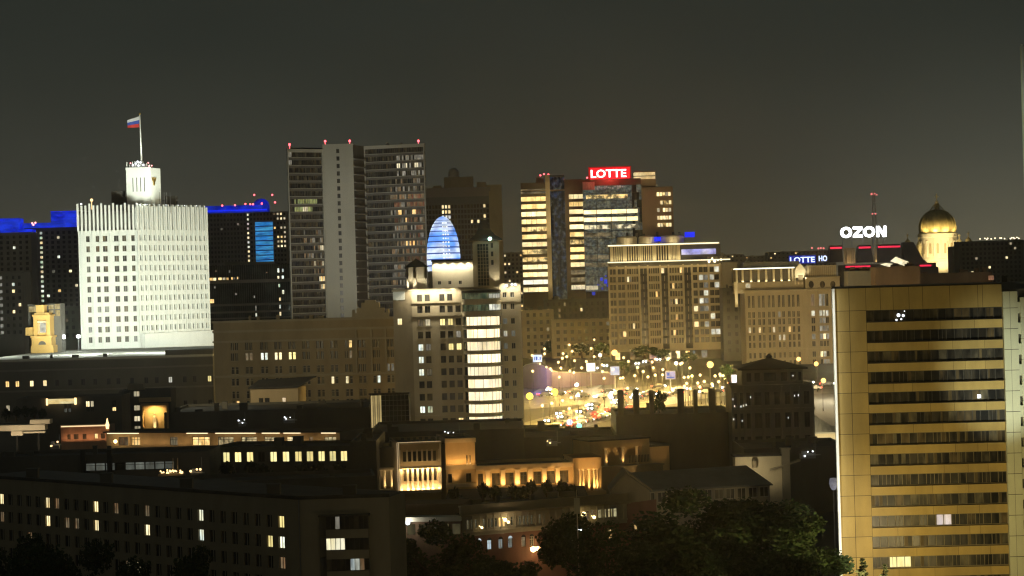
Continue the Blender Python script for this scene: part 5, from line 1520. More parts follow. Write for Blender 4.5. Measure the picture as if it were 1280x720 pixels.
# ================================================================== residential slabs with blue roof bands
def slab_tower(name, label, px0, px1, py, d, d1=None, depth=16, floors=24, fh=3.0, bay=3.1, win=1.7, litp=.10, seed=1, wall=None, zfirst=1.6, lits=None, extra=None, limit=100, glass=None, wh=1.5):
    rnd = random.Random(seed)
    fr = face(px0, px1, py, d, d1); zb = ground(d); zt = fr.Z(px0, py); L_ = fr.len
    root = thing(name, label, 'apartment tower', (fr.pt(L_/2,-depth/2,0).x, d+depth/2, zb))
    n = max(2, int((L_-.6)/bay)); off = (L_ - n*bay)/2
    cols = [(off+bay*k+(bay-win)/2, off+bay*k+(bay+win)/2) for k in range(n)]
    rows = [(zt-zfirst-fh*k-wh, zt-zfirst-fh*k) for k in range(floors) if zt-zfirst-fh*k-wh > zb+1]
    lits = lits or [m_lw2, m_lw, m_lc, m_ldim2, m_ldim]
    ov = extra(fr, cols, rows, rnd) if extra else {}
    g = glass or m_glass
    def pick(r, c):
        if (r, c) in ov: return ov[(r, c)]
        return rnd.choice(lits) if rnd.random() < litp else (g if rnd.random() < .7 else m_curtain)
    facade(root, fr, 0, L_, zb, zt, cols, rows, wall or m_greyplaster, pick, .3, m_darkframe, limit=limit)
    shell(root, fr, 0, L_, zb, zt+.02, depth, wall or m_greyplaster, m_roof)
    return root, fr, zt, cols, rows
def blue_band(root, fr, s0, s1, z0, z1, depth, m=None, name='blue_light_band'):
    mb = MB(); mb.fbox(fr, s0, s1, -depth, .5, z0, z1); return mb.build(name, m or m_lblue2, root)
LITM = [m_lw2, m_lyel2, m_lc, m_lw, m_ldim2]
def ex_stairs(px, d):
    def ex(fr, cols, rows, rnd):
        s = fr.S(px, 330); c = min(range(len(cols)), key=lambda i: abs((cols[i][0]+cols[i][1])/2-s)); o = {}
        for r in range(len(rows)):
            for q in (c, c+1):
                if 0 <= q < len(cols): o[(r,q)] = rnd.choice([m_lc, m_lgreen, m_lw2, m_lc])
        return o
    return ex
dB = 1180
rt, fr_, zt_, c_, r__ = slab_tower('apartment_tower', 'dark apartment tower with blue lit roof and bright stairwell, left of the white tower', 10, 99, 286, dB, floors=22, fh=2.55, bay=3.0, win=1.5, litp=.09, seed=71, lits=LITM, extra=ex_stairs(43.3, dB), zfirst=2.0)
blue_band(rt, fr_, -.5, fr_.len+1, zt_+.03, zt_+2.6, 14)
a, b = fr_.S(64,275), fr_.S(95,275); blue_band(rt, fr_, a, b, zt_+2.61, fr_.Z(80,264.5), 8)
mb = MB(); mb.fbox(fr_, a-.2, b+.2, -8.2, .7, fr_.Z(80,264.5)+.01, fr_.Z(80,264.5)+.25); mb.build('roof_edge', m_lblue, rt)
mb = MB()
for px, py in ((40.5,279),(44.5,278.5),(42,281)): s, z = fr_.hit(px,py); mb.ball(fr_.pt(s,.6,z), .55, 6)
mb.build('beacon', m_pinklamp, rt)
s, z = fr_.hit(41, 279); 
rt, fr_, zt_, c_, r__ = slab_tower('apartment_tower', 'blue roofed dark apartment tower cut off by the left edge', -20, 38.5, 291.5, 1130, depth=14, floors=22, fh=2.7, bay=3.2, win=1.4, litp=.06, seed=72, lits=LITM)
blue_band(rt, fr_, -.5, fr_.S(23,280), zt_+.03, fr_.Z(10,273), 12)
blue_band(rt, fr_, fr_.S(23,280), fr_.len, zt_+.03, fr_.Z(10,287), 12)

def exl(fr, cols, rows, rnd): return {(r, c): m_lgrey2 for r in range(0, len(rows), 1) for c in range(len(cols)) if abs((cols[c][0]+cols[c][1])/2 - fr.S(4, 380)) < 1.3}
m_lgrey2 = LIT('lit_greyish', (.75,.72,.6), (.6,.6,.5), .5)
slab_tower('apartment_tower', 'dark lower apartment tower at the left edge in front of the blue roofed towers', -20, 29, 341, 950, depth=14, floors=9, fh=2.9, bay=2.6, win=1.2, litp=.09, seed=73, wall=m_darkgrey, extra=exl, lits=LITM)
slab_tower('apartment_tower', 'low dark tower block right behind the yellow bell tower', 66, 100, 384, 900, depth=14, floors=4, fh=3.0, bay=2.6, win=1.2, litp=.03, seed=74, wall=m_darkgrey)

def ex2(fr, cols, rows, rnd):
    o = {}
    def C(px): s = fr.S(px, 300); return min(range(len(cols)), key=lambda i: abs((cols[i][0]+cols[i][1])/2-s))
    for r in range(len(rows)):
        for px in (308.5, 312.5): o[(r,C(px))] = rnd.choice([m_lw2, m_lpk, m_lc])
        if r not in (2,):
            for px in (346,349.5,353,356.5): o[(r,C(px))] = rnd.choice([m_lw2, m_lw, m_lyel2, m_lyel2, m_glass]) if r in (0,1,3,4,5,6,7) else m_glass
    return o
m_lpk = LIT('lit_rosy', (1,.86,.80), (1,.9,.75), 1.1)
rt, fr_, zt_, c_, r__ = slab_tower('apartment_tower', 'apartment tower with glowing blue roof band and blue screen, right of the white tower', 255, 360, 267, 1180, floors=22, fh=2.42, bay=1.75, win=1.05, litp=.04, seed=75, lits=[m_ldim, m_ldim2, m_lw], extra=ex2, zfirst=.6, wh=1.3)
blue_band(rt, fr_, -.5, fr_.S(334,262), zt_+.4, fr_.Z(290,257), 12)
mb = MB(); mb.fbox(fr_, -.5, fr_.S(334,262), .51, .7, zt_+.9, zt_+1.6); mb.build('blue_light_strip', m_lblue, rt)
mb = MB(); c = fr_.pt(fr_.S(325,250), -5, 0); mb.lathe((c.x,c.y), [(4.4,zt_+.03),(4.4,zt_+3.6),(3.8,zt_+5.4),(2.2,zt_+6.8),(.1,zt_+7.3)], 14); mb.build('roof_dome', m_lbluedome, rt) if 'm_lbluedome' in globals() else mb.build('roof_dome', LIT('blue_dome_light', (.01,.03,1), (.02,.05,.8), .45, .2, .4, .25), rt)
mb = MB(); a, b = fr_.S(319.5,300), fr_.S(341.5,300); n = 9; zz0, zz1 = fr_.Z(330,331), fr_.Z(330,277)
for k in range(n):
    h = (zz1-zz0)/n; mb.fbox(fr_, a, b, .02, .5, zz0+h*k+.35, zz0+h*(k+1)-.25)
mb.build('led_screen', m_bluescr, rt)
mb = MB(); mb.fbox(fr_, a-.1, b+.1, .01, .3, zz0, zz1); mb.build('screen_frame', m_bluedark, rt) if 'm_bluedark' in globals() else mb.build('screen_frame', EM('screen_dark_blue', (.01,.06,.3), .35), rt)
mb = MB()
for px, py in ((278,257),(294,256.5),(307,255),(313,255.3),(316.5,255.3),(318,243.7),(340.5,243.7),(344,253),(327.5,254.5)): s, z = fr_.hit(px,py); mb.ball(fr_.pt(s,.8,z), .5, 6)
mb.build('beacon', m_beacon, rt)


def dark_glass_block():
    rnd = random.Random(77)
    d = 1000
    fr = face(258, 364, 331, d); zb = ground(d); zt = fr.Z(275, 332); L_ = fr.len
    root = thing('dark_glass_block', 'low dark glass office block with pale floor bands, right of the white tower', 'office building', (fr.pt(L_/2,-9,0).x, d+9, zb))
    S = lambda px, py=360: fr.S(px, py); Z = lambda py: fr.Z(310, py)
    g = MB(); g.quad(fr.pt(0,0,zb), fr.pt(L_,0,zb), fr.pt(L_,0,zt), fr.pt(0,0,zt)); g.build('glazing', m_glassg, root)
    bd = MB()
    for y0, y1 in ((353.5,349.5),(382,379.2),(391,388.5),(398.5,396.5)): bd.fbox(fr, 0, L_, .01, .5, Z(y0), Z(y1))
    bd.build('floor_band', m_greyplaster, root)
    mu = MB()
    for k in range(40): x = L_*k/39; mu.fbox(fr, x-.06, x+.06, .005, .14, zb, zt)
    mu.build('mullion', m_darkwall, root)
    shell(root, fr, 0, L_, zb, zt+.03, 18, m_darkwall, m_roof)
    for px0, px1, y in ((280,300,326.5),(303,345,327.5)): 
        b = MB(); b.fbox(fr, S(px0,330), S(px1,330), -9, -2, zt, Z(y)); b.build('roof_box', m_darkwall, root)
    for k, (px, py, w, h, m) in enumerate([(264,349,4,3.4,m_lw),(268.5,349,3.5,3.4,m_lw2),(275,348.5,4,3,m_lw),(280,348.5,3.5,3,m_lyel2),(284.5,348.5,2.5,3,m_lw),(290,348,1.5,3,m_lw),(293,347.8,2,3,m_ldim2),(297,347.5,1.5,3,m_lw),(264.5,376.5,6,5,m_lw),
        (348,338,2.2,5,m_lc),(353.5,338,2,4,m_lc),(348,347.5,2.2,5,m_lw2),(353.5,347,2.4,5,m_lc),(349,357,2,4,m_lgreen),(354,365,2.4,5,m_lc),(350,374,2,4,m_lw2),(350,383,1.8,5,m_lc),(350.5,392,2,5,m_lw2),(320,386,1.3,8,m_lgrey2),(320.3,393.5,2,4,m_lc),(295,367.5,2,2.5,m_lgrey2),(268.5,359,1.6,3,m_ldim2),(270,339,1.5,2,m_ldim),(287,339.5,1.6,3,m_ldim2),(333.5,340.5,1.6,1.5,m_ldim),(318,371,1.4,3,m_ldim2),(337,380,1.4,3,m_ldim2)]):
        b = MB(); s, z = fr.hit(px, py); q = .3377*d/950
        b.fbox(fr, s-w*q/2, s+w*q/2, .02, .2, z-h*q/2, z+h*q/2); b.build('lit_window', m, root)
dark_glass_block()

# ================================================================== twin slab tower with a blank concrete core
def twin_slab():
    rnd = random.Random(81)
    d = 948
    A, B = P(358.5, 186, d-8), P(403, 182, d); C, D = P(441, 180.5, d), P(447, 181, d+6); E = P(455, 182, d+10); G = P(530.5, 180, d+2)
    root = thing('slab_tower', 'tall twin slab tower with dark striped floors, blank concrete core and red beacons', 'office tower', (B.x+6, d+14, ground(d)))
    zb = ground(d)
    fl, fc, fm, fr = Fr(A,B), Fr(B,C), Fr(C,E), Fr(E,G)
    def floors(fr, px, s0, s1, n, y0, step, wname, lit, nb, extra=0):
        zt = fr.Z(px, y0-3)
        wl = MB(); gl_objs = []
        for k in range(n):
            ya = y0 + step*k
            z1, z0 = fr.Z(px, ya), fr.Z(px, ya+step*.60)
            nz1 = z1; nz0 = z0
            mb = MB(); mats = [m_glass, m_glassb, m_curtain, m_ldim, m_lw, m_lyel2, m_lred, m_ldim2, m_lgrn]
            w = (s1-s0)/nb
            for j in range(nb):
                a = s0+w*j; m = lit(k, j/nb, rnd)
                mb.quad(fr.pt(a,-.35,z0), fr.pt(a+w,-.35,z0), fr.pt(a+w,-.35,z1), fr.pt(a,-.35,z1), m)
                if rnd.random() < .7: mb.fbox(fr, a-.06, a+.06, -.34, -.15, z0, z1, 9)
            mb.build('window_band', mats+[m_towerband], root)
            nxt = fr.Z(px, ya+step)
            wl.fbox(fr, s0, s1, -.6, .12, nxt, z0, 0); wl.fbox(fr, s0, s1, .121, .3, z0-.35, z0-.15, 1)
        zz = fr.Z(px, y0)
        wl.fbox(fr, s0, s1, -.6, .2, zz, zt+.4, 1)
        last = fr.Z(px, y0+step*n); wl.fbox(fr, s0, s1, -.6, .1, zb, last, 0)
        wl.fbox(fr, s0, s0+.5, -.6, .45, zb, zt+.4, 1); wl.fbox(fr, s1-.5, s1, -.6, .45, zb, zt+.4, 1)
        wl.build('spandrel', [m_towerband, m_tower], root)
        return zt+.4
    def litL(k, t, r):
        if k in (6,) and .15 < t < .8: return 8 if r.random() < .8 else 2
        if k == 7 and .15 < t < .65: return 8 if r.random() < .6 else 5
        if k == 8 and r.random() < .3: return 2
        if k in (10,11,13) and t > .4: return r.choice([7,3,2,0])
        if k in (0,1) and t < .12: return 7
        if 11 <= k <= 15 and t > .6: return r.choice([3,3,0,2,5])
        if k in (15,16,17) and t > .8: return r.choice([4,5,3])
        return r.choice([0,0,0,1,1,2,2])
    def litR(k, t, r):
        if t < .3: return r.choice([0,0,1,2])
        if k in (1,2,3) and t > .5: return r.choice([2,7,5 if k == 2 else 7,0,7])
        if 6 <= k <= 15 and t > .45: return r.choice([3,7,3,4 if k in (8,9,12) else 3,6,6 if t > .8 else 2, 2])
        if t > .4 and k > 3: return r.choice([2,7,2,0,3])
        return r.choice([0,1,2])
    zl = floors(fl, 380, 0, fl.len, 22, 190.5, 9.72, 'left', litL, 22)
    zr = floors(fr, 495, 0, fr.len, 22, 185.0, 9.72, 'right', litR, 34)
    zc = fc.Z(420, 180)
    # blank core with a column of small dark slots
    xs = (fc.S(423.4,250), fc.S(427.2,250)); sl = [fc.S(424.2,200)+.012*k for k in range(2)]
    c0 = fc.S(423.6, 290)
    rows = []
    for k in range(23):
        y = 186 + 9.35*k; rows.append((fc.Z(424, y+5.4), fc.Z(424, y)))
    facade(root, fc, 0, fc.len, zb, zc, [(c0-.2, c0+1.1)], rows, m_tower, lambda r, c: m_glass, .4, m_towerband, mull=(1,0), limit=60)
    # narrow recessed link between core and right slab
    mb = MB(); mb.quad(fm.pt(0,0,zb), fm.pt(fm.len,0,zb), fm.pt(fm.len,0,zc-.6), fm.pt(0,0,zc-.6)); mb.build('link_wall', m_darkwall, root)
    lb = MB()
    for k in range(21):
        z = fm.Z(448, 200+9.75*k); lb.fbox(fm, .2, fm.len-.2, .02, .8, z, z+.55)
    lb.build('balcony', m_greyplaster, root)
    # body
    bk = [A, B, C, D, E, G, G+Vector((-3,14,0)), A+Vector((3,20,0))]
    mb = MB(); zt = zc-.8
    for p, q in ((G,bk[6]),(bk[6],bk[7]),(bk[7],A)): mb.quad(Vector((p.x,p.y,zb)), Vector((q.x,q.y,zb)), Vector((q.x,q.y,zt-.5)), Vector((p.x,p.y,zt-.5)))
    mb.build('side_wall', m_tower, root)
    mb = MB(); mb.v += [Vector((p.x,p.y+1,zt-.6)) for p in bk]; mb.f.append(tuple(range(len(bk)))); mb.m.append(0); mb.build('roof', m_roof, root)
    core = MB(); core.fbox(fc, 0, fc.len, -12, -.5, zt-.5, zc); core.build('core_top', m_tower, root)
    for px, py, f in ((362.5,180.5,fl),(406.3,176.3,fc),(437,176,fc),(522.5,176,fr)):
        s, z = f.hit(px, py); mb = MB(); mb.ball(f.pt(s,-.5,z), .5, 8); mb.tube(f.pt(s,-.5,zt-1), f.pt(s,-.5,z), .12); mb.build('beacon', m_beacon, root)
    mb = MB()
    for px, y in ((380,184),(483,178.3),(500,178.2)): 
        f = fl if px < 400 else fr; s, z = f.hit(px, y); mb.fbox(f, s-.5, s+.5, -2, -1, zt-.6, z)
    mb.build('roof_vent', m_darkwall, root)
    # soft city light reaching the core
    p = fc.pt(fc.len/2, 120, 40); flood(tuple(p), fc.pt(fc.len/2, 0, 75), .62, (1,.98,.86), 45, .9, 4)
    p = fr.pt(fr.len/2, 130, 40); flood(tuple(p), fr.pt(fr.len/2, 0, 75), .22, (1,.86,.7), 40, .9, 4)
m_lred = LIT('lit_red', (.55,.20,.12), (.7,.38,.2), .30)
m_lgrn = LIT('lit_olive_window', (.75,.75,.25), (.6,.7,.3), .5)
twin_slab()

# ================================================================== hotel tower behind, with the blue globe in front
def domed_tower():
    rnd = random.Random(91)
    d = 1080
    fr = face(531, 611, 240, d); zb = ground(d); zt = fr.Z(570, 234); L_ = fr.len
    root = thing('domed_tower', 'grey tower with a small dome on its flat top, behind the glowing blue globe', 'tower', (fr.pt(L_/2,-10,0).x, d+10, zb))
    S = lambda px: fr.S(px, 280); Z = lambda py: fr.Z(570, py)
    n = 20; cols = [(L_*(k+.15)/n, L_*(k+.85)/n) for k in range(n)]
    rows = [(Z(y+4.4), Z(y)) for y in [256+6.4*k for k in range(17)]]
    def C(px): s = S(px); return min(range(n), key=lambda i: abs((cols[i][0]+cols[i][1])/2-s))
    lc = {C(552.5), C(556.5), C(560.5)}; lr = {C(608)}
    def pick(r, c):
        if c in lc: return m_lw2 if r < 2 else m_lc3
        if c in lr and rnd.random() < .75: return m_lw2
        if c == C(605) and rnd.random() < .3: return m_ldim2
        if r == 3 and c in (C(592), C(600)): return m_lw2
        return m_glass if rnd.random() < .8 else m_curtain
    facade(root, fr, 0, L_, zb, Z(246), cols, rows, m_towerwall, pick, .25, m_darkframe, limit=100)
    at = MB(); at.fbox(fr, 0, L_, -14, 0, Z(246)+.01, Z(240)); at.fbox(fr, -.3, L_+.8, -15, .6, Z(240)+.01, Z(234.5)); at.fbox(fr, 0, L_, -14, .3, Z(246)+.01, Z(244.5)); at.build('attic', m_tower2, root)
    shell(root, fr, 0, L_, zb, Z(246)-.05, 14, m_towerwall, m_roof)
    sw = Fr(fr.pt(L_+.02,-.3,0), fr.pt(L_+.02,-.3,0)+Vector((6.2,2,0)))
    w = MB(); w.fbox(sw, 0, sw.len, -10, 0, zb, Z(232)); w.build('side_wing', m_stone2, root)
    pl = MB(); pl.fbox(fr, S(557)-.3, S(593), -9, -2, Z(234.5)+.01, Z(221)); pl.fbox(fr, S(542), S(553), -8, -3, Z(234.5)+.01, Z(231)); pl.fbox(fr, S(597), S(609), -8, -3, Z(234.5)+.01, Z(228)); pl.build('plant_room', m_greyplaster, root)
    c = fr.pt(fr.S(567,220), -5, 0); dm = MB(); zz = Z(221)+.01
    dm.lathe((c.x,c.y), [(2.6,zz),(2.7,zz+1.6),(2.4,zz+3),(1.5,zz+4.2),(.1,zz+4.7)], 14); dm.build('dome', m_tower2, root, smooth=True)
m_towerwall = M('blue_grey_wall', (.13,.15,.18), .8, .12, .15)
m_tower2 = M('pinkish_concrete', (.21,.22,.25), .85, .1, .15)
m_lc3 = LIT('lit_bright_white', (.9,.95,1), (1,1,.92), 1.3)
domed_tower()

def globe():
    d = 900
    c = P(554.5, 324, d); r = 21*d/F
    root = thing('led_globe', 'big glowing blue globe with pale stripes, in front of the grey domed tower', 'globe', (c.x, c.y, ground(d)))
    mb = MB(); n = 22
    for k in range(9, n):
        t0, t1 = math.pi*(k+.06)/n, math.pi*(k+.84)/n
        prof = [(r*math.sin(t), c.z - 2.55*r*math.cos(t)) for t in (t0, (t0+t1)/2, t1)]
        mb.lathe((c.x,c.y), prof, 28, 0)
    mb.build('lit_band', m_globe, root, smooth=True)
    mb = MB(); mb.lathe((c.x,c.y), [(max(.01,.975*r*math.sin(math.pi*k/14)), c.z - 2.5*r*math.cos(math.pi*k/14)) for k in range(6, 15)], 28); mb.build('core', m_globecore, root, smooth=True)
    mb = MB(); mb.tube((c.x,c.y,ground(d)), (c.x,c.y,c.z-r*.5), r*.8, r*.9, 16); mb.build('pedestal', m_darkwall, root)
    fr = Fr((c.x-10,c.y-1.02*r), (c.x+10,c.y-1.02*r))
    st = MB()
    for k in range(10):
        for j in range(3):
            ang = .05 + .17*j; zz = c.z + 2.3*r*(k+.3)/10
            rr = r*math.sqrt(max(.05, 1-((zz-c.z)/(2.55*r))**2))*1.015; t = -math.pi/2 + ang
            x, y = c.x+rr*math.cos(t), c.y+rr*math.sin(t); st.ball((x,y,zz), .36, 6)
    st.build('lamp', m_lc3, root)
m_globe = LIT('globe_light', (.14,.36,1), (.78,.88,1), 1.45, .16, .2, .55, (.36,.6))
m_globecore = EM('globe_core', (.06,.15,.62), .6)
globe()
# ================================================================== plaza tower with the red sign
def text(s, size, mat, fr, s0, z, o, ext=.12, bold=.0, name='letters', root=None, shear=0, width=None):
    cu = bpy.data.curves.new(name, 'FONT'); cu.body = s; cu.size = size; cu.extrude = ext; cu.offset = bold; cu.shear = shear
    cu.align_x = 'LEFT'; cu.resolution_u = 3
    tmp = bpy.data.objects.new('tmp', cu); COL.objects.link(tmp)
    dg = bpy.context.evaluated_depsgraph_get()
    me = bpy.data.meshes.new_from_object(tmp.evaluated_get(dg))
    COL.objects.unlink(tmp); bpy.data.objects.remove(tmp)
    xs = [v.co.x for v in me.vertices]; x0 = min(xs); W = max(xs)-x0; k = (width/W) if width else 1
    ys = [v.co.y for v in me.vertices]; y0 = min(ys)
    for v in me.vertices:
        v.co.x = (v.co.x-x0)*k; v.co.y -= y0
    me.materials.clear(); me.materials.append(mat); me.name = name
    o_ = bpy.data.objects.new(name, me); COL.objects.link(o_)
    o_.parent = root
    loc = fr.pt(s0, o, z) - root_loc(root)
    x = fr.d; y = Vector((0,0,1)); zz = x.cross(y)
    o_.matrix_local = Matrix(((x.x,y.x,zz.x,loc.x),(x.y,y.y,zz.y,loc.y),(x.z,y.z,zz.z,loc.z),(0,0,0,1)))
    return o_

def plaza_tower():
    rnd = random.Random(101)
    d = 1150
    fr = face(651, 841, 240, d); zb = ground(d); L_ = fr.len
    root = thing('plaza_tower', 'office tower with glowing yellow floor bands and dark glass slot under a red sign', 'office tower', (fr.pt(L_/2,-14,0).x, d+14, zb))
    S = lambda px, py=300: fr.S(px, py); Z = lambda py, px=700: fr.Z(px, py)
    # floors: common row list
    yr = [239.2 + 9.45*k for k in range(14)]
    def bands(s0, s1, zt, px, ys, matf, name, o=0.0, h=5.6):
        wl = MB(); prev = zt
        for k, y in enumerate(ys):
            z1, z0 = fr.Z(px, y-h/2), fr.Z(px, y+h/2)
            mb = MB(); mb.quad(fr.pt(s0,o-.4,z0), fr.pt(s1,o-.4,z0), fr.pt(s1,o-.4,z1), fr.pt(s0,o-.4,z1))
            ob = mb.build('window_band', matf(k), root)
            mm = MB(); n = max(3, int((s1-s0)/2.2))
            for j in range(1, n): 
                if rnd.random() < .55: x = s0+(s1-s0)*j/n; mm.fbox(fr, x-.07, x+.07, o-.39, o-.25, z0, z1)
            if mm.v: sub(mm.build('mullion', m_brownwall, root), ob)
            wl.fbox(fr, s0, s1, o-.8, o, z1, prev); prev = z0
        wl.fbox(fr, s0, s1, o-.8, o, zb, prev); wl.build('spandrel', m_brownwall, root)
    a, b = 0.01, S(683.5)
    mL = lambda k: [m_ldimband, m_lband, m_lband, m_lband2, m_lband, m_lbandd, m_lband, m_lband2, m_lbandd, m_lbandd, m_lband2, m_lband2, m_lband3, m_lband2][k % 14]
    bands(a, b, Z(228.5, 665), 668, yr, mL, 'left')
    pl = MB(); pl.fbox(fr, S(683.6), S(689), -1, .9, zb, Z(218.5,686)); pl.build('gold_pier', m_goldpier, root)
    # glass slot
    s0, s1 = S(689.2), S(707.5)
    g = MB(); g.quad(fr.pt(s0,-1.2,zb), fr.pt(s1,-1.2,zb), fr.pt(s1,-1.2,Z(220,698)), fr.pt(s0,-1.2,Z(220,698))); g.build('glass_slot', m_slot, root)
    mb = MB()
    for k in range(5): x = s0+(s1-s0)*k/4; mb.fbox(fr, x-.07, x+.07, -1.19, -1.05, zb, Z(220,698))
    for k in range(40): z = Z(220,698)-1.95*(k+.5); 
    mb.fbox(fr, s0, s1, -1.19, -.9, Z(221,698), Z(219,698)); mb.build('mullion', m_darkframe, root)
    # centre left lit section
    a2, b2 = S(707.7), S(730)
    mC = lambda k: [m_lbandd, m_lband2, m_lband, m_lband2, m_lband2, m_lband2, m_lband, m_lbandd, m_lband, m_lband, m_lband2, m_ldimband, m_ldimband, m_lyel2][k % 14]
    pp = MB(); pp.fbox(fr, a2, S(712.5), -.8, 0, zb, Z(224,720)); pp.build('pier', m_brownwall, root)
    bands(S(712.6), b2, Z(224,720), 720, [y-3 for y in yr], mC, 'centre')
    # main curtain wall
    a3, b3 = S(730.2), S(803.5)
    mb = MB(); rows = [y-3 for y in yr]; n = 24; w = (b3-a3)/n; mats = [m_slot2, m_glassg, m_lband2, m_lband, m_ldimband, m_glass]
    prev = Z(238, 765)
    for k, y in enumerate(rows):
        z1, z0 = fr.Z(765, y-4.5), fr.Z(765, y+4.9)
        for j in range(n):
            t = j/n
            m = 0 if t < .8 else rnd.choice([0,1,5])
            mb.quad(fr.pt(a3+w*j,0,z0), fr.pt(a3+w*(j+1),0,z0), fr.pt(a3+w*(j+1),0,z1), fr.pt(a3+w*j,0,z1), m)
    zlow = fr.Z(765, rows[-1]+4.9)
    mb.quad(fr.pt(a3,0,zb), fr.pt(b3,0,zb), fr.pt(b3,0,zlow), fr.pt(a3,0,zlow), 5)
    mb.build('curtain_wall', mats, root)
    for k, (x0, x1, m) in {1: (734,786,m_lbandd), 3: (730.5,798,m_lband2), 4: (730.5,798,m_lband2), 5: (731,798,m_lband2d), 6: (731,766,m_ldimband), 9: (731,764,m_ldimband), 10: (731,762,m_ldimband), 13: (731,746,m_lyel2)}.items():
        y = rows[k]; ob = MB(); ob.fbox(fr, S(x0), S(x1), .01, .12, fr.Z(765,y+2.4), fr.Z(765,y-2.6)); ob.build('lit_floor', m, root)
    bl = MB()
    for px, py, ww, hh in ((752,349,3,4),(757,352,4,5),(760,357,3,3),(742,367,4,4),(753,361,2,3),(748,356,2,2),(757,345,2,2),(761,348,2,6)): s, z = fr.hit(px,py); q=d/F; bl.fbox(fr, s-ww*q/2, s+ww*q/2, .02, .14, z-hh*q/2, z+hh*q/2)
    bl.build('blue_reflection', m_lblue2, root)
    for px in (746.5, 765, 784): mm = MB(); mm.fbox(fr, S(px)-.12, S(px)+.12, .02, .25, zb, prev); mm.build('mullion', m_darkframe, root)
    mm = MB()
    for k in range(14): z = fr.Z(765, rows[k]+4.9); mm.fbox(fr, a3, b3, .013, .1, z-.1, z+.1)
    mm.build('mullion', m_darkframe, root)
    # crown under the sign
    cr = MB(); cr.fbox(fr, a2, S(803), -12, -.02, prev, Z(224,750)); cr.build('crown', m_brownwall, root)
    cb = MB(); cb.fbox(fr, S(730), S(745), .01, .3, Z(237.5,737), Z(227.5,737)); cb.build('pale_panel', m_palepanel, root)
    sm = MB(); x = S(746.5)
    while x < S(782): ww = rnd.uniform(.3,1.1); sm.fbox(fr, x, x+ww, .01, .15, Z(236.5,765)+rnd.uniform(0,1), Z(233,765)+rnd.uniform(-.5,.5)); x += ww+.35
    sm.build('small_sign', m_lpk2, root)
    # right brown wing and its lit windows
    w = MB(); w.fbox(fr, b3+.02, L_, -15, -.5, zb, Z(233.5,820)); w.build('side_wing', m_brownwall2, root)
    for k, y in enumerate((242.5, 253, 262.3, 272, 281)):
        for j in range(5):
            if (k, j) in ((2,1),(1,0)): continue
            m = MB(); x0 = 821.5+3.6*j + (0 if k != 1 else .5); m.fbox(fr, S(x0,260), S(x0+2.9,260), -.49, -.3, fr.Z(830,y+2.3), fr.Z(830,y-2.3)); m.build('window', rnd.choice([m_lband2, m_lw2, m_lyel2, m_lbandd]), root)
    rb = MB(); rb.fbox(fr, S(795), S(822), -10, -2, Z(233,808), Z(223.5,808)); rb.fbox(fr, S(788), S(803), -11, -1.5, Z(233,795), Z(226,795)); rb.build('roof_box', m_brownwall2, root)
    pt = MB(); pt.fbox(fr, S(795.3), S(821.5), -9, -1.6, Z(223.5,808)+.01, Z(215,808)); pt.build('lit_penthouse', m_lpent, root)
    pe = MB(); pe.fbox(fr, S(794.5), S(822.5), -9.5, -1.2, Z(215,808)+.01, Z(213.6,808)); pe.fbox(fr, S(794.5), S(822.5), -9.5, -1.3, Z(220.2,808), Z(219.3,808)); pe.build('penthouse_eave', m_brownwall2, root)
    shell(root, fr, 0, L_, zb, Z(233.7,820), 15, m_brownwall2, m_roof)
    lw = MB(); lw.fbox(fr, 0, b, -14, -.82, zb, Z(228.5,665)); lw.build('side_wall', m_brownwall2, root)
    rf = MB()
    for px0, px1, y in ((672,682,222),(673,677,219),(690,706,219.5)): rf.fbox(fr, S(px0), S(px1), -6, -2, Z(233,690), Z(y,690))
    rf.build('plant_room', m_greyplaster, root)
    bc = MB()
    for px, py in ((675.5,219),(680,217.5),(685.5,218),(734,222)): s, z = fr.hit(px,py); bc.ball(fr.pt(s,-1,z), .45, 6)
    bc.build('beacon', m_beacon, root)
    # roof sign: red lit panel and white letters
    sg = thing('roof_sign', 'red glowing roof sign reading LOTTE in white letters', 'sign', tuple(fr.pt(S(763,215), -.5, Z(224.5,762))))
    p = MB(); p.fbox(fr, S(737.5,216), S(787,216), -.8, -.5, Z(223.6,762), Z(209.5,762)); p.build('panel', m_redpanel, sg)
    p = MB()
    for px in (741, 752, 763, 774, 784): s = S(px,216); p.fbox(fr, s-.15, s+.15, -1.3, -.82, Z(233,762), Z(212,762))
    p.build('support', m_metal, sg)
    z0 = Z(222.6, 738); 
    text('LOTTE', 5.6, m_signpink, fr, S(738.5,218), Z(221.8,763), -.35, .15, .12, root=sg, width=S(783,218)-S(738.5,218))
    gl = MB(); gl.fbox(fr, S(735.5,216), S(789,216), -.98, -.9, Z(224.4,762), Z(208,762)); gl.build('halo_board', m_redglow, sg)  # dim red board stands in for the halo round the sign
    plight(fr.pt(S(763), 4, Z(217,762)), 5500, (1,.05,.06), 1.5)
    # gold wash on the pier and brown walls
    flood(tuple(fr.pt(S(688), 30, 70)), fr.pt(S(686.5), .9, Z(265)), 1.9, (1,.80,.45), 50, .8, 1); flood(tuple(fr.pt(S(688), 30, 40)), fr.pt(S(686.5), .9, Z(330)), 1.4, (1,.80,.45), 50, .8, 1)
    flood(tuple(fr.pt(S(812), 80, 60)), fr.pt(S(815), 0, Z(255)), .55, (1,.70,.38), 22, .8, 3)
m_brownwall = M('brown_cladding', (.14,.105,.065), .7, .15, .2)
m_brownwall2 = M('tan_cladding', (.34,.25,.15), .8, .1, .15)
m_goldpier = M('gold_pier', (.55,.44,.25), .7, .1, .2)
m_palepanel = M('pale_sign_panel', (.6,.56,.48), .8, .3, .9)
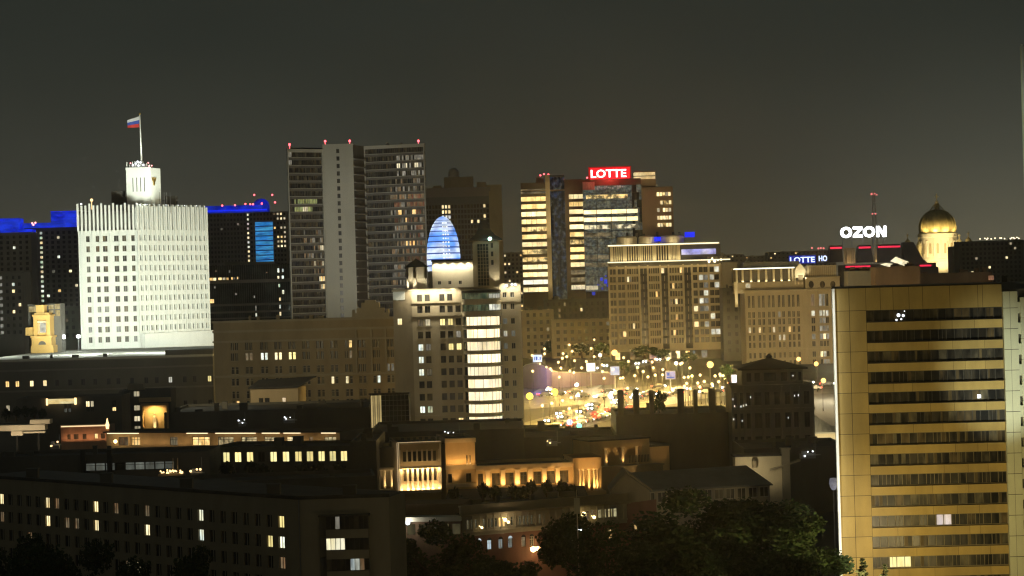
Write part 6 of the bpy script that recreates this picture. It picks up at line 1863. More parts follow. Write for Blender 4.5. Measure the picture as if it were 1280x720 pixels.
m_slot = LIT('slot_reflections', (.34,.42,.36), (.10,.20,.42), .42, .55, .5, .03, (.47,.66))
m_slot2 = LIT('painted_wall_reflections', (.20,.25,.24), (.30,.30,.20), .42, .8, .8, .18, (.4,.66))  # patchy glow stands in for reflections in the curtain wall
m_ldimband = LIT('lit_office_dim', (.8,.62,.32), (.6,.5,.3), .40, .4, .5, .15)
m_lband2 = LIT('lit_office_pale', (1,.86,.46), (1,.78,.36), 2.0, .3, .3, .6)
m_lband2d = LIT('lit_office_patchy', (1,.90,.60), (1,.84,.48), 1.1, .3, .3, .1, (.42,.56))
m_lbandd = LIT('lit_office_half', (1,.76,.32), (.9,.58,.2), 1.3, .35, .4, .12, (.42,.58))
m_lband3 = LIT('lit_office_white', (1,.96,.80), (1,.95,.7), 1.5, .2, .3, .7)
m_lpent = LIT('lit_penthouse', (1,.80,.40), (1,.70,.3), 1.4, .3, .3, .5)
m_lpk2 = LIT('lit_small_sign', (1,.72,.62), (.9,.6,.5), .6)
m_redpanel = EM('red_sign_panel', (1,.012,.02), 1.4)
m_redglow = EM('red_sign_halo', (1,.01,.015), .40)
m_signpink = EM('sign_letters', (1,.84,.78), 3.0)
plaza_tower()

# ================================================================== big bay-fronted block with lit cornices
def cornice_block():
    rnd = random.Random(111)
    d = 940
    fr = face(761.5, 902, 320, d); zb = ground(d); L_ = fr.len
    root = thing('cornice_block', 'large dim apartment block with two bright lit cornices and rows of bays', 'apartment building', (fr.pt(L_/2,-14,0).x, d+14, zb))
    S = lambda px, py=380: fr.S(px, py); Z = lambda py, px=830: fr.Z(px, py)
    # bays: pixel spans, number of lights in each
    spans = [(763,771,2,'o'),(773,782,2,'o'),(784.5,799,5,'b'),(801,810,2,'d'),(811.5,825.5,5,'b'),(827,836,2,'d'),(837.5,854,5,'b'),(856,865,2,'d'),(867,873,1,'o'),(874,886,2,'g'),(887.5,900,2,'g')]
    cols = []; kind = []
    for x0, x1, n, k in spans:
        for j in range(n):
            w = (x1-x0)/n; cols.append((S(x0+w*j+.35), S(x0+w*(j+1)-.35))); kind.append(k)
    rows = [(Z(y+4.0), Z(y-2.6)) for y in [337.5 + 9.75*k for k in range(10)]]
    def pick(r, c):
        k = kind[c]
        if k == 'g': return m_lc2 if rnd.random() < .22 else (m_ldim2 if rnd.random() < .2 else m_glass)
        p = {'o': .09, 'b': .07, 'd': .02}[k]
        if rnd.random() < p: return rnd.choice([m_lw2, m_lw, m_ldim])
        return rnd.choice([m_glassb, m_glassb, m_curtain]) if k == 'b' else m_glass
    facade(root, fr, 0, L_, zb+4, Z(332), cols, rows, m_stone, pick, .35, m_darkframe, mull=(-1,0))
    # piers, balcony slabs
    pi = MB()
    for px in (762, 772, 783.2, 800, 810.8, 826.3, 836.7, 855, 866, 873.5, 886.8, 901): s = S(px); pi.fbox(fr, s-.36, s+.36, .01, 1.1, zb+4, Z(331))
    pi.build('pier', m_stone, root)
    sl = MB()
    for k in range(10):
        z = rows[k][0]-.45
        for x0, x1, n, t in spans:
            if t in 'og': sl.fbox(fr, S(x0)-.1, S(x1)+.1, .011, 1.2, z, z+.35)
            elif t == 'b': sl.fbox(fr, S(x0)-.1, S(x1)+.1, .011, .5, z-.55, z+.3)
    sl.build('balcony', m_stone, root)
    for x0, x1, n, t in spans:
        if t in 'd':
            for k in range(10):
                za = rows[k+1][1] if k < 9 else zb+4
                dr = MB(); dr.fbox(fr, S(x0), S(x1), .004, .06, za, rows[k][0]); dr.build('recess_shade_panel', m_dark, root)  # thin dark overlay paints the shade of a deep recess
    # ground storey with shops
    sh = MB(); sh.quad(fr.pt(0,-.5,zb), fr.pt(L_,-.5,zb), fr.pt(L_,-.5,zb+4), fr.pt(0,-.5,zb+4)); sh.build('shopfront_wall', m_darkwall, root)
    for x0, x1, m in ((812,822,m_lshop1),(831,839,m_lyel2),(769,775,m_lw),(788,794,m_ldim),(846,850,m_lw2),(866,869,m_lblud),(877,884,m_ldim2),(857,862,m_lw)):
        b = MB(); b.fbox(fr, S(x0,440), S(x1,440), -.49, -.3, zb+.6, zb+3.6); b.build('shop_window', m, root)
    cn = MB(); cn.fbox(fr, -.5, L_+7, .01, 1.3, zb+3.9, zb+4.7); cn.build('ledge', m_stone, root)
    # upper gallery between two lit cornices
    zc1, zc2 = Z(325.5), Z(305)
    ga = MB(); ga.fbox(fr, .5, S(851), -12, -2.2, zc1, zc2-.6); ga.fbox(fr, 0, L_, -14, -.36, Z(332)-.02, zc1-.61); ga.build('gallery_wall', m_darkwall, root)
    co = MB(); k = 0
    for x0, x1 in ((766,779),(783,798),(803,816),(820,836),(838,847)):
        n = 6
        for j in range(n): s = S(x0+(x1-x0)*j/(n-1), 315); co.fbox(fr, s-.2, s+.2, -.9, -.3, zc1+.01, zc2-.6)
    for px in (764, 781, 800.5, 818, 836.8, 849): s = S(px,315); co.fbox(fr, s-.45, s+.45, -1.2, -.1, zc1+.01, zc2-.6)
    co.build('gallery_column', m_cream, root)
    dk = MB()
    for x0, x1 in ((773,776),(789,792),(803,808),(824,832)): dk.fbox(fr, S(x0,315), S(x1,315), -2.19, -2.0, zc1+.3, zc2-1.0)
    dk.build('gallery_window', m_glass, root)
    c1 = MB(); c1.fbox(fr, -.9, L_+3.5, -14, 1.6, zc1-.6, zc1); c1.build('lower_cornice', m_cream, root)
    c2 = MB(); c2.fbox(fr, -.6, S(899,300), -13, 1.3, zc2-.58, zc2+.25); c2.build('upper_cornice', m_cream, root)
    l1 = MB(); l1.fbox(fr, -.8, L_+3.4, 1.62, 1.72, zc1-.5, zc1-.1); l1.fbox(fr, -.5, S(898,300), 1.31, 1.4, zc2-.4, zc2+.1); l1.build('light_strip', m_corn, root)  # glowing strips stand in for cornice fronts lit from below
    strip(fr.pt(L_*.35, .9, zc1+.12), fr, L_*.66, 620, (1,.84,.48), .35)
    l = strip(fr.pt(L_*.5, 1.2, zc1-.75), fr, L_*.95, 700, (1,.76,.36), .3); aim(l, fr.pt(L_*.5, 2.2, zc1-.8), fr.pt(L_*.5, .2, zc1-9)); 
    # right part of the top: purple lit glazing
    pg = MB(); pg.fbox(fr, S(851.5,315), L_-.3, -9, -1.5, zc1+.01, zc2-.6); pg.build('penthouse_wall', m_darkwall, root)
    pu = MB(); pu.fbox(fr, S(852,315), S(895,315), -1.4, -.6, Z(318,870), Z(311.2,870)); pu.build('violet_panel', m_violet, root)
    rl = MB()
    for k in range(16): s = S(884,322)+k*.55; rl.fbox(fr, s-.06, s+.06, .6, .8, zc1, zc1+1.1)
    rl.build('railing', m_cream, root)
    # drums on the roof
    for px0, px1, m in ((771,797,m_cream),(799,823,m_cream),(826,856,m_cream)):
        s0, s1 = S(px0,298), S(px1,298); c = fr.pt((s0+s1)/2, -5, 0); r = (s1-s0)/2
        t = MB(); t.lathe((c.x,c.y), [(r,zc2+.26),(r,Z(296,830)),(r*.9,Z(294.5,830)),(.1,Z(293.5,830))], 20); t.build('roof_drum', m, root)
        flood((c.x, c.y-r-2.2, zc2+.4), (c.x, c.y-r, zc2+2.6), 2.2, (1,.85,.55), 140)
    for px0, px1, y0, y1 in ((818,826,301,295.5),(856.5,868.5,297,290.5)): t = MB(); t.fbox(fr, S(px0,296), S(px1,296), -3, .2, Z(y0,840), Z(y1,840)); t.build('blue_sign', m_lblue, root)
    ant = MB()
    for px in (785, 797, 806, 823, 843, 851): s = S(px,292); ant.fbox(fr, s-.5, s+.5, -8, -7, zc2+3, Z(290.5,830)+rnd.uniform(-.6,.8))
    ant.build('chimney', m_darkwall, root)
    # plain right end
    sw = Fr(fr.pt(L_+.01,-.2,0), fr.pt(L_+.01,-.2,0)+Vector((6.6,.8,0)))
    w = MB(); w.fbox(sw, 0, sw.len, -20, 0, zb, Z(330)); w.build('side_wall', m_stone2, root)
    shell(root, fr, 0, L_, zb, Z(332)-.05, 22, m_stone2, m_roof)
    lp = MB()
    for px, py, r in ((886,327,.55),(893,326.5,.6),(897,325,.45),(901,324.5,.5),(890,323,.35)): s, z = fr.hit(px,py); lp.ball(fr.pt(s,1.2,z), r, 6)
    lp.build('terrace_lamp', m_warmlamp2, root)
    # street light from below
    flood(tuple(fr.pt(L_*.4, 75, zb+8)), fr.pt(L_*.45, 0, zb+14), .6, (1,.74,.36), 70, .8, 2)
    flood(tuple(fr.pt(L_*.9, 60, zb+8)), fr.pt(L_*.9, 0, zb+14), .35, (1,.74,.36), 70, .8, 2)
m_lshop1 = LIT('lit_pink_shop', (1,.45,.42), (.9,.6,.45), .85)
m_corn = EM('uplit_cornice_glow', (1,.90,.58), 1.7)
m_violet = LIT('lit_violet', (.50,.48,1), (.85,.8,1), .85, .3, .3, .35)
m_warmlamp2 = EM('warm_small_lamp', (1,.84,.52), 3.5)
cornice_block()

# low blocks and trees between
def low_block(name, label, px0, px1, py, d, depth, wall, seed, litp=.05, bay=3.0, win=1.3, fh=3.3, d1=None, cat='building', lits=None, limit=60, roofm=None, zfirst=1.4):
    rnd = random.Random(seed)
    fr = face(px0, px1, py, d, d1); zb = ground(d); zt = fr.Z(px0, py); L_ = fr.len
    root = thing(name, label, cat, (fr.pt(L_/2,-depth/2,0).x, d+depth/2, zb))
    n = max(1, int((L_-.4)/bay)); off = (L_-n*bay)/2
    cols = [(off+bay*k+(bay-win)/2, off+bay*k+(bay+win)/2) for k in range(n)]
    rows = []; z = zt-zfirst
    while z-1.7 > zb+.5: rows.append((z-1.7, z)); z -= fh
    lits = lits or [m_lw2, m_lw, m_ldim, m_ldim2]
    facade(root, fr, 0, L_, zb, zt, cols, rows, wall, lambda r, c: rnd.choice(lits) if rnd.random() < litp else m_glass, .3, m_darkframe, limit=limit)
    shell(root, fr, 0, L_, zb, zt+.02, depth, wall, roofm or m_roof)
    roof_clutter(root, fr, 1, L_-1, depth, zt-.6, 3, rnd, m_darkwall)
    return root, fr, zt
low_block('low_block', 'tan low block half hidden by the bay tower, under the plaza tower', 652, 692, 388, 1020, 16, m_stone, 121, .03)
low_block('low_block', 'dim tan four storey block between the plaza tower and the cornice block', 689, 768, 400, 1000, 14, m_stone, 122, .05, bay=3.2, win=1.5)
low_block('low_block', 'black flat block directly under the plaza tower, with a few lit dots', 680, 766, 375, 1060, 20, m_darkwall, 123, .07, bay=2.6, win=1.0, fh=2.8)
low_block('far_block', 'distant dark block with tiny lights between the bay tower and the plaza tower', 626, 656, 316, 1700, 16, m_greyplaster, 124, .16, bay=3.0, win=1.5, fh=3.2, lits=[m_lw2, m_lyel2, m_lc, m_lw])
low_block('dark_corner_block', 'narrow dark block in the gap between the cornice block and the pavilion topped hotel', 903, 936, 360, 905, 14, m_darkwall, 125, .02)

# ================================================================== hotel with a lit roof pavilion
def pavilion_hotel():
    rnd = random.Random(131)
    d = 850
    fr = face(931, 1050, 370, d); zb = ground(d); zt = fr.Z(950, 363); L_ = fr.len
    root = thing('pavilion_hotel', 'tan stone hotel with a glowing colonnaded pavilion along its roof', 'hotel', (fr.pt(L_/2,-12,0).x, d+12, zb))
    S = lambda px, py=400: fr.S(px, py); Z = lambda py, px=970: fr.Z(px, py)
    xs = [937, 942.3, 949.5, 954.8, 962, 967.3, 974.5, 979.8, 987, 992.3, 998.5]
    cols = [(S(x-1.5), S(x+1.5)) for x in xs] + [(S(1014.5), S(1019)), (S(1024.5), S(1028)), (S(1028.7), S(1032)), (S(1032.7), S(1036))]
    rows = [(Z(384), Z(369))] + [(Z(y+3.6), Z(y-3.6)) for y in (393, 402, 412, 422, 431, 444, 454, 464, 474)]
    lit = {(3,0): m_lw2, (3,2): m_lw2, (3,5): m_lyel2, (3,8): m_lw, (4,6): m_lyel2, (4,7): m_lyel2, (1,11): m_lc2, (1,12): m_lc2, (1,13): m_lc2, (1,14): m_lc2, (0,11): m_ldim, (2,12): m_ldim2, (2,13): m_lgrey2, (3,12): m_lgrey2, (3,13): m_ldim2, (3,14): m_ldim2, (4,11): m_ldim2, (4,12): m_lgrey2, (4,13): m_lw2, (4,14): m_lgrey2, (6,12): m_lw2, (6,13): m_lc2, (7,13): m_lgrey2, (7,14): m_ldim2, (1,6): m_ldim2, (0,12): m_lgrey2, (0,13): m_ldim2}
    facade(root, fr, 0, L_, zb, zt, cols, rows, m_stone, lambda r, c: lit.get((r,c), m_curtain if rnd.random() < .4 else m_glassb), .35, m_frame, mull=(1,0))
    tr = MB()
    for px in (933, 945.7, 958.2, 970.7, 983.2, 995.4, 1003, 1010, 1022, 1039): s = S(px); tr.fbox(fr, s-.22, s+.22, .01, .35, zb, zt-.6)
    tr.fbox(fr, -.3, L_, .01, .9, zt-.5, zt+.1); tr.fbox(fr, -.1, L_, .01, .6, Z(387.5)-.2, Z(386)); tr.fbox(fr, -.1, L_, .01, .5, Z(438.5), Z(437))
    tr.build('cornice', m_stone, root)
    shell(root, fr, 0, L_, zb, zt+.05, 18, m_stone, m_roof)
    # roof pavilion
    f2 = Fr(fr.pt(S(918,345), -3, 0), fr.pt(S(1003,345), -3, 0)); z0, z1 = Z(360,965), f2.Z(960, 334.8)
    S2 = lambda px, py=345: f2.S(px, py)
    bw = MB(); bw.fbox(f2, 0, S2(992), -7, -2.6, zt, z1-.2); bw.build('pavilion_wall', m_pavwall, root)
    fl = MB(); fl.fbox(f2, 0, S2(1004), -7, .4, z0-1.8, Z(352,965)); fl.build('pavilion_floor', m_stone, root)
    cl = MB()
    for px in (921, 928.5, 939, 948.5, 958, 967.5, 977, 986.5, 991): s = S2(px); cl.fbox(f2, s-.36, s+.36, -1.0, -.3, Z(352,965)+.01, z1-.5)
    cl.build('column', m_cream, root)
    ev = MB(); ev.fbox(f2, -.2, S2(993), -8, .8, z1-.5, z1+.15); ev.build('eave', m_cream, root)
    ls = MB(); ls.fbox(f2, -.1, S2(993), .81, .9, z1-.35, z1+.05); ls.build('light_strip', m_corn2, root)
    ro = MB(); ro.fbox(f2, S2(930), S2(1000), -8, -1, z1+.16, Z(327,965)); c = f2.pt(S2(938), -4, 0); ro.lathe((c.x,c.y), [(2.4,z1+.2),(2.2,z1+2.2),(1.0,z1+3.2),(.1,z1+3.5)], 10); ro.build('pavilion_roof', m_roofgrey, root)
    gb = MB(); a, b = S2(993.5), S2(1007); zm = Z(337,1000); zz = Z(347,1000)
    gb.fbox(f2, a, b, -5, .5, zz, zm); gb.hexa([f2.pt(a,.5,zm+.01), f2.pt(b,.5,zm+.01), f2.pt(b,-5,zm+.01), f2.pt(a,-5,zm+.01)], [f2.pt((a+b)/2-.15,.5,zm+2.3), f2.pt((a+b)/2+.15,.5,zm+2.3), f2.pt((a+b)/2+.15,-5,zm+2.3), f2.pt((a+b)/2-.15,-5,zm+2.3)])
    gb.build('gable_pavilion', m_cream, root)
    ga = MB(); c = (a+b)/2
    ga.fbox(f2, c-1.0, c+1.0, .51, .58, Z(352,1000), zz+1.0); ga.build('arch', m_stone3, root)
    gc = MB()
    for px in (993.8, 998, 1002.5, 1006.5): s = S2(px,350); gc.fbox(f2, s-.22, s+.22, .0, .5, Z(355.5,1000), zz)
    gc.build('column', m_cream, root)
    w = (1,.88,.55)
    strip(f2.pt(S2(955), -.2, Z(352,965)+.2), f2, S2(990)*.95, 260, w, .35)
    flood(tuple(f2.pt(S2(1004), 4.5, zz-1)), f2.pt(c, .5, zm), 4.2, (1,.93,.66), 90)
    br = MB(); s = S2(921, 385); br.fbox(f2, S2(918.5,370), S2(922,370), -.5, .5, Z(384,921), Z(352,921)-.1); br.build('lit_corner', m_cream, root)
    flood(tuple(f2.pt(S2(919), 5, Z(384,921))), f2.pt(S2(920), .3, Z(368,921)), 1.6, w, 70)
    lw = MB(); lw.fbox(f2, S2(932,358), S2(937.5,358), .41, .5, Z(360,935), Z(354.5,935)); lw.build('lit_window', m_lyel2, root)
    # attic with round windows on the right
    f3 = Fr(fr.pt(S(1007,355), -.3, 0), fr.pt(S(1050,355), -.3, 0))
    at = MB(); at.fbox(f3, 0, f3.len, -8, 0, zt, Z(347,1025)); at.fbox(f3, .8, f3.len-1, -8, -1.5, Z(347,1025)+.3, Z(331.5,1025)); at.fbox(f3, -.2, f3.len+.2, -8.3, .3, Z(347,1025)+.01, Z(346,1025)); at.build('attic', m_stone, root)
    rw = MB()
    for px in (1014, 1028, 1041): s, z = f3.hit(px, 355.5); c = f3.pt(s, .02, z); i = len(rw.v); rw.v += [f3.pt(s+1.0*math.cos(t*math.pi/6), .03, z+1.35*math.sin(t*math.pi/6)) for t in range(12)]; rw.f.append(tuple(range(i,i+12))); rw.m.append(0)
    rw.build('oval_window', m_glassb, root)
    gr = MB()
    for k in range(18): s = f3.len*(k+.5)/18; gr.fbox(f3, s-.08, s+.08, -1.49, -1.35, Z(345,1025), Z(333,1025))
    gr.build('louvre', m_stone3, root)
    # hotel sign on the roof
    sg = thing('roof_sign', 'blue and white roof sign reading LOTTE HO above the pavilion topped hotel', 'sign', tuple(f2.pt(S2(1010), -5.4, z1)))
    fs = Fr(f2.pt(S2(980,325), -5.2, 0), f2.pt(S2(1040,325), -5.2, 0)); xs0, xs1 = fs.S(987.5,324), fs.S(1034.5,324)
    zl = fs.Z(1010, 328)
    pn = MB(); pn.fbox(fs, xs0-.4, fs.S(1024,324)-1.2, -.6, -.35, fs.Z(1010,329.3), fs.Z(1010,319)); pn.build('panel', m_bluepan, sg)
    text('LOTTE', 2.9, m_signblue, fs, xs0, zl, -.1, .1, .07, root=sg, width=fs.S(1018.5,324)-xs0); text('HO', 2.9, m_signblue, fs, fs.S(1023.5,324), zl+.3, -.1, .1, .07, root=sg, width=fs.S(1034,324)-fs.S(1023.5,324))
    sp = MB()
    for px in (990, 1000, 1010, 1020, 1030): s = fs.S(px,326); sp.fbox(fs, s-.08, s+.08, -1.0, -.62, z1-2, zl+.5)
    sp.build('support', m_metal, sg)
    flood(tuple(fr.pt(L_*.5, 60, zb+8)), fr.pt(L_*.55, 0, zb+16), .62, (1,.74,.38), 70, .8, 2)
    plight(fs.pt(xs0+5, 2, zl+1), 300, (.4,.5,1))
m_pavwall = M('pavilion_wall', (.12,.10,.07), .7, .2, .5)
m_corn2 = EM('pavilion_light', (.95,1,.85), 1.9)
m_bluepan = EM('sign_blue_panel', (.03,.05,.6), .45)
m_signblue = EM('sign_blue_white', (.55,.66,1), 2.0)
pavilion_hotel()

# ================================================================== dark building with red neon and the white sign
def neon_building():
    d = 1200
    fr = face(1036, 1170, 330, d); zb = ground(d); L_ = fr.len
    root = thing('neon_building', 'dark building of sloped roof blocks edged in red neon, below the white letters', 'building', (fr.pt(L_/2,-10,0).x, d+10, zb))
    S = lambda px, py=320: fr.S(px, py); Z = lambda py, px=1100: fr.Z(px, py)
    b = MB(); b.fbox(fr, S(1054.5,335), L_, -20, -.02, zb, Z(330)); b.build('wall', m_darkwall, root)
    def block(x0b, x1b, x0t, x1t, yb, yt, o):
        z0, z1 = Z(yb,(x0b+x1b)/2), Z(yt,(x0b+x1b)/2)
        mb = MB(); a0, a1, t0, t1 = S(x0b), S(x1b), S(x0t), S(x1t)
        mb.hexa([fr.pt(a0,o,z0), fr.pt(a1,o,z0), fr.pt(a1,o-9,z0), fr.pt(a0,o-9,z0)], [fr.pt(t0,o-1.5,z1), fr.pt(t1,o-1.5,z1), fr.pt(t1,o-7,z1), fr.pt(t0,o-7,z1)])
        mb.build('roof_block', m_mansard, root)
        return t0, t1, z1, o-1.5
    for args, neon in (((1037.5,1053.5,1038,1053,327.5,307.5,.6),1), ((1070,1092,1074,1089,328,307,.4),1), ((1096,1128,1098,1126,328,306,.4),1), ((1131,1156,1129,1143,329,302.5,.3),0), ((1146,1166,1140,1156,336,325,1.2),0)):
        t0, t1, z1, o = block(*args)
        if neon:
            n = MB(); n.fbox(fr, t0+.1, t1-.1, o+.2, o+.6, z1-1.5, z1-.5); n.build('neon_strip', m_pink, root)
            n = MB(); n.fbox(fr, t0, t1, o-3, o+.4, z1+.01, z1+.35); n.build('roof_edge', m_darkwall, root)
    for x0, x1, y in ((1056,1087,333.2),(1148.5,1163,332)):
        n = MB(); z = Z(y,(x0+x1)/2); n.fbox(fr, S(x0), S(x1), 1.4, 1.8, z-.45, z+.45); n.build('neon_strip', m_pink, root)
    lb = MB(); lb.fbox(fr, S(1055), S(1092,340), .01, 1.3, zb, Z(335)); lb.fbox(fr, S(1147), L_+1, .01, 1.39, zb, Z(334,1155)); lb.build('lower_wall', m_mansard, root)
    # lit recesses with columns
    rc = MB(); rc.fbox(fr, S(1054.8), S(1069), -.5, .1, Z(328.5), Z(309)); rc.build('recess', m_goldtrim, root); rc = MB(); rc.fbox(fr, S(1092.5), S(1096), -.5, .1, Z(328), Z(309)); rc.build('recess', m_goldtrim, root)
    for px in (1058.5, 1064.5, 1094): cl = MB(); c = fr.pt(S(px), .8, 0); cl.lathe((c.x,c.y), [(.5,Z(328)),(.42,Z(312))], 8); cl.build('column', m_goldtrim, root)
    flood(tuple(fr.pt(S(1061), 4, Z(331))), fr.pt(S(1062), .1, Z(322)), 1.6, (1,.72,.35), 100); flood(tuple(fr.pt(S(1094), 3, Z(331))), fr.pt(S(1094), .1, Z(322)), 2.2, (1,.72,.35), 70)
    # bright tilted roof lights
    sk = MB()
    for (x0,y0),(x1,y1),(x2,y2),(x3,y3) in (((1112,326.5),(1119,321),(1135.5,327.5),(1131.5,333)), ((1099.5,330.5),(1107,328.8),(1116,330),(1111,334))):
        q = [fr.hit(x,y) for x, y in ((x0,y0),(x3,y3),(x2,y2),(x1,y1))]
        pts = [fr.pt(q[0][0],2.2,q[0][1]), fr.pt(q[1][0],2.2,q[1][1]), fr.pt(q[2][0],1.8,q[2][1]), fr.pt(q[3][0],1.8,q[3][1])]
        sk.hexa([p+Vector((0,.4,0)) for p in pts], pts)
    sk.build('roof_light', m_lroof, root)
    # letters
    sg = thing('roof_sign', 'bright white roof letters reading OZON', 'sign', tuple(fr.pt(S(1080,300), -3, Z(303))))
    x0, x1 = S(1051.5,290), S(1108,290); zl, zh = Z(296.5,1080), Z(283,1080); H = zh-zl; W = x1-x0
    lm = MB(); t = H*.23; u = W/(3.94*H)      # stroke, horizontal fit
    def ringO(cx):
        n = 28; i = len(lm.v); R1, R0 = H/2, H/2-t
        for o in (-2.9, -3.3):
            for r in (R1, R0):
                for k in range(n): a = 2*math.pi*k/n; lm.v.append(fr.pt(cx+u*r*math.cos(a), o, zl+H/2+r*math.sin(a)))
        for k in range(n):
            k2 = (k+1) % n
            lm.f += [(i+k, i+k2, i+n+k2, i+n+k), (i+2*n+k2, i+2*n+k, i+3*n+k, i+3*n+k2), (i+k2, i+k, i+2*n+k, i+2*n+k2), (i+n+k, i+n+k2, i+3*n+k2, i+3*n+k)]; lm.m += [0]*4
    def bar(p, q, w, horiz=False):
        (ax, az), (bx, bz) = p, q
        if horiz: pts = [(ax,az-w/2),(bx,bz-w/2),(bx,bz+w/2),(ax,az+w/2)]
        else: pts = [(ax-w/2,az),(ax+w/2,az),(bx+w/2,bz),(bx-w/2,bz)]
        f_ = [fr.pt(s,-2.9,z) for s, z in pts]; b_ = [fr.pt(s,-3.3,z) for s, z in pts]; lm.hexa(b_, f_)
    R_ = H/2*u; g = H*.11*u
    x = x0+R_; ringO(x); x += R_+g
    zw = H*.80*u; bar((x,zl+t/2),(x+zw,zl+t/2),t,True); bar((x,zh-t/2),(x+zw,zh-t/2),t,True); bar((x+t*.62,zl+t),(x+zw-t*.62,zh-t),t*1.2*u); x += zw+g
    x += R_; ringO(x); x += R_+g*1.2
    nw = H*.86*u; ts = t*.95*u; bar((x+ts/2,zl),(x+ts/2,zh),ts); bar((x+nw-ts/2,zl),(x+nw-ts/2,zh),ts); bar((x+ts*.65,zh),(x+nw-ts*.65,zl),ts*1.15)
    lm.build('letters', m_ozon, sg)
    sp = MB()
    for px in (1054, 1066, 1080, 1093, 1105): s = S(px,300); sp.fbox(fr, s-.12, s+.12, -3.8, -3.5, Z(309), zh-1)
    sp.fbox(fr, x0, x1, -3.75, -3.55, zl+.3, zl+.5); sp.fbox(fr, x0, x1, -3.75, -3.55, zh-1.2, zh-1.0); sp.build('support', m_metal, sg)
    plight(fr.pt((x0+x1)/2, 1.0, zl+H/2), 1500, (.9,.92,1), 2)
    # brown blocks in front of it
    for k, (x0, x1, y, dd) in enumerate(((1094,1150,334,760),(1060,1096,339,760),(1150,1240,342,760))):
        f_ = face(x0, x1, y, dd+14*k); r = thing('roof_block', ['brown brick plant room just above the ochre slab, under the tilted roof lights', 'flat brown roof block under the red neon, left of the brick plant room', 'dim brown roof block under the golden dome'][k], 'building', (f_.pt(5,-4,0).x, dd+14*k+4, ground(dd)))
        shell(r, f_, 0, f_.len, ground(dd), f_.Z(x0,y), 10, [m_brickdark, m_greyplaster, m_brickdark][k], m_roof, front=True)
        v = MB(); rr = random.Random(k)
        for j in range(5): s = rr.uniform(1, f_.len-1); v.fbox(f_, s-.7, s+.7, -4, -2, f_.Z(x0,y)-.6, f_.Z(x0,y)+rr.uniform(.5,1.6))
        v.build('roof_vent', m_brickdark, r)
        if k == 2:
            b = MB(); s, z = f_.hit(1240-4,349); b.fbox(f_, f_.S(1235.5,348), f_.S(1242,348), -.02, .4, f_.Z(1239,350), f_.Z(1239,344.5)); b.build('lit_cabin', m_orcab, r)
m_mansard = M('dark_mansard', (.055,.055,.06), .5, .25, .3)
m_lroof = LIT('lit_roof', (1,.92,.62), (1,.85,.5), 1.2, .3, .5, .5)
m_ozon = EM('white_letters', (.95,.96,1), 9.0)
m_orcab = LIT('lit_cabin', (1,.45,.22), (.7,.35,.2), .5)
neon_building()

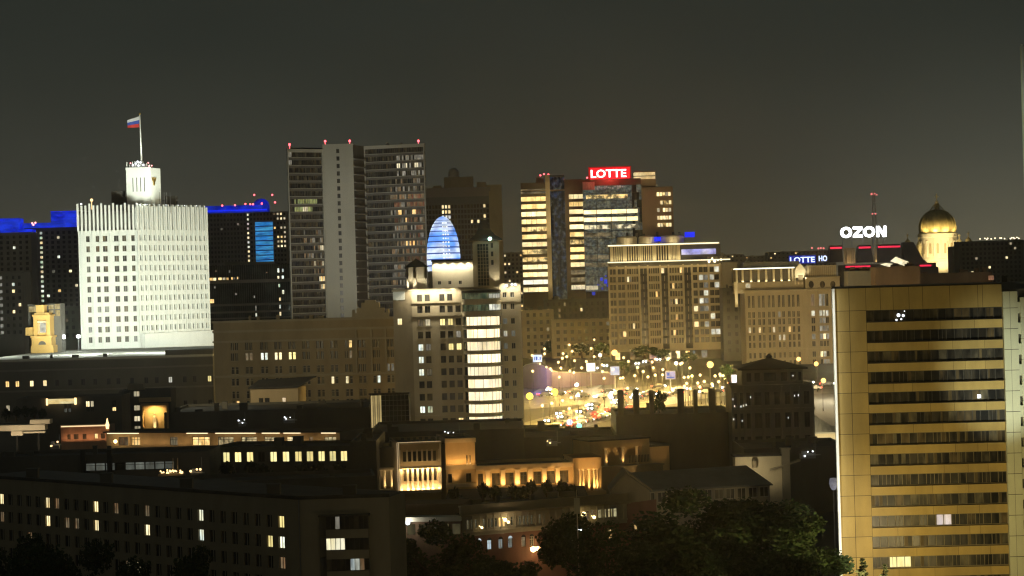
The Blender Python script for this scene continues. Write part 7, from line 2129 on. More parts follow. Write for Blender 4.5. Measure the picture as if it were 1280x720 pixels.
# ================================================================== cathedral
def cathedral():
    d = 1900
    c = P(1173, 330, d); q = d/F; zb = ground(d)
    root = thing('cathedral', 'floodlit pale drum of a cathedral under a gilded dome with a cross', 'cathedral', (c.x, c.y, zb))
    Z = lambda py: P(1173, py, d).z
    R0 = 24*q
    mb = MB(); mb.lathe((c.x,c.y), [(R0*1.02,zb),(R0*1.02,Z(327)),(R0*1.08,Z(326.5)),(R0*1.08,Z(324)),(R0*.98,Z(323.5)),(R0*.98,Z(297)),(R0*1.03,Z(296)),(R0*1.03,Z(292)),(R0*.93,Z(291))], 32); mb.build('drum', m_cathwall, root)
    w = MB()
    for k in range(16):
        a = 2*math.pi*(k+.5)/16; r = R0*.985; t = Vector((-math.sin(a), math.cos(a), 0)); n = Vector((math.cos(a), math.sin(a), 0)); p = Vector((c.x,c.y,0))+n*r
        b = [p-t*1.0+n*.15, p+t*1.0+n*.15, p+t*1.0-n*.2, p-t*1.0-n*.2]
        w.hexa([Vector((v.x,v.y,Z(317))) for v in b], [Vector((v.x,v.y,Z(305.5))) for v in b])
        w.v += [Vector((p.x+n.x*.16,p.y+n.y*.16,Z(305.5)))+t*(math.cos(j*math.pi/6)) + Vector((0,0,math.sin(j*math.pi/6))) for j in range(7)]; w.f.append(tuple(range(len(w.v)-7,len(w.v)))); w.m.append(0)
    w.build('arched_window', m_cathwin, root)
    pl = MB()
    for k in range(16):
        a = 2*math.pi*k/16; p = (c.x+R0*1.0*math.cos(a), c.y+R0*1.0*math.sin(a)); pl.lathe(p, [(.7,Z(321)),(.6,Z(302)),(.9,Z(301))], 8)
    pl.build('column', m_cathwall, root)
    dm = MB(); prof = [(.93,291),(.97,287),(.97,283),(.93,278),(.84,273),(.70,268.5),(.52,265),(.32,263),(.14,262.2)]
    n = 32; i0 = 0
    dm.lathe((c.x,c.y), [(R0*r, Z(y)) for r, y in prof], 32); dm.build('dome', m_gilding2, root, smooth=True)
    rb = MB()
    for k in range(16):
        a = 2*math.pi*k/16
        for (r0,y0),(r1,y1) in zip(prof, prof[1:]): rb.tube((c.x+R0*r0*math.cos(a),c.y+R0*r0*math.sin(a),Z(y0)), (c.x+R0*r1*math.cos(a),c.y+R0*r1*math.sin(a),Z(y1)), .35, n=4)
    rb.build('dome_rib', m_gilding2, root)
    ln = MB(); ln.lathe((c.x,c.y), [(R0*.13,Z(262.3)),(R0*.12,Z(257)),(R0*.06,Z(253.5)),(R0*.03,Z(251))], 12)
    for k in range(10):
        a = 2*math.pi*k/10; ln.tube((c.x+R0*.42*math.cos(a),c.y+R0*.42*math.sin(a),Z(264)), (c.x+R0*.06*math.cos(a),c.y+R0*.06*math.sin(a),Z(253.5)), .25, n=4)
    ln.build('lantern', m_gilding2, root)
    cr = MB(); cr.ball((c.x,c.y,Z(253)), 1.5, 8); cr.tube((c.x,c.y,Z(252)), (c.x,c.y,Z(242)), .38); cr.box(c.x-1.7,c.x+1.7,c.y-.25,c.y+.25,Z(246.5),Z(245.5)); cr.box(c.x-.9,c.x+.9,c.y-.25,c.y+.25,Z(244.6),Z(243.9)); cr.build('cross', m_gold_em, root)
    for px, py in ((1134.5,300),(1210.5,297.5),(1148.5,303),(1199,299)):
        p = P(px, py, d-18); zt = p.z; s = MB(); k = 1.0 if px in (1134.5,1210.5) else .8
        s.lathe((p.x,p.y), [(2.6*k,zb),(2.6*k,zt-4),(2.9*k,zt-3),(2.4*k,zt-1.2),(1.0*k,zt+.2),(.3,zt+1.0)], 10); s.tube((p.x,p.y,zt), (p.x,p.y,zt+5.5*k), .3); s.box(p.x-1.1,p.x+1.1,p.y-.2,p.y+.2,zt+3.4*k,zt+4.0*k); s.build('cupola', m_gilding3, root)
    y = (1,.80,.42)
    for a in (-.5, .5, 0): 
        p = Vector((c.x+70*math.sin(a), c.y-75*math.cos(a), Z(338))); flood(tuple(p), (c.x, c.y-R0, Z(312)), 3.9, y, 40, .6, 2)
    for a in (-.9, -.3, .3, .9): 
        p = Vector((c.x+R0*1.25*math.sin(a), c.y-R0*1.25*math.cos(a), Z(293))); flood(tuple(p), (c.x+R0*.9*math.sin(a), c.y-R0*.9*math.cos(a), Z(280)), 9.0, y, 85, .6, 1)
    flood((c.x-30, c.y-60, Z(290)), (c.x, c.y, Z(250)), .5, y, 9, .6, 2)
m_cathwall = M('pale_cathedral_stone', (.68,.60,.42), .85, .06, .1)
m_cathwin = M('cathedral_window', (.36,.28,.14), .6, .2, .3)
m_gilding2 = M('gilded_dome', (.44,.34,.12), .5, .35, .3, metal=.3)
m_gilding3 = M('gilded_cupola', (.55,.45,.22), .5, .1, .2, metal=.3)
m_gold_em = M('gilded_cross', (.9,.75,.4), .4, .1, .5, metal=.3)
cathedral()

low_block('far_apartment_block', 'long dark apartment block with sparse lit windows, right of the golden dome', 1199, 1279, 302, 1500, 18, m_darkgrey, 141, .10, bay=2.9, win=1.5, fh=3.1, lits=[m_lw2, m_lw2, m_lyel2, m_lc], cat='apartment building', limit=100)
low_block('far_apartment_block', 'dim low block just right of the cathedral drum', 1190, 1212, 308, 1780, 18, m_darkgrey, 142, .04, cat='apartment building')
fr_ = face(1199, 1279, 302, 1500); rr = random.Random(4)
t = thing('roof_lamp_row', 'row of tiny lamps along the roof of the dark far block at the right', 'lamps', tuple(fr_.pt(20, -2, fr_.Z(1240,301))))
mb = MB()
for k in range(15): s = fr_.S(1222+57*rr.random(), 298); mb.ball(fr_.pt(s, -2, fr_.Z(1240, 297.5+1.6*rr.random())), .42, 6)
mb.build('lamp', m_warmlamp2, t)
mb = MB()
for k in range(15): s = fr_.S(1222+57*rr.random(), 298); mb.tube(fr_.pt(s,-2,fr_.Z(1240,302)), fr_.pt(s,-2,fr_.Z(1240,299)), .12)
mb.build('support', m_darkwall, t)

# dark tower with a pyramid roof
def pyramid_tower():
    rnd = random.Random(151)
    d = 520
    fr = face(915, 1017, 500, d); zb = ground(d); L_ = fr.len
    root = thing('pyramid_tower', 'dark pilastered building with a low pyramid roof, left of the ochre slab', 'building', (fr.pt(L_/2,-8,0).x, d+8, zb))
    S = lambda px, py=500: fr.S(px, py); Z = lambda py, px=965: fr.Z(px, py)
    z1 = Z(481)
    cols = [(S(a), S(b)) for a, b in ((917.5,921),(925,929),(933,938),(943,952),(956,962),(968,975),(981,988),(992,998),(1005,1012))]
    rows = [(Z(506), Z(490)), (Z(535), Z(516)), (Z(556), Z(545))]
    facade(root, fr, 0, L_, zb, z1, cols, rows, m_greyplaster, lambda r, c: m_glass, .35, m_darkframe, mull=(1,1))
    shell(root, fr, 0, L_, zb, z1+.02, 16, m_greyplaster, m_roof)
    tr = MB()
    for px in (915.6, 923, 931, 940.5, 954, 965, 978, 990, 1001, 1016): s = S(px); tr.fbox(fr, s-.25, s+.25, .01, .4, zb, z1-.5)
    tr.fbox(fr, -.4, L_+.4, .01, .9, z1-.45, z1+.1); tr.fbox(fr, -.2, L_+.2, .01, .6, Z(512)-.2, Z(510.5)); tr.build('cornice', m_greyplaster, root)
    f2 = Fr(fr.pt(S(928,470), -1.6, 0), fr.pt(S(1005,470), -1.6, 0)); z2 = Z(462.5)
    cols2 = [(f2.S(a,470), f2.S(b,470)) for a, b in ((933,939),(943,950),(955,970),(976,984),(988,995),(998,1002))]
    facade(root, f2, 0, f2.len, z1-.6, z2, cols2, [(Z(477), Z(466))], m_greyplaster, lambda r, c: m_glass, .3, m_darkframe, name='attic')
    shell(root, f2, 0, f2.len, z1-.6, z2+.02, 12, m_greyplaster, m_roof)
    pr = MB(); e = 1.0; poly = [f2.pt(-e,e,0), f2.pt(f2.len+e,e,0), f2.pt(f2.len+e,-12-e,0), f2.pt(-e,-12-e,0)]
    pr.prism([(p.x,p.y) for p in poly], z2+.03, z2+.4); pr.roof4(poly, z2+.41, Z(448)); ap = sum(poly, Vector())/4; pr.lathe((ap.x,ap.y), [(.7,Z(449)),(.8,Z(446.5)),(.3,Z(444)),(.05,Z(443))], 8)
    pr.build('pyramid_roof', m_roof, root)
    lt = MB()
    for px, py in ((916,499),(918,507.5),(917,524),(927.5,526),(938,496.5),(926,508),(929,507),(932.5,506),(993,494.5),(997.5,494),(985,522)): s, z = fr.hit(px,py); lt.fbox(fr, s-.09, s+.09, .42, .5, z-.22, z+.22)
    s, z = f2.hit(991, 469.5); lt.ball(f2.pt(s,.3,z), .2, 6); lt.build('glint', m_lc3, root)
    flood(tuple(fr.pt(L_*.8, 40, zb+4)), fr.pt(L_*.6, 0, z1-6), .16, (1,.85,.65), 60)
pyramid_tower()

# distant mast with red lights, far skyline
def far_mast():
    d = 3200; p = P(1092.5, 262, d); zt = P(1092, 239.5, d).z
    root = thing('radio_mast', 'far dark lattice mast with two tiers of red lights, above the white letters', 'mast', (p.x, d, ground(d)))
    mb = MB()
    for sx, sy in ((-1,-1),(1,-1),(1,1),(-1,1)): mb.tube((p.x+sx*5,d+sy*5,ground(d)), (p.x+sx*1.2,d+sy*1.2,zt), .35, n=4)
    for k in range(10):
        z = ground(d)+(zt-ground(d))*k/10; w = 5-3.8*k/10
        mb.box(p.x-w,p.x+w,d-w,d-w+.4,z,z+.4); mb.tube((p.x-w,d-w,z),(p.x+w,d-w,z+(zt-ground(d))/10),.25,n=4)
    mb.build('lattice', m_mast, root)
    for px, py, r in ((1089.5,242.5,1.6),(1093.5,242,1.0),(1096,243.5,.9),(1090.5,267.3,1.2),(1094.5,267.2,1.2)):
        q = P(px,py,d-5); b = MB(); b.ball(q, r, 8); b.tube(q, (p.x,d,q.z), .2, n=4); b.build('beacon', m_reddim, root)
m_mast = M('mast_steel', (.30,.29,.25), .8, .1, 1)
m_reddim = EM('red_beacon_far', (1,.22,.20), 1.4)
far_mast()
rr = random.Random(77)
skyl = [(842,930,318,2600),(878,905,315,3100),(930,990,318,2900),(960,1045,313,2700),(640,660,325,2500),(1150,1215,304,3000),(1180,1290,301,3300),(-20,60,300,3000),(600,640,328,2900)]
for k, (x0, x1, y, d) in enumerate(skyl):
    lab = ['far dark roofs with pin-prick lights right behind the cornice block','narrow far block on the skyline right of the cornice block','far low block behind the glowing hotel pavilion','far skyline block between the hotel sign and the neon building','far block in the gap left of the plaza tower','far low roofs behind the golden dome','very far roofs behind the dark block at the right edge','very far block behind the blue roofed towers at the left','far block low in the gap between the bay tower and the plaza tower'][k]
    low_block('skyline_block', lab, x0, x1, y+2, d, 30, m_greyplaster, 200+k, .07, bay=5, win=2.0, fh=5, cat='building', lits=[m_lw2, m_lw, m_lyel2, m_lc], limit=30)
# faint red aviation lights on the skyline
t = thing('aviation_lights', 'short row of faint red lights over the skyline left of the neon building', 'lights', tuple(P(1025, 318, 2690)))
mb = MB()
for px, py in ((1015,310),(1023,310.5),(1026,310),(1029.5,310.3)): q = P(px,py,2690); mb.ball(q, 1.2, 6)
mb.build('lamp', m_reddim, t)
mb = MB()
for px, py in ((1015,310),(1023,310.5),(1026,310),(1029.5,310.3)): q = P(px,py,2690); mb.tube(q, (q.x,q.y,q.z-10), .3, n=4)
mb.build('support', m_mast, t)
# ================================================================== the lit square, roads, traffic
def lpt(px, py, h):
    d = 450.0
    while d < 3000:
        p = P(px, py, d)
        if p.z <= ground(d) + h: break
        d += 1.0
    return Vector((p.x, d, ground(d)))
def road(name, pts, width, lift):
    mb = MB(); q = [gpt(*p) for p in pts]; fine = []
    for a, b in zip(q, q[1:]):
        n = max(1, int((b-a).length/12))
        for k in range(n): fine.append(a+(b-a)*k/n)
    fine.append(q[-1])
    for k in range(len(fine)-1):
        a, b = fine[k], fine[k+1]
        def side(i):
            t = fine[min(i+1,len(fine)-1)]-fine[max(i-1,0)]; t.z = 0; t.normalize(); return Vector((-t.y,t.x,0))*width/2
        na, nb = side(k), side(k+1)
        def G(p): return Vector((p.x,p.y,ground(p.y)+lift))
        mb.quad(G(a-na), G(b-nb), G(b+nb), G(a+na))
    tag(mb.build(name, m_road), kind='structure')
    return fine
rA = road('road', [(600,507),(700,499),(780,492),(860,488),(930,486),(1080,484)], 40, .06)
rB = road('road', [(630,552),(690,533),(765,511),(830,499),(880,492)], 22, .12)
rC = road('road', [(690,500),(740,470),(790,455),(830,449)], 20, .18)
def lane_marks():
    mb = MB()
    for rd, off in ((rA,-9),(rA,0),(rA,9),(rB,0)):
        lift = .10 if rd is rA else .16
        for k in range(0, len(rd)-1):
            a, b = rd[k], rd[k+1]; t = (b-a); t.z = 0; L_ = t.length; t.normalize(); nn = Vector((-t.y,t.x,0))
            c = a + nn*off; e = c + t*min(5, L_*.5)
            def G(p): return Vector((p.x,p.y,ground(p.y)+lift))
            mb.quad(G(c-nn*.12), G(e-nn*.12), G(e+nn*.12), G(c+nn*.12))
    tag(mb.build('lane_marking', M('road_paint', (.7,.7,.66), .7, .2, .5)), kind='structure')
lane_marks()

# street lamps: one model, copied
def lamp_model(mat, r, col, W, h, label):
    t = thing('street_lamp', label, 'street lamp', (0,0,0), 'street lamps around the lit square')
    p = MB(); p.tube((0,0,0),(0,0,h-.2),.06,.035,6); p.tube((0,0,h-.25),(.0,-.5,h),.06,.05,5); p.tube((0,0,0),(0,0,.8),.15,.13,8); a = p.build('pole', m_dark, t)
    g = MB(); g.ball((0,-.55,h), r, 10); b = g.build('globe', mat, t)
    l = plight((0,-.9,h-.1-r), W, col, .5); l.parent = t
    return t
def copy_tree(t, loc, rz=0, label=None):
    o = t.copy(); COL.objects.link(o); o.location = loc; o.rotation_euler = (0,0,rz)
    if label: o['label'] = label
    for ch in t.children:
        c = ch.copy(); COL.objects.link(c); c.parent = o
        for g in ch.children:
            e = g.copy(); COL.objects.link(e); e.parent = c
    return o
LW = 'street lamp with a warm white globe, one of many over the glowing square'
LY = 'street lamp with a deep yellow globe, by the violet wall'
LWH = 'street lamp with a white globe among the warm ones in the square'
LO = 'street lamp with a large orange glow at the foot of the cornice block'
LH = 'street lamp with a golden globe beside the pyramid roof, before the pavilion topped hotel'
m_lampw = EM('lamp_warm_white', (1,.74,.34), 2.6); m_lampy = EM('lamp_deep_yellow', (1,.70,.06), 3.4); m_lampc = EM('lamp_white', (1,.95,.8), 4.0); m_lampo = EM('lamp_orange', (1,.58,.16), 2.6)
spec = {'w': (m_lampw,.44,(1,.64,.16),4200,9,LW), 'y': (m_lampy,1.0,(1,.66,.10),22000,9,LY), 'c': (m_lampc,.6,(1,.84,.5),6000,10,LWH), 'o': (m_lampo,1.1,(1,.58,.18),5000,9,LO), 'g': (m_lampo,.75,(1,.68,.26),3500,9,LH)}
lamps = [('o',887.5,456),('w',711.5,431),('w',743.5,424.5),('w',740,435.5),('c',750,444),('o',769,441),('w',715,439),('w',681,436),('w',698,453),('w',719,451),('w',702,460),('w',726,460),
 ('w',742,446),('w',752,456),('w',786,452),('w',814.5,452.5),('c',846,454),('w',851,455),('w',796,459.5),('w',803,464.5),('w',820,469),('w',755,473),('w',865,470),('w',876,469),('w',856,472),('w',871,479),('c',722,481),('w',722.5,492),('w',715,497),('w',702,501),('w',690,504.5),
 ('w',679,507),('w',712.5,511),('w',731,507),('w',764,503),('y',662,495.5),('y',694,490),('w',861,460),('w',828,462),('w',780,447),('w',837,448),('w',708,446),('g',998,449),('g',1021,455),('g',1028,476),('w',733,452),('w',765,462),('w',895,470)]
lamps += [('w', random.Random(500+k).uniform(662,905), random.Random(900+k).uniform(440,486)) for k in range(34)]  # extra lamps at random spots, added for the dense golden glow
proto = {}
rl_ = random.Random(9)
for k, px, py in lamps:
    h = spec[k][4]; loc = lpt(px, py, h)
    if k not in proto: t = lamp_model(*spec[k]); t.location = loc; proto[k] = t
    else: t = copy_tree(proto[k], loc, rl_.uniform(-.6,.6))
    s = rl_.uniform(.85,1.15); t.scale = (1,1,1)

# violet and blue noise wall at the tunnel mouth
def violet_wall():
    top = [(650,462),(657,456.5),(666,454.5),(675,455.5),(683,459.5),(690,464),(698,465.5),(720,466),(745,466.5),(768,467)]
    d0 = gpt(700, 482).y
    root = thing('tunnel_wall', 'curved dark violet wall with deep blue glow at its left end in the square', 'wall', tuple(gpt(705,482)))
    mb = MB(); pts = []
    for k, (px, py) in enumerate(top):
        d = d0 - 14*abs(math.sin(k*.35)); p = P(px, py, d); pts.append((p, ground(d)))
    for (p, g0), (q, g1) in zip(pts, pts[1:]):
        b = [Vector((p.x,p.y,g0-.5)), Vector((q.x,q.y,g1-.5)), Vector((q.x,q.y+1.2,g1-.5)), Vector((p.x,p.y+1.2,g0-.5))]
        mb.hexa(b, [p, q, q+Vector((0,1.2,0)), p+Vector((0,1.2,0))])
    mb.build('wall', m_violetwall, root)
    cp = MB()
    for (p, g0), (q, g1) in zip(pts, pts[1:]): cp.tube(p+Vector((0,.4,.1)), q+Vector((0,.4,.1)), .18, n=5)
    cp.build('rail', m_metal, root)
    ln = MB()
    for k in (3,4,5): p = pts[k][0]; ln.ball(p+Vector((0,-.8,.2)), .35, 6)
    ln.build('wall_lamp', m_lampw, root)
    p = P(672, 467, d0-14); plight((p.x, p.y-5, p.z), 1800, (.02,.03,1), .8)
    for px in (700, 720, 745): p = P(px, 474, d0-14); plight((p.x, p.y-6, p.z), 130, (.5,.25,1), .8)
m_violetwall = M('violet_panels', (.12,.09,.15), .6, .2, .3)
violet_wall()

# lit billboards
def billboard(px, py, w, h, mat, label, hgt=7, marks=None):
    loc = lpt(px, py, hgt); d = loc.y; W, H = w*d/F, h*d/F
    t = thing('billboard', label, 'billboard', tuple(loc))
    z = P(px, py, d).z
    p = MB(); p.tube(loc, (loc.x, loc.y+.3, z-H/2), .22); p.build('post', m_metal, t)
    p = MB(); p.box(loc.x-W/2-.15, loc.x+W/2+.15, d-.25, d+.25, z-H/2-.15, z+H/2+.15); p.build('frame', m_darkframe, t)
    p = MB(); p.box(loc.x-W/2, loc.x+W/2, d-.32, d-.26, z-H/2, z+H/2); p.build('screen', mat, t)
    if marks:
        p = MB()
        for a, b, c, e in marks: p.box(loc.x-W/2+W*a, loc.x-W/2+W*b, d-.38, d-.33, z-H/2+H*c, z-H/2+H*e)
        p.build('picture', m_bbblue, t)
    l = plight((loc.x, d-3, z), 700, (.8,.9,1), .8)
m_bb1 = LIT('billboard_bluewhite', (.72,.82,1), (.55,.7,1), 1.25, .5, .5, .6); m_bb2 = EM('billboard_white', (1,1,.85), 2.0); m_bb3 = LIT('billboard_paleblue', (.75,.85,1), (.65,.7,1), 1.2, .4, .4, .7); m_bb4 = LIT('billboard_violet', (.7,.62,1), (.85,.8,1), .8, .5, .5, .5); m_bbblue = EM('billboard_blue', (.10,.2,.75), .6)
billboard(671.8, 448, 11, 9, m_bb1, 'lit bluish billboard at the left end of the square, beside the bay tower', marks=[(.12,.22,.25,.75),(.3,.5,.25,.75),(.62,.68,.25,.4),(.75,.88,.3,.7)])
billboard(738.5, 459, 10.5, 10, m_bb2, 'blazing white billboard near the middle of the lit square')
billboard(768.5, 463.5, 11, 10.5, m_bb3, 'pale blue billboard right of the blazing white one in the square')
billboard(838, 469, 12, 9.5, m_bb4, 'violet tinted billboard in front of the cornice block', marks=[(.1,.9,.15,.3),(.15,.4,.45,.8)])
billboard(919, 473.5, 9, 10, m_bb2b if 'm_bb2b' in globals() else EM('billboard_lilac', (.9,.88,1), 1.6), 'white lit billboard above the left corner of the pyramid roofed building')

# traffic
def car_model(colm, label, cat='car'):
    t = thing('car', label, cat, (0,0,0), 'cars on the lit roads')
    b = MB(); prof = [(-2.2,.35),(-2.25,.75),(-1.9,.92),(-1.3,.98),(-.7,1.42),(.7,1.45),(1.35,1.02),(2.1,.88),(2.25,.6),(2.2,.35)]
    n = len(prof); i = len(b.v)
    for sy, k in ((-.86,1),(.86,1)):
        for x, z in prof: b.v.append(Vector((x, sy*(.84 if z > 1.1 else 1), z)))
    for k in range(n): b.f.append((i+k, i+(k+1)%n, i+n+(k+1)%n, i+n+k)); b.m.append(0)
    b.f.append(tuple(i+k for k in reversed(range(n)))); b.f.append(tuple(i+n+k for k in range(n))); b.m += [0,0]
    b.build('body', colm, t)
    for sx in (-1.35,1.35):
        for sy in (-.8,.8):
            w = MB(); w.tube((sx,sy-.1,.33),(sx,sy+.1,.33),.33,n=10); w.build('wheel', m_dark, t)
    for sy in (-.62,.62):
        w = MB(); w.ball((2.22,sy,.66), .30, 6); w.build('headlight', m_head, t)
        w = MB(); w.ball((-2.24,sy,.72), .27, 6); w.build('taillight', m_tail, t)
    return t
m_head = EM('headlight', (.95,1,.96), 14); m_tail = EM('taillight', (1,.10,.05), 4)
m_car1 = M('car_paint_dark', (.06,.06,.065), .3, .1, .5); m_car2 = M('car_paint_pale', (.5,.5,.5), .3, .1, .5); m_car3 = M('car_paint_red', (.35,.06,.05), .3, .1, .5)
TA = 'car with glaring white headlights in the stream across the far side of the square'
TB = 'car with red tail lights in the queue curving along the near road'
cm = {}
rc_ = random.Random(12)
def put_car(fine, f, off, back, kind, label):
    n = len(fine)-1; x = max(0, min(n-.01, f*n)); k = int(x); a, b = fine[k], fine[k+1]; p = a+(b-a)*(x-k)
    t = (b-a); t.z = 0; t.normalize(); nn = Vector((-t.y,t.x,0)); p = p+nn*off; p.z = ground(p.y)+.2
    rz = math.atan2(t.y, t.x) + (math.pi if back else 0)
    key = (kind, label)
    if key not in cm: o = car_model(kind, label); o.location = p; o.rotation_euler = (0,0,rz); cm[key] = o
    else: copy_tree(cm[key], p, rz)
# headlights are turned a little towards the viewer: the far stream comes round the bend
for k in range(26):
    put_car(rA, .28+.60*(k+.5*rc_.random())/26, rc_.choice([-15,-9,-3]), True, [m_car1,m_car2][k%2], TA if k%2 else 'pale '+TA)
for k in range(22):
    put_car(rB, .10+.55*(k+.3*rc_.random())/22, rc_.choice([-7.5,-3.5]), False, [m_car1,m_car2,m_car3][k%3], ['dark ','pale ','dull red '][k%3]+TB)
for k in range(10):
    put_car(rB, .30+.65*(k+.3*rc_.random())/10, rc_.choice([3.5,7.5]), True, m_car1, 'car with white headlights coming down the near road beside the red tail lights')
for k in range(12):
    put_car(rA, .2+.75*(k+.4*rc_.random())/12, rc_.choice([4,10]), False, m_car1, 'car with red tail lights on the far side of the wide road')
for k in range(10):
    put_car(rC, .1+.85*(k+.4*rc_.random())/10, rc_.choice([-5,5]), True, m_car2, 'pale car with headlights on the road winding up past the billboards')
# traffic signals glowing at the junction
for i, (px, py, col, lab) in enumerate(((724,532.5,(.25,1,.85),'green glowing traffic signal at the near junction'),(712,527.5,(.62,.68,1),'bluish white glowing signal lamp at the near junction'),(751,538,(.8,.95,1),'small white lamp on the black roof edge right of the junction'))):
    loc = lpt(px, py, 4.5); t = thing('signal_light', lab, 'traffic light', tuple(loc)); d = loc.y; z = P(px,py,d).z
    p = MB(); p.tube(loc, (loc.x,loc.y,z), .09); p.build('post', m_metal, t)
    p = MB(); p.box(loc.x-.25,loc.x+.25,d-.2,d+.2,z-.6,z+.6); p.build('housing', m_dark, t)
    p = MB(); p.ball((loc.x,d-.3,z), [.75,.85,.35][i], 8); p.build('lens', EM('signal_glow', col, [1.6,1.3,2.5][i]), t)
    plight((loc.x, d-2, z), [2600,2600,200][i], col, .6)

# flues standing on the roof in front of the street
for k, (x0, x1, y) in enumerate(((772,779.5,488.5),(791.5,799,487.5),(811.5,817.5,488.5),(847,855,487),(867,872,487.5),(886,894.8,486.5))):
    d = 534 + 3*(k%3); f = face(x0, x1, 500, d); zb, zt = f.Z(x0,522)-4, f.Z(x0,y+1.5)
    t = thing('flue', ['leftmost','second','third','fourth','narrow fifth','rightmost'][k]+' square flue of the row on the black roof, against the glowing street', 'chimney', tuple(f.pt(f.len/2,-.6,zb)), 'square flues on the black roof')
    m = MB(); m.fbox(f, 0, f.len, -1.3, 0, zb, zt); m.build('shaft', m_darkwall, t)
    c = MB(); c.fbox(f, -.08, f.len+.08, -1.38, .08, zt+.01, zt+.2); w = f.len; c.fbox(f, .15, w-.15, -1.15, -.15, zt+.2, zt+.42); c.build('cap', m_darkwall, t)

# gap at the right: tented roof, lit wall and bright street
def tent():
    d = 560; f = face(1012, 1056, 540, d); zb = ground(d)
    t = thing('tent_pavilion', 'pale tent roof over a bright cream lit wall, in the gap beside the ochre slab', 'pavilion', tuple(f.pt(4,-3,zb)))
    w = MB(); w.fbox(f, f.S(1013,548), f.len, -6, 0, zb, f.Z(1030,541)); w.build('wall', m_cream, t)
    r = MB(); n = 8; z0, z1 = f.Z(1020,540.5), f.Z(1020,514)
    def prof(k): u = k/n; return f.S(1014,540)+(f.len+1.5)*u, z0+(z1-z0)*((1-u)**1.7)
    for k in range(n):
        (a, za), (b, zb_) = prof(k), prof(k+1); r.hexa([f.pt(a,.8,z0-.3),f.pt(b,.8,z0-.3),f.pt(b,-6.5,z0-.3),f.pt(a,-6.5,z0-.3)],[f.pt(a,.8,z0+.01),f.pt(b,.8,z0+.01),f.pt(b,-4,zb_+.02),f.pt(a,-4,za+.02)])
    r.build('tent_roof', m_tentm, t)
    flood(tuple(f.pt(f.S(1030,548), 9, f.Z(1030,552))), f.pt(f.S(1032,548), 0, f.Z(1030,548)), 3.2, (1,.84,.50), 120)
    flood(tuple(f.pt(f.S(1030,520), 14, f.Z(1030,505))), f.pt(f.S(1028,525), -1, f.Z(1030,528)), .8, (1,.84,.55), 100)
    p = gpt(1032, 498)
    plight((p.x, p.y-8, p.z+9), 30000, (1,.86,.55), 2.0, 'street_light'); plight((p.x+30, p.y-14, p.z+9), 20000, (1,.86,.55), 2.0, 'street_light')
m_tentm = M('tent_cloth', (.36,.35,.28), .8, .1, .4)
tent()

# ================================================================== trees
def leaf_crown(seed, n, blobs, size, stretch=1.0):
    r = random.Random(seed); mb = MB()
    for k in range(n):
        c, R_ = r.choice(blobs); c = Vector(c)
        d = Vector((r.gauss(0,1), r.gauss(0,1), r.gauss(0,1))).normalized()
        rad = R_*(r.random()**.42)*(1+.18*math.sin(5*d.x+seed)*math.sin(4*d.z+2*d.y))
        p = c + Vector((d.x*rad, d.y*rad, d.z*rad*stretch))
        a = Vector((r.gauss(0,1), r.gauss(0,1), r.gauss(0,.6))).normalized(); b = a.orthogonal().normalized()
        s = size*r.uniform(.5,1.3); q = a.cross(b)
        b2 = b*math.cos(1)+q*math.sin(1)
        mb.quad(p-a*s-b2*s*.5, p+a*s*.2-b2*s*.7, p+a*s+b2*s*.4, p-a*s*.3+b2*s*.7)
    return mb
def tree_model(seed, H, Rr, label, n=5200, leaf=.42, mat=None, kind='round'):
    r = random.Random(seed)
    t = thing('broadleaf_tree' if kind == 'round' else 'conifer', label, 'tree', (0,0,0))
    tm = MB(); tm.tube((0,0,0),(.2,.1,H*.45),.42,.26,8)
    blobs = []
    if kind == 'round':
        for k in range(13):
            a = r.uniform(0,6.28); q = r.uniform(.15,.78)*Rr; z = H*r.uniform(.36,.80); R_ = Rr*r.uniform(.30,.52)
            c = (q*math.cos(a), q*math.sin(a), z); blobs.append((c, R_)); tm.tube((.2,.1,H*.42), (c[0]*.8,c[1]*.8,z-R_*.3), .16,.05,5)
        blobs.append(((0,0,H*.86), Rr*.38))
    else:
        for k in range(16):
            u = k/15; blobs.append(((r.uniform(-.3,.3),r.uniform(-.3,.3),H*(.12+.86*u)), Rr*(1-u)*.95+.12))
        tm.tube((0,0,H*.4),(0,0,H*.98),.2,.04,6)
    tm.build('trunk', m_bark, t)
    leaf_crown(seed, n, blobs, leaf, .85 if kind == 'round' else .5).build('crown', mat or m_leaf, t)
    return t, H, Rr
base = [tree_model(301, 20, 7.5, '', 12000, .30), tree_model(302, 20, 6.5, '', 11000, .29), tree_model(303, 20, 8.5, '', 13500, .31)]
used = set()
def put_tree(v, px, py, wpx, d, label, group=None, hz=None):
    t, H, Rr = base[v]
    p = P(px, py, d); z0 = ground(d) if hz is None else hz
    loc = Vector((p.x, d, z0)); sh = (p.z-z0)/(H*.99); sw = (wpx/2*d/F)/Rr
    if v in used: o = copy_tree(t, loc, random.Random(px*7+py).uniform(0,6.28))
    else: o = t; used.add(v); o.location = loc
    o.scale = (sw, sw, sh); o['label'] = label; o['category'] = 'tree'
    if group: o['group'] = group
    elif 'group' in o: del o['group']
    return o
GT = 'dark trees along the bottom of the view'
put_tree(0, 545, 648, 120, 330, 'dark tree just right of the lower left apartment block, in front of the pale canopy', GT)
put_tree(1, 607, 690, 90, 318, 'low dark tree under the pale blue arched windows of the brick building', GT)
put_tree(2, 718, 640, 108, 335, 'pointed dark tree standing before the right part of the brick building', GT)
put_tree(0, 855, 607, 165, 345, 'tall dark tree in front of the slate roofed hall', GT)
put_tree(2, 930, 622, 150, 350, 'broad dark tree to the right of the tallest one, below the slate roofed hall', GT)
put_tree(1, 1010, 640, 120, 340, 'tree faintly lit yellow green beside the foot of the ochre slab', GT)
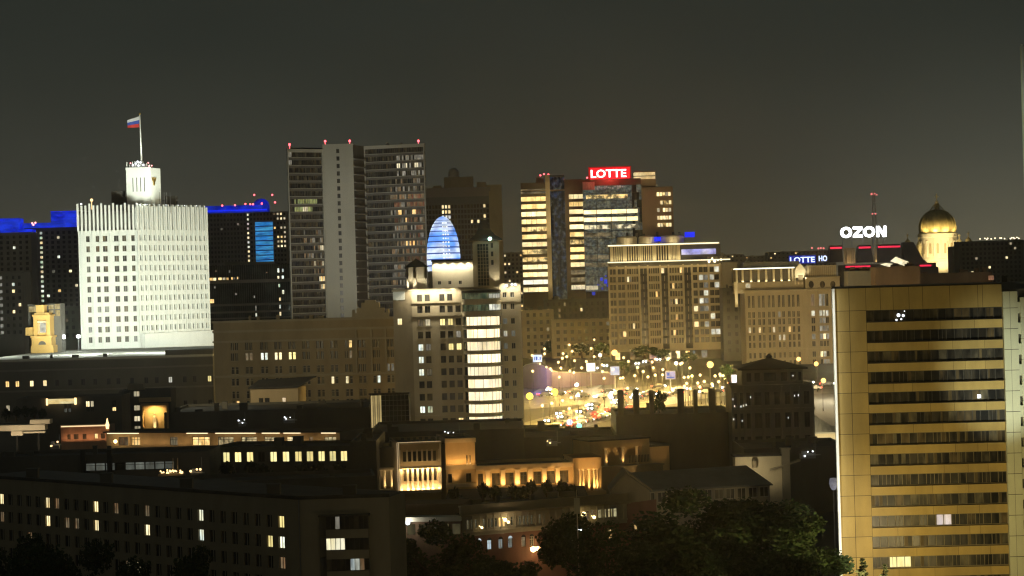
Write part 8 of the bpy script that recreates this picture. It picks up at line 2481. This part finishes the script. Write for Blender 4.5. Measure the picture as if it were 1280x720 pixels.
put_tree(1, 800, 672, 110, 318, 'low dark tree between the pointed tree and the tallest one', GT)
put_tree(0, 905, 668, 130, 312, 'low dark tree in front of the broad one, at the bottom edge', GT)
put_tree(2, 975, 690, 90, 306, 'leafy tree at the bottom edge catching yellow lamp light', GT)
put_tree(2, 40, 668, 130, 290, 'black tree mass before the left end of the apartment block', GT)
put_tree(0, 120, 672, 120, 290, 'black tree mass against the apartment block, right of the leftmost one', GT)
put_tree(1, 250, 676, 74, 285, 'dark rounded tree top before the middle of the apartment block', GT)
put_tree(1, 660, 698, 80, 310, 'low dark tree at the foot of the orange wall lamp', GT)
base2, H2, R2 = tree_model(311, 12, 2.4, 'slim dark conifer in front of the ochre slab', 3000, .3, m_leafdark, 'cone')
for i, (px, py, w) in enumerate(((1077,698,26),(1105,705,20))):
    d = 325; p = P(px, py, d); o = base2 if i == 0 else copy_tree(base2, (0,0,0))
    o.location = (p.x, d, 0); sh = p.z/12*1.0; o.scale = (w/2*d/F/R2*1.6, w/2*d/F/R2*1.6, sh); o['label'] = ['taller slim dark conifer at the foot of the ochre slab','shorter slim dark conifer at the foot of the ochre slab'][i]; o['group'] = 'conifers at the ochre slab'
# trees around the square
ms = [tree_model(321, 9, 3.6, '', 1500, .4), tree_model(322, 9, 4.2, '', 1500, .45)]
base += ms
GS = 'trees around the lit square'
def sq(v, px, py, wpx, pyb, label):
    g = gpt(px, pyb); return put_tree(v, px, py, wpx, g.y, label, GS)
sq(3, 662, 426, 13, 442, 'small tree glowing yellow green at the left end of the square')
sq(4, 672, 413, 34, 446, 'dark tree beside the tan low block at the left end of the square')
sq(4, 690, 424, 26, 447, 'dark tree right of the one beside the tan low block')
sq(3, 727, 428, 22, 448, 'small dark tree below the dim four storey block')
sq(4, 752, 428, 24, 450, 'dark tree left of the foot of the cornice block')
sq(4, 805, 432, 36, 451, 'dark tree in front of the shopfronts of the cornice block')
sq(3, 828, 436, 20, 452, 'small dark tree in front of the shopfronts, right of the larger one')
sq(3, 908, 455, 18, 480, 'small yellow green tree right of the large orange lamp')
sq(4, 860, 440, 22, 456, 'dim tree near the right end of the shopfronts')
sq(3, 780, 450, 16, 470, 'small tree between the pale blue billboard and the winding road')
p = P(823.5, 488, 545); o = copy_tree(base[3][0], (p.x, 545, p.z-7.5)); o.scale = (.48,.48,.85); o['label'] = 'bush on the black roof between the flues, sparkling with the lights behind'; o['category'] = 'bush'; o['group'] = GS
g = gpt(664, 446); plight((g.x+1, g.y-6, g.z+7), 5000, (.9,1,.35)); g = gpt(908, 482); plight((g.x+1, g.y-6, g.z+6), 5000, (.95,.9,.3))
p = P(1012, 712, 325); plight((p.x, 322, p.z), 500, (.9,.95,.35), .3); p = P(985, 690, 328); plight((p.x, 322, p.z), 120, (.9,.95,.35), .3)
# dark planting on the roofs and terraces
sh = [tree_model(331, 3, 1.7, '', 700, .28, m_leafdark)]
base += sh
GSH = 'shrubs on the dark roofs'
rs = random.Random(5)
shr = [(8,511,484),(20,509,484),(31,508,485),(43,509,485),(54,511,486)]
for k, (px, py, d) in enumerate(shr):
    p = P(px, py, d); put_tree(5, px, py, 14, d, 'pale leafed shrub in the planter row above the pale canopy at the left edge', GSH, p.z-3)
for k, (px, py, d) in enumerate(((604,604,405),(618,607,405),(640,606,405),(665,600,405),(684,600,404),(700,600,404),(716,606,404),(570,610,405),(655,609,402))):
    p = P(px, py, d); put_tree(5, px, py, 18, d, 'dark shrub along the terrace in front of the golden palace wing', GSH, p.z-3.5)
for k, (px, py, d) in enumerate(((285,578,440),(312,577,440),(380,579,440),(400,578,440),(330,581,440),(420,580,440))):
    p = P(px, py, d); put_tree(5, px, py, 22, d, 'dark shrub on the roof below the eleven glowing windows', GSH, p.z-3.5)
terr = MB()
pt_ = P(640, 612, 405); 
tt = thing('garden_terrace', 'black planted terrace in front of the golden palace wing', 'terrace', (pt_.x, 408, ground(405)))
f = face(556, 735, 614, 408); terr.fbox(f, 0, f.len, -22, 1.5, ground(405), f.Z(640,623)); terr.build('planter', m_roof, tt)

# plant units and aerials on the dark roofs, with glowing balls as glints
def roof_unit(px, py, d, w, lab, m, k):
    p = P(px, py, d); t = thing('roof_unit', lab, 'rooftop unit', (p.x, d, p.z-1.2)); r = random.Random(k)
    b = MB(); b.box(p.x-w, p.x+w, d, d+1.4, p.z-1.2, p.z-.2); b.box(p.x-w*.8, p.x-w*.2, d+.1, d+1.2, p.z-.2, p.z+.3); b.build('casing', m_metal, t)
    u = MB(); u.tube((p.x-w,d-.3,p.z-.5),(p.x+w*1.6,d-.3,p.z-.4),.13,n=6); u.build('duct', m_metal, t)
    for j in range(3):
        q = MB(); q.ball((p.x+r.uniform(-w,w), d-.5, p.z+r.uniform(-.6,.5)), r.uniform(.12,.24), 6); q.build('lamp', m, t)  # glowing balls that stand in for glints
    a = MB(); a.tube((p.x+w,d+.6,p.z-.3),(p.x+w,d+.6,p.z+r.uniform(1.5,3)),.05); a.build('aerial', m_metal, t)
    plight((p.x, d-1.6, p.z+.8), 22, (1,.92,.75), .2)
roof_unit(361, 523, 553, 1.3, 'small plant unit with white glints on the dark roof below the stone apartment house', m_whitelamp2, 1)
roof_unit(302, 527, 553, .8, 'single tiny plant unit with glints left of the brighter one, below the stone apartment house', m_whitelamp2, 2)
roof_unit(565, 541, 497, 1.6, 'shiny plant unit with white glints on the roof above the golden palace', m_whitelamp2, 3)
roof_unit(68, 554, 455, .9, 'little unit with orange glints on the black roof right of the pale canopy', m_orange2, 4)
roof_unit(245, 588, 424, 1.0, 'dim plant unit on the black roof right of the orange garland', m_orange2, 5)
roof_unit(1010, 566, 465, 1.6, 'grey plant unit with pipes on the black roof beside the ochre slab', m_whitelamp2, 6)
roof_unit(690, 551, 497, 1.2, 'dim plant unit on the dark roof behind the long golden wing', m_orange2, 7)
# slim pale mast in front of the brick building
def slim_mast():
    d = 332; p = P(721, 625, d)
    t = thing('mast', 'slim pale mast with a boxy head, rising between the dark trees before the brick building', 'mast', (p.x, d, 0))
    m = MB(); m.tube((p.x,d,0), (p.x,d,p.z-1), .11, .09, 6); m.tube((p.x,d,p.z-1),(p.x,d,P(721,612,d).z),.07,.05,6); m.build('pole', m_mastpale, t)
    b = MB(); b.box(p.x-.42,p.x+.42,d-.3,d+.3,P(721,642,d).z,P(721,623,d).z); b.build('head_box', m_mastpale, t)
    l = MB(); l.ball((p.x+.5,d-.5,P(721,662,d).z), .12, 6); l.tube((p.x,d,P(721,662,d).z),(p.x+.5,d-.5,P(721,662,d).z),.03); l.build('lamp', m_whitelamp2, t)
m_mastpale = M('pale_mast', (.5,.44,.3), .6, .1, .5)
slim_mast()
# small bluish awning at the left edge of the slab
d = 372; p = P(1042, 604, d)
t = thing('round_sign', 'small pale blue lit sign at the left edge of the ochre slab', 'sign', (p.x, d, 0))
m = MB(); m.lathe((p.x,d), [(.1,p.z+.9),(.6,p.z+.8),(.75,p.z+.1),(.6,p.z-.6),(.3,p.z-1.1)], 12); m.build('panel', LIT('sign_pale_blue', (.5,.5,.62), (.75,.7,.68), .42, 1,1,.4), t)
m = MB(); m.tube((p.x,d+.3,0),(p.x,d+.3,p.z-.7),.12); m.build('post', m_metal, t)

# street lamps below the frame that light the ochre slab and the brick front (poles reach up out of the street)
for i, (px, dd, z, W, col, lab) in enumerate(((1075,318,5,30000,(1,.70,.22),'tall sodium street lamp in front of the ochre slab, left'),(1150,314,5,36000,(1,.70,.22),'tall sodium street lamp in front of the middle of the ochre slab'),(1235,318,5,30000,(1,.72,.26),'tall sodium street lamp in front of the ochre slab, right'))):
    x = P(px, 360, dd).x
    t = thing('street_lamp', lab, 'street lamp', (x, dd, 0), 'tall street lamps before the ochre slab')
    m = MB(); m.tube((x,dd,0),(x,dd,z),.14,.08); m.tube((x,dd,z),(x,dd+1.6,z+.35),.06,.05); m.build('pole', m_metal, t)
    m = MB(); m.box(x-.25,x+.25,dd+1.3,dd+2.1,z+.2,z+.38); m.build('lamp_head', m_lampo, t)
    flood((x, dd+1.7, z-.1), (x, 355, 32), W/30000*[.62,.62,.62][i], (1,.74,.28), 150, .9, .4)
x = P(1262, 360, 335).x; flood((x+3, 318, 6), (x+2, 355, 34), 2.6, (.95,1,.80), 26, .9, .6)
el = bpy.data.lights.new('edge_light', 'AREA'); el.shape = 'RECTANGLE'; el.size = 44; el.size_y = .15; el.energy = 480; el.color = (1,.98,.88)  # added unseen strip lamp that brightens the slab's white fin
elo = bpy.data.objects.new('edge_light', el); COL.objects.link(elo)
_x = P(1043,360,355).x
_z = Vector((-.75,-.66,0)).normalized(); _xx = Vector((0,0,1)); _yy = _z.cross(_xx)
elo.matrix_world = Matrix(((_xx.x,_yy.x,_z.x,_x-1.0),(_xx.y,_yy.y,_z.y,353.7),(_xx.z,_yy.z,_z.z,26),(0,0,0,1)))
# street light on the apartment block's end wall, brick building and hall
flood((-6, 268, 4), (-8, 305, 14), .10, (1,.78,.42), 80, .8, 1)
flood((28, 300, 5), (22, 375, 10), .13, (1,.72,.42), 80, .8, 1)
flood((55, 330, 8), (42, 402, 14), .20, (1,.85,.6), 60, .8, 1)
# and on the stone apartment house
flood((-85, 560, 42), (-62, 650, 22), .36, (1,.84,.5), 90, .9, 3)
flood((-150, 600, 40), (-150, 690, 20), .05, (1,.9,.7), 90, .9, 3)
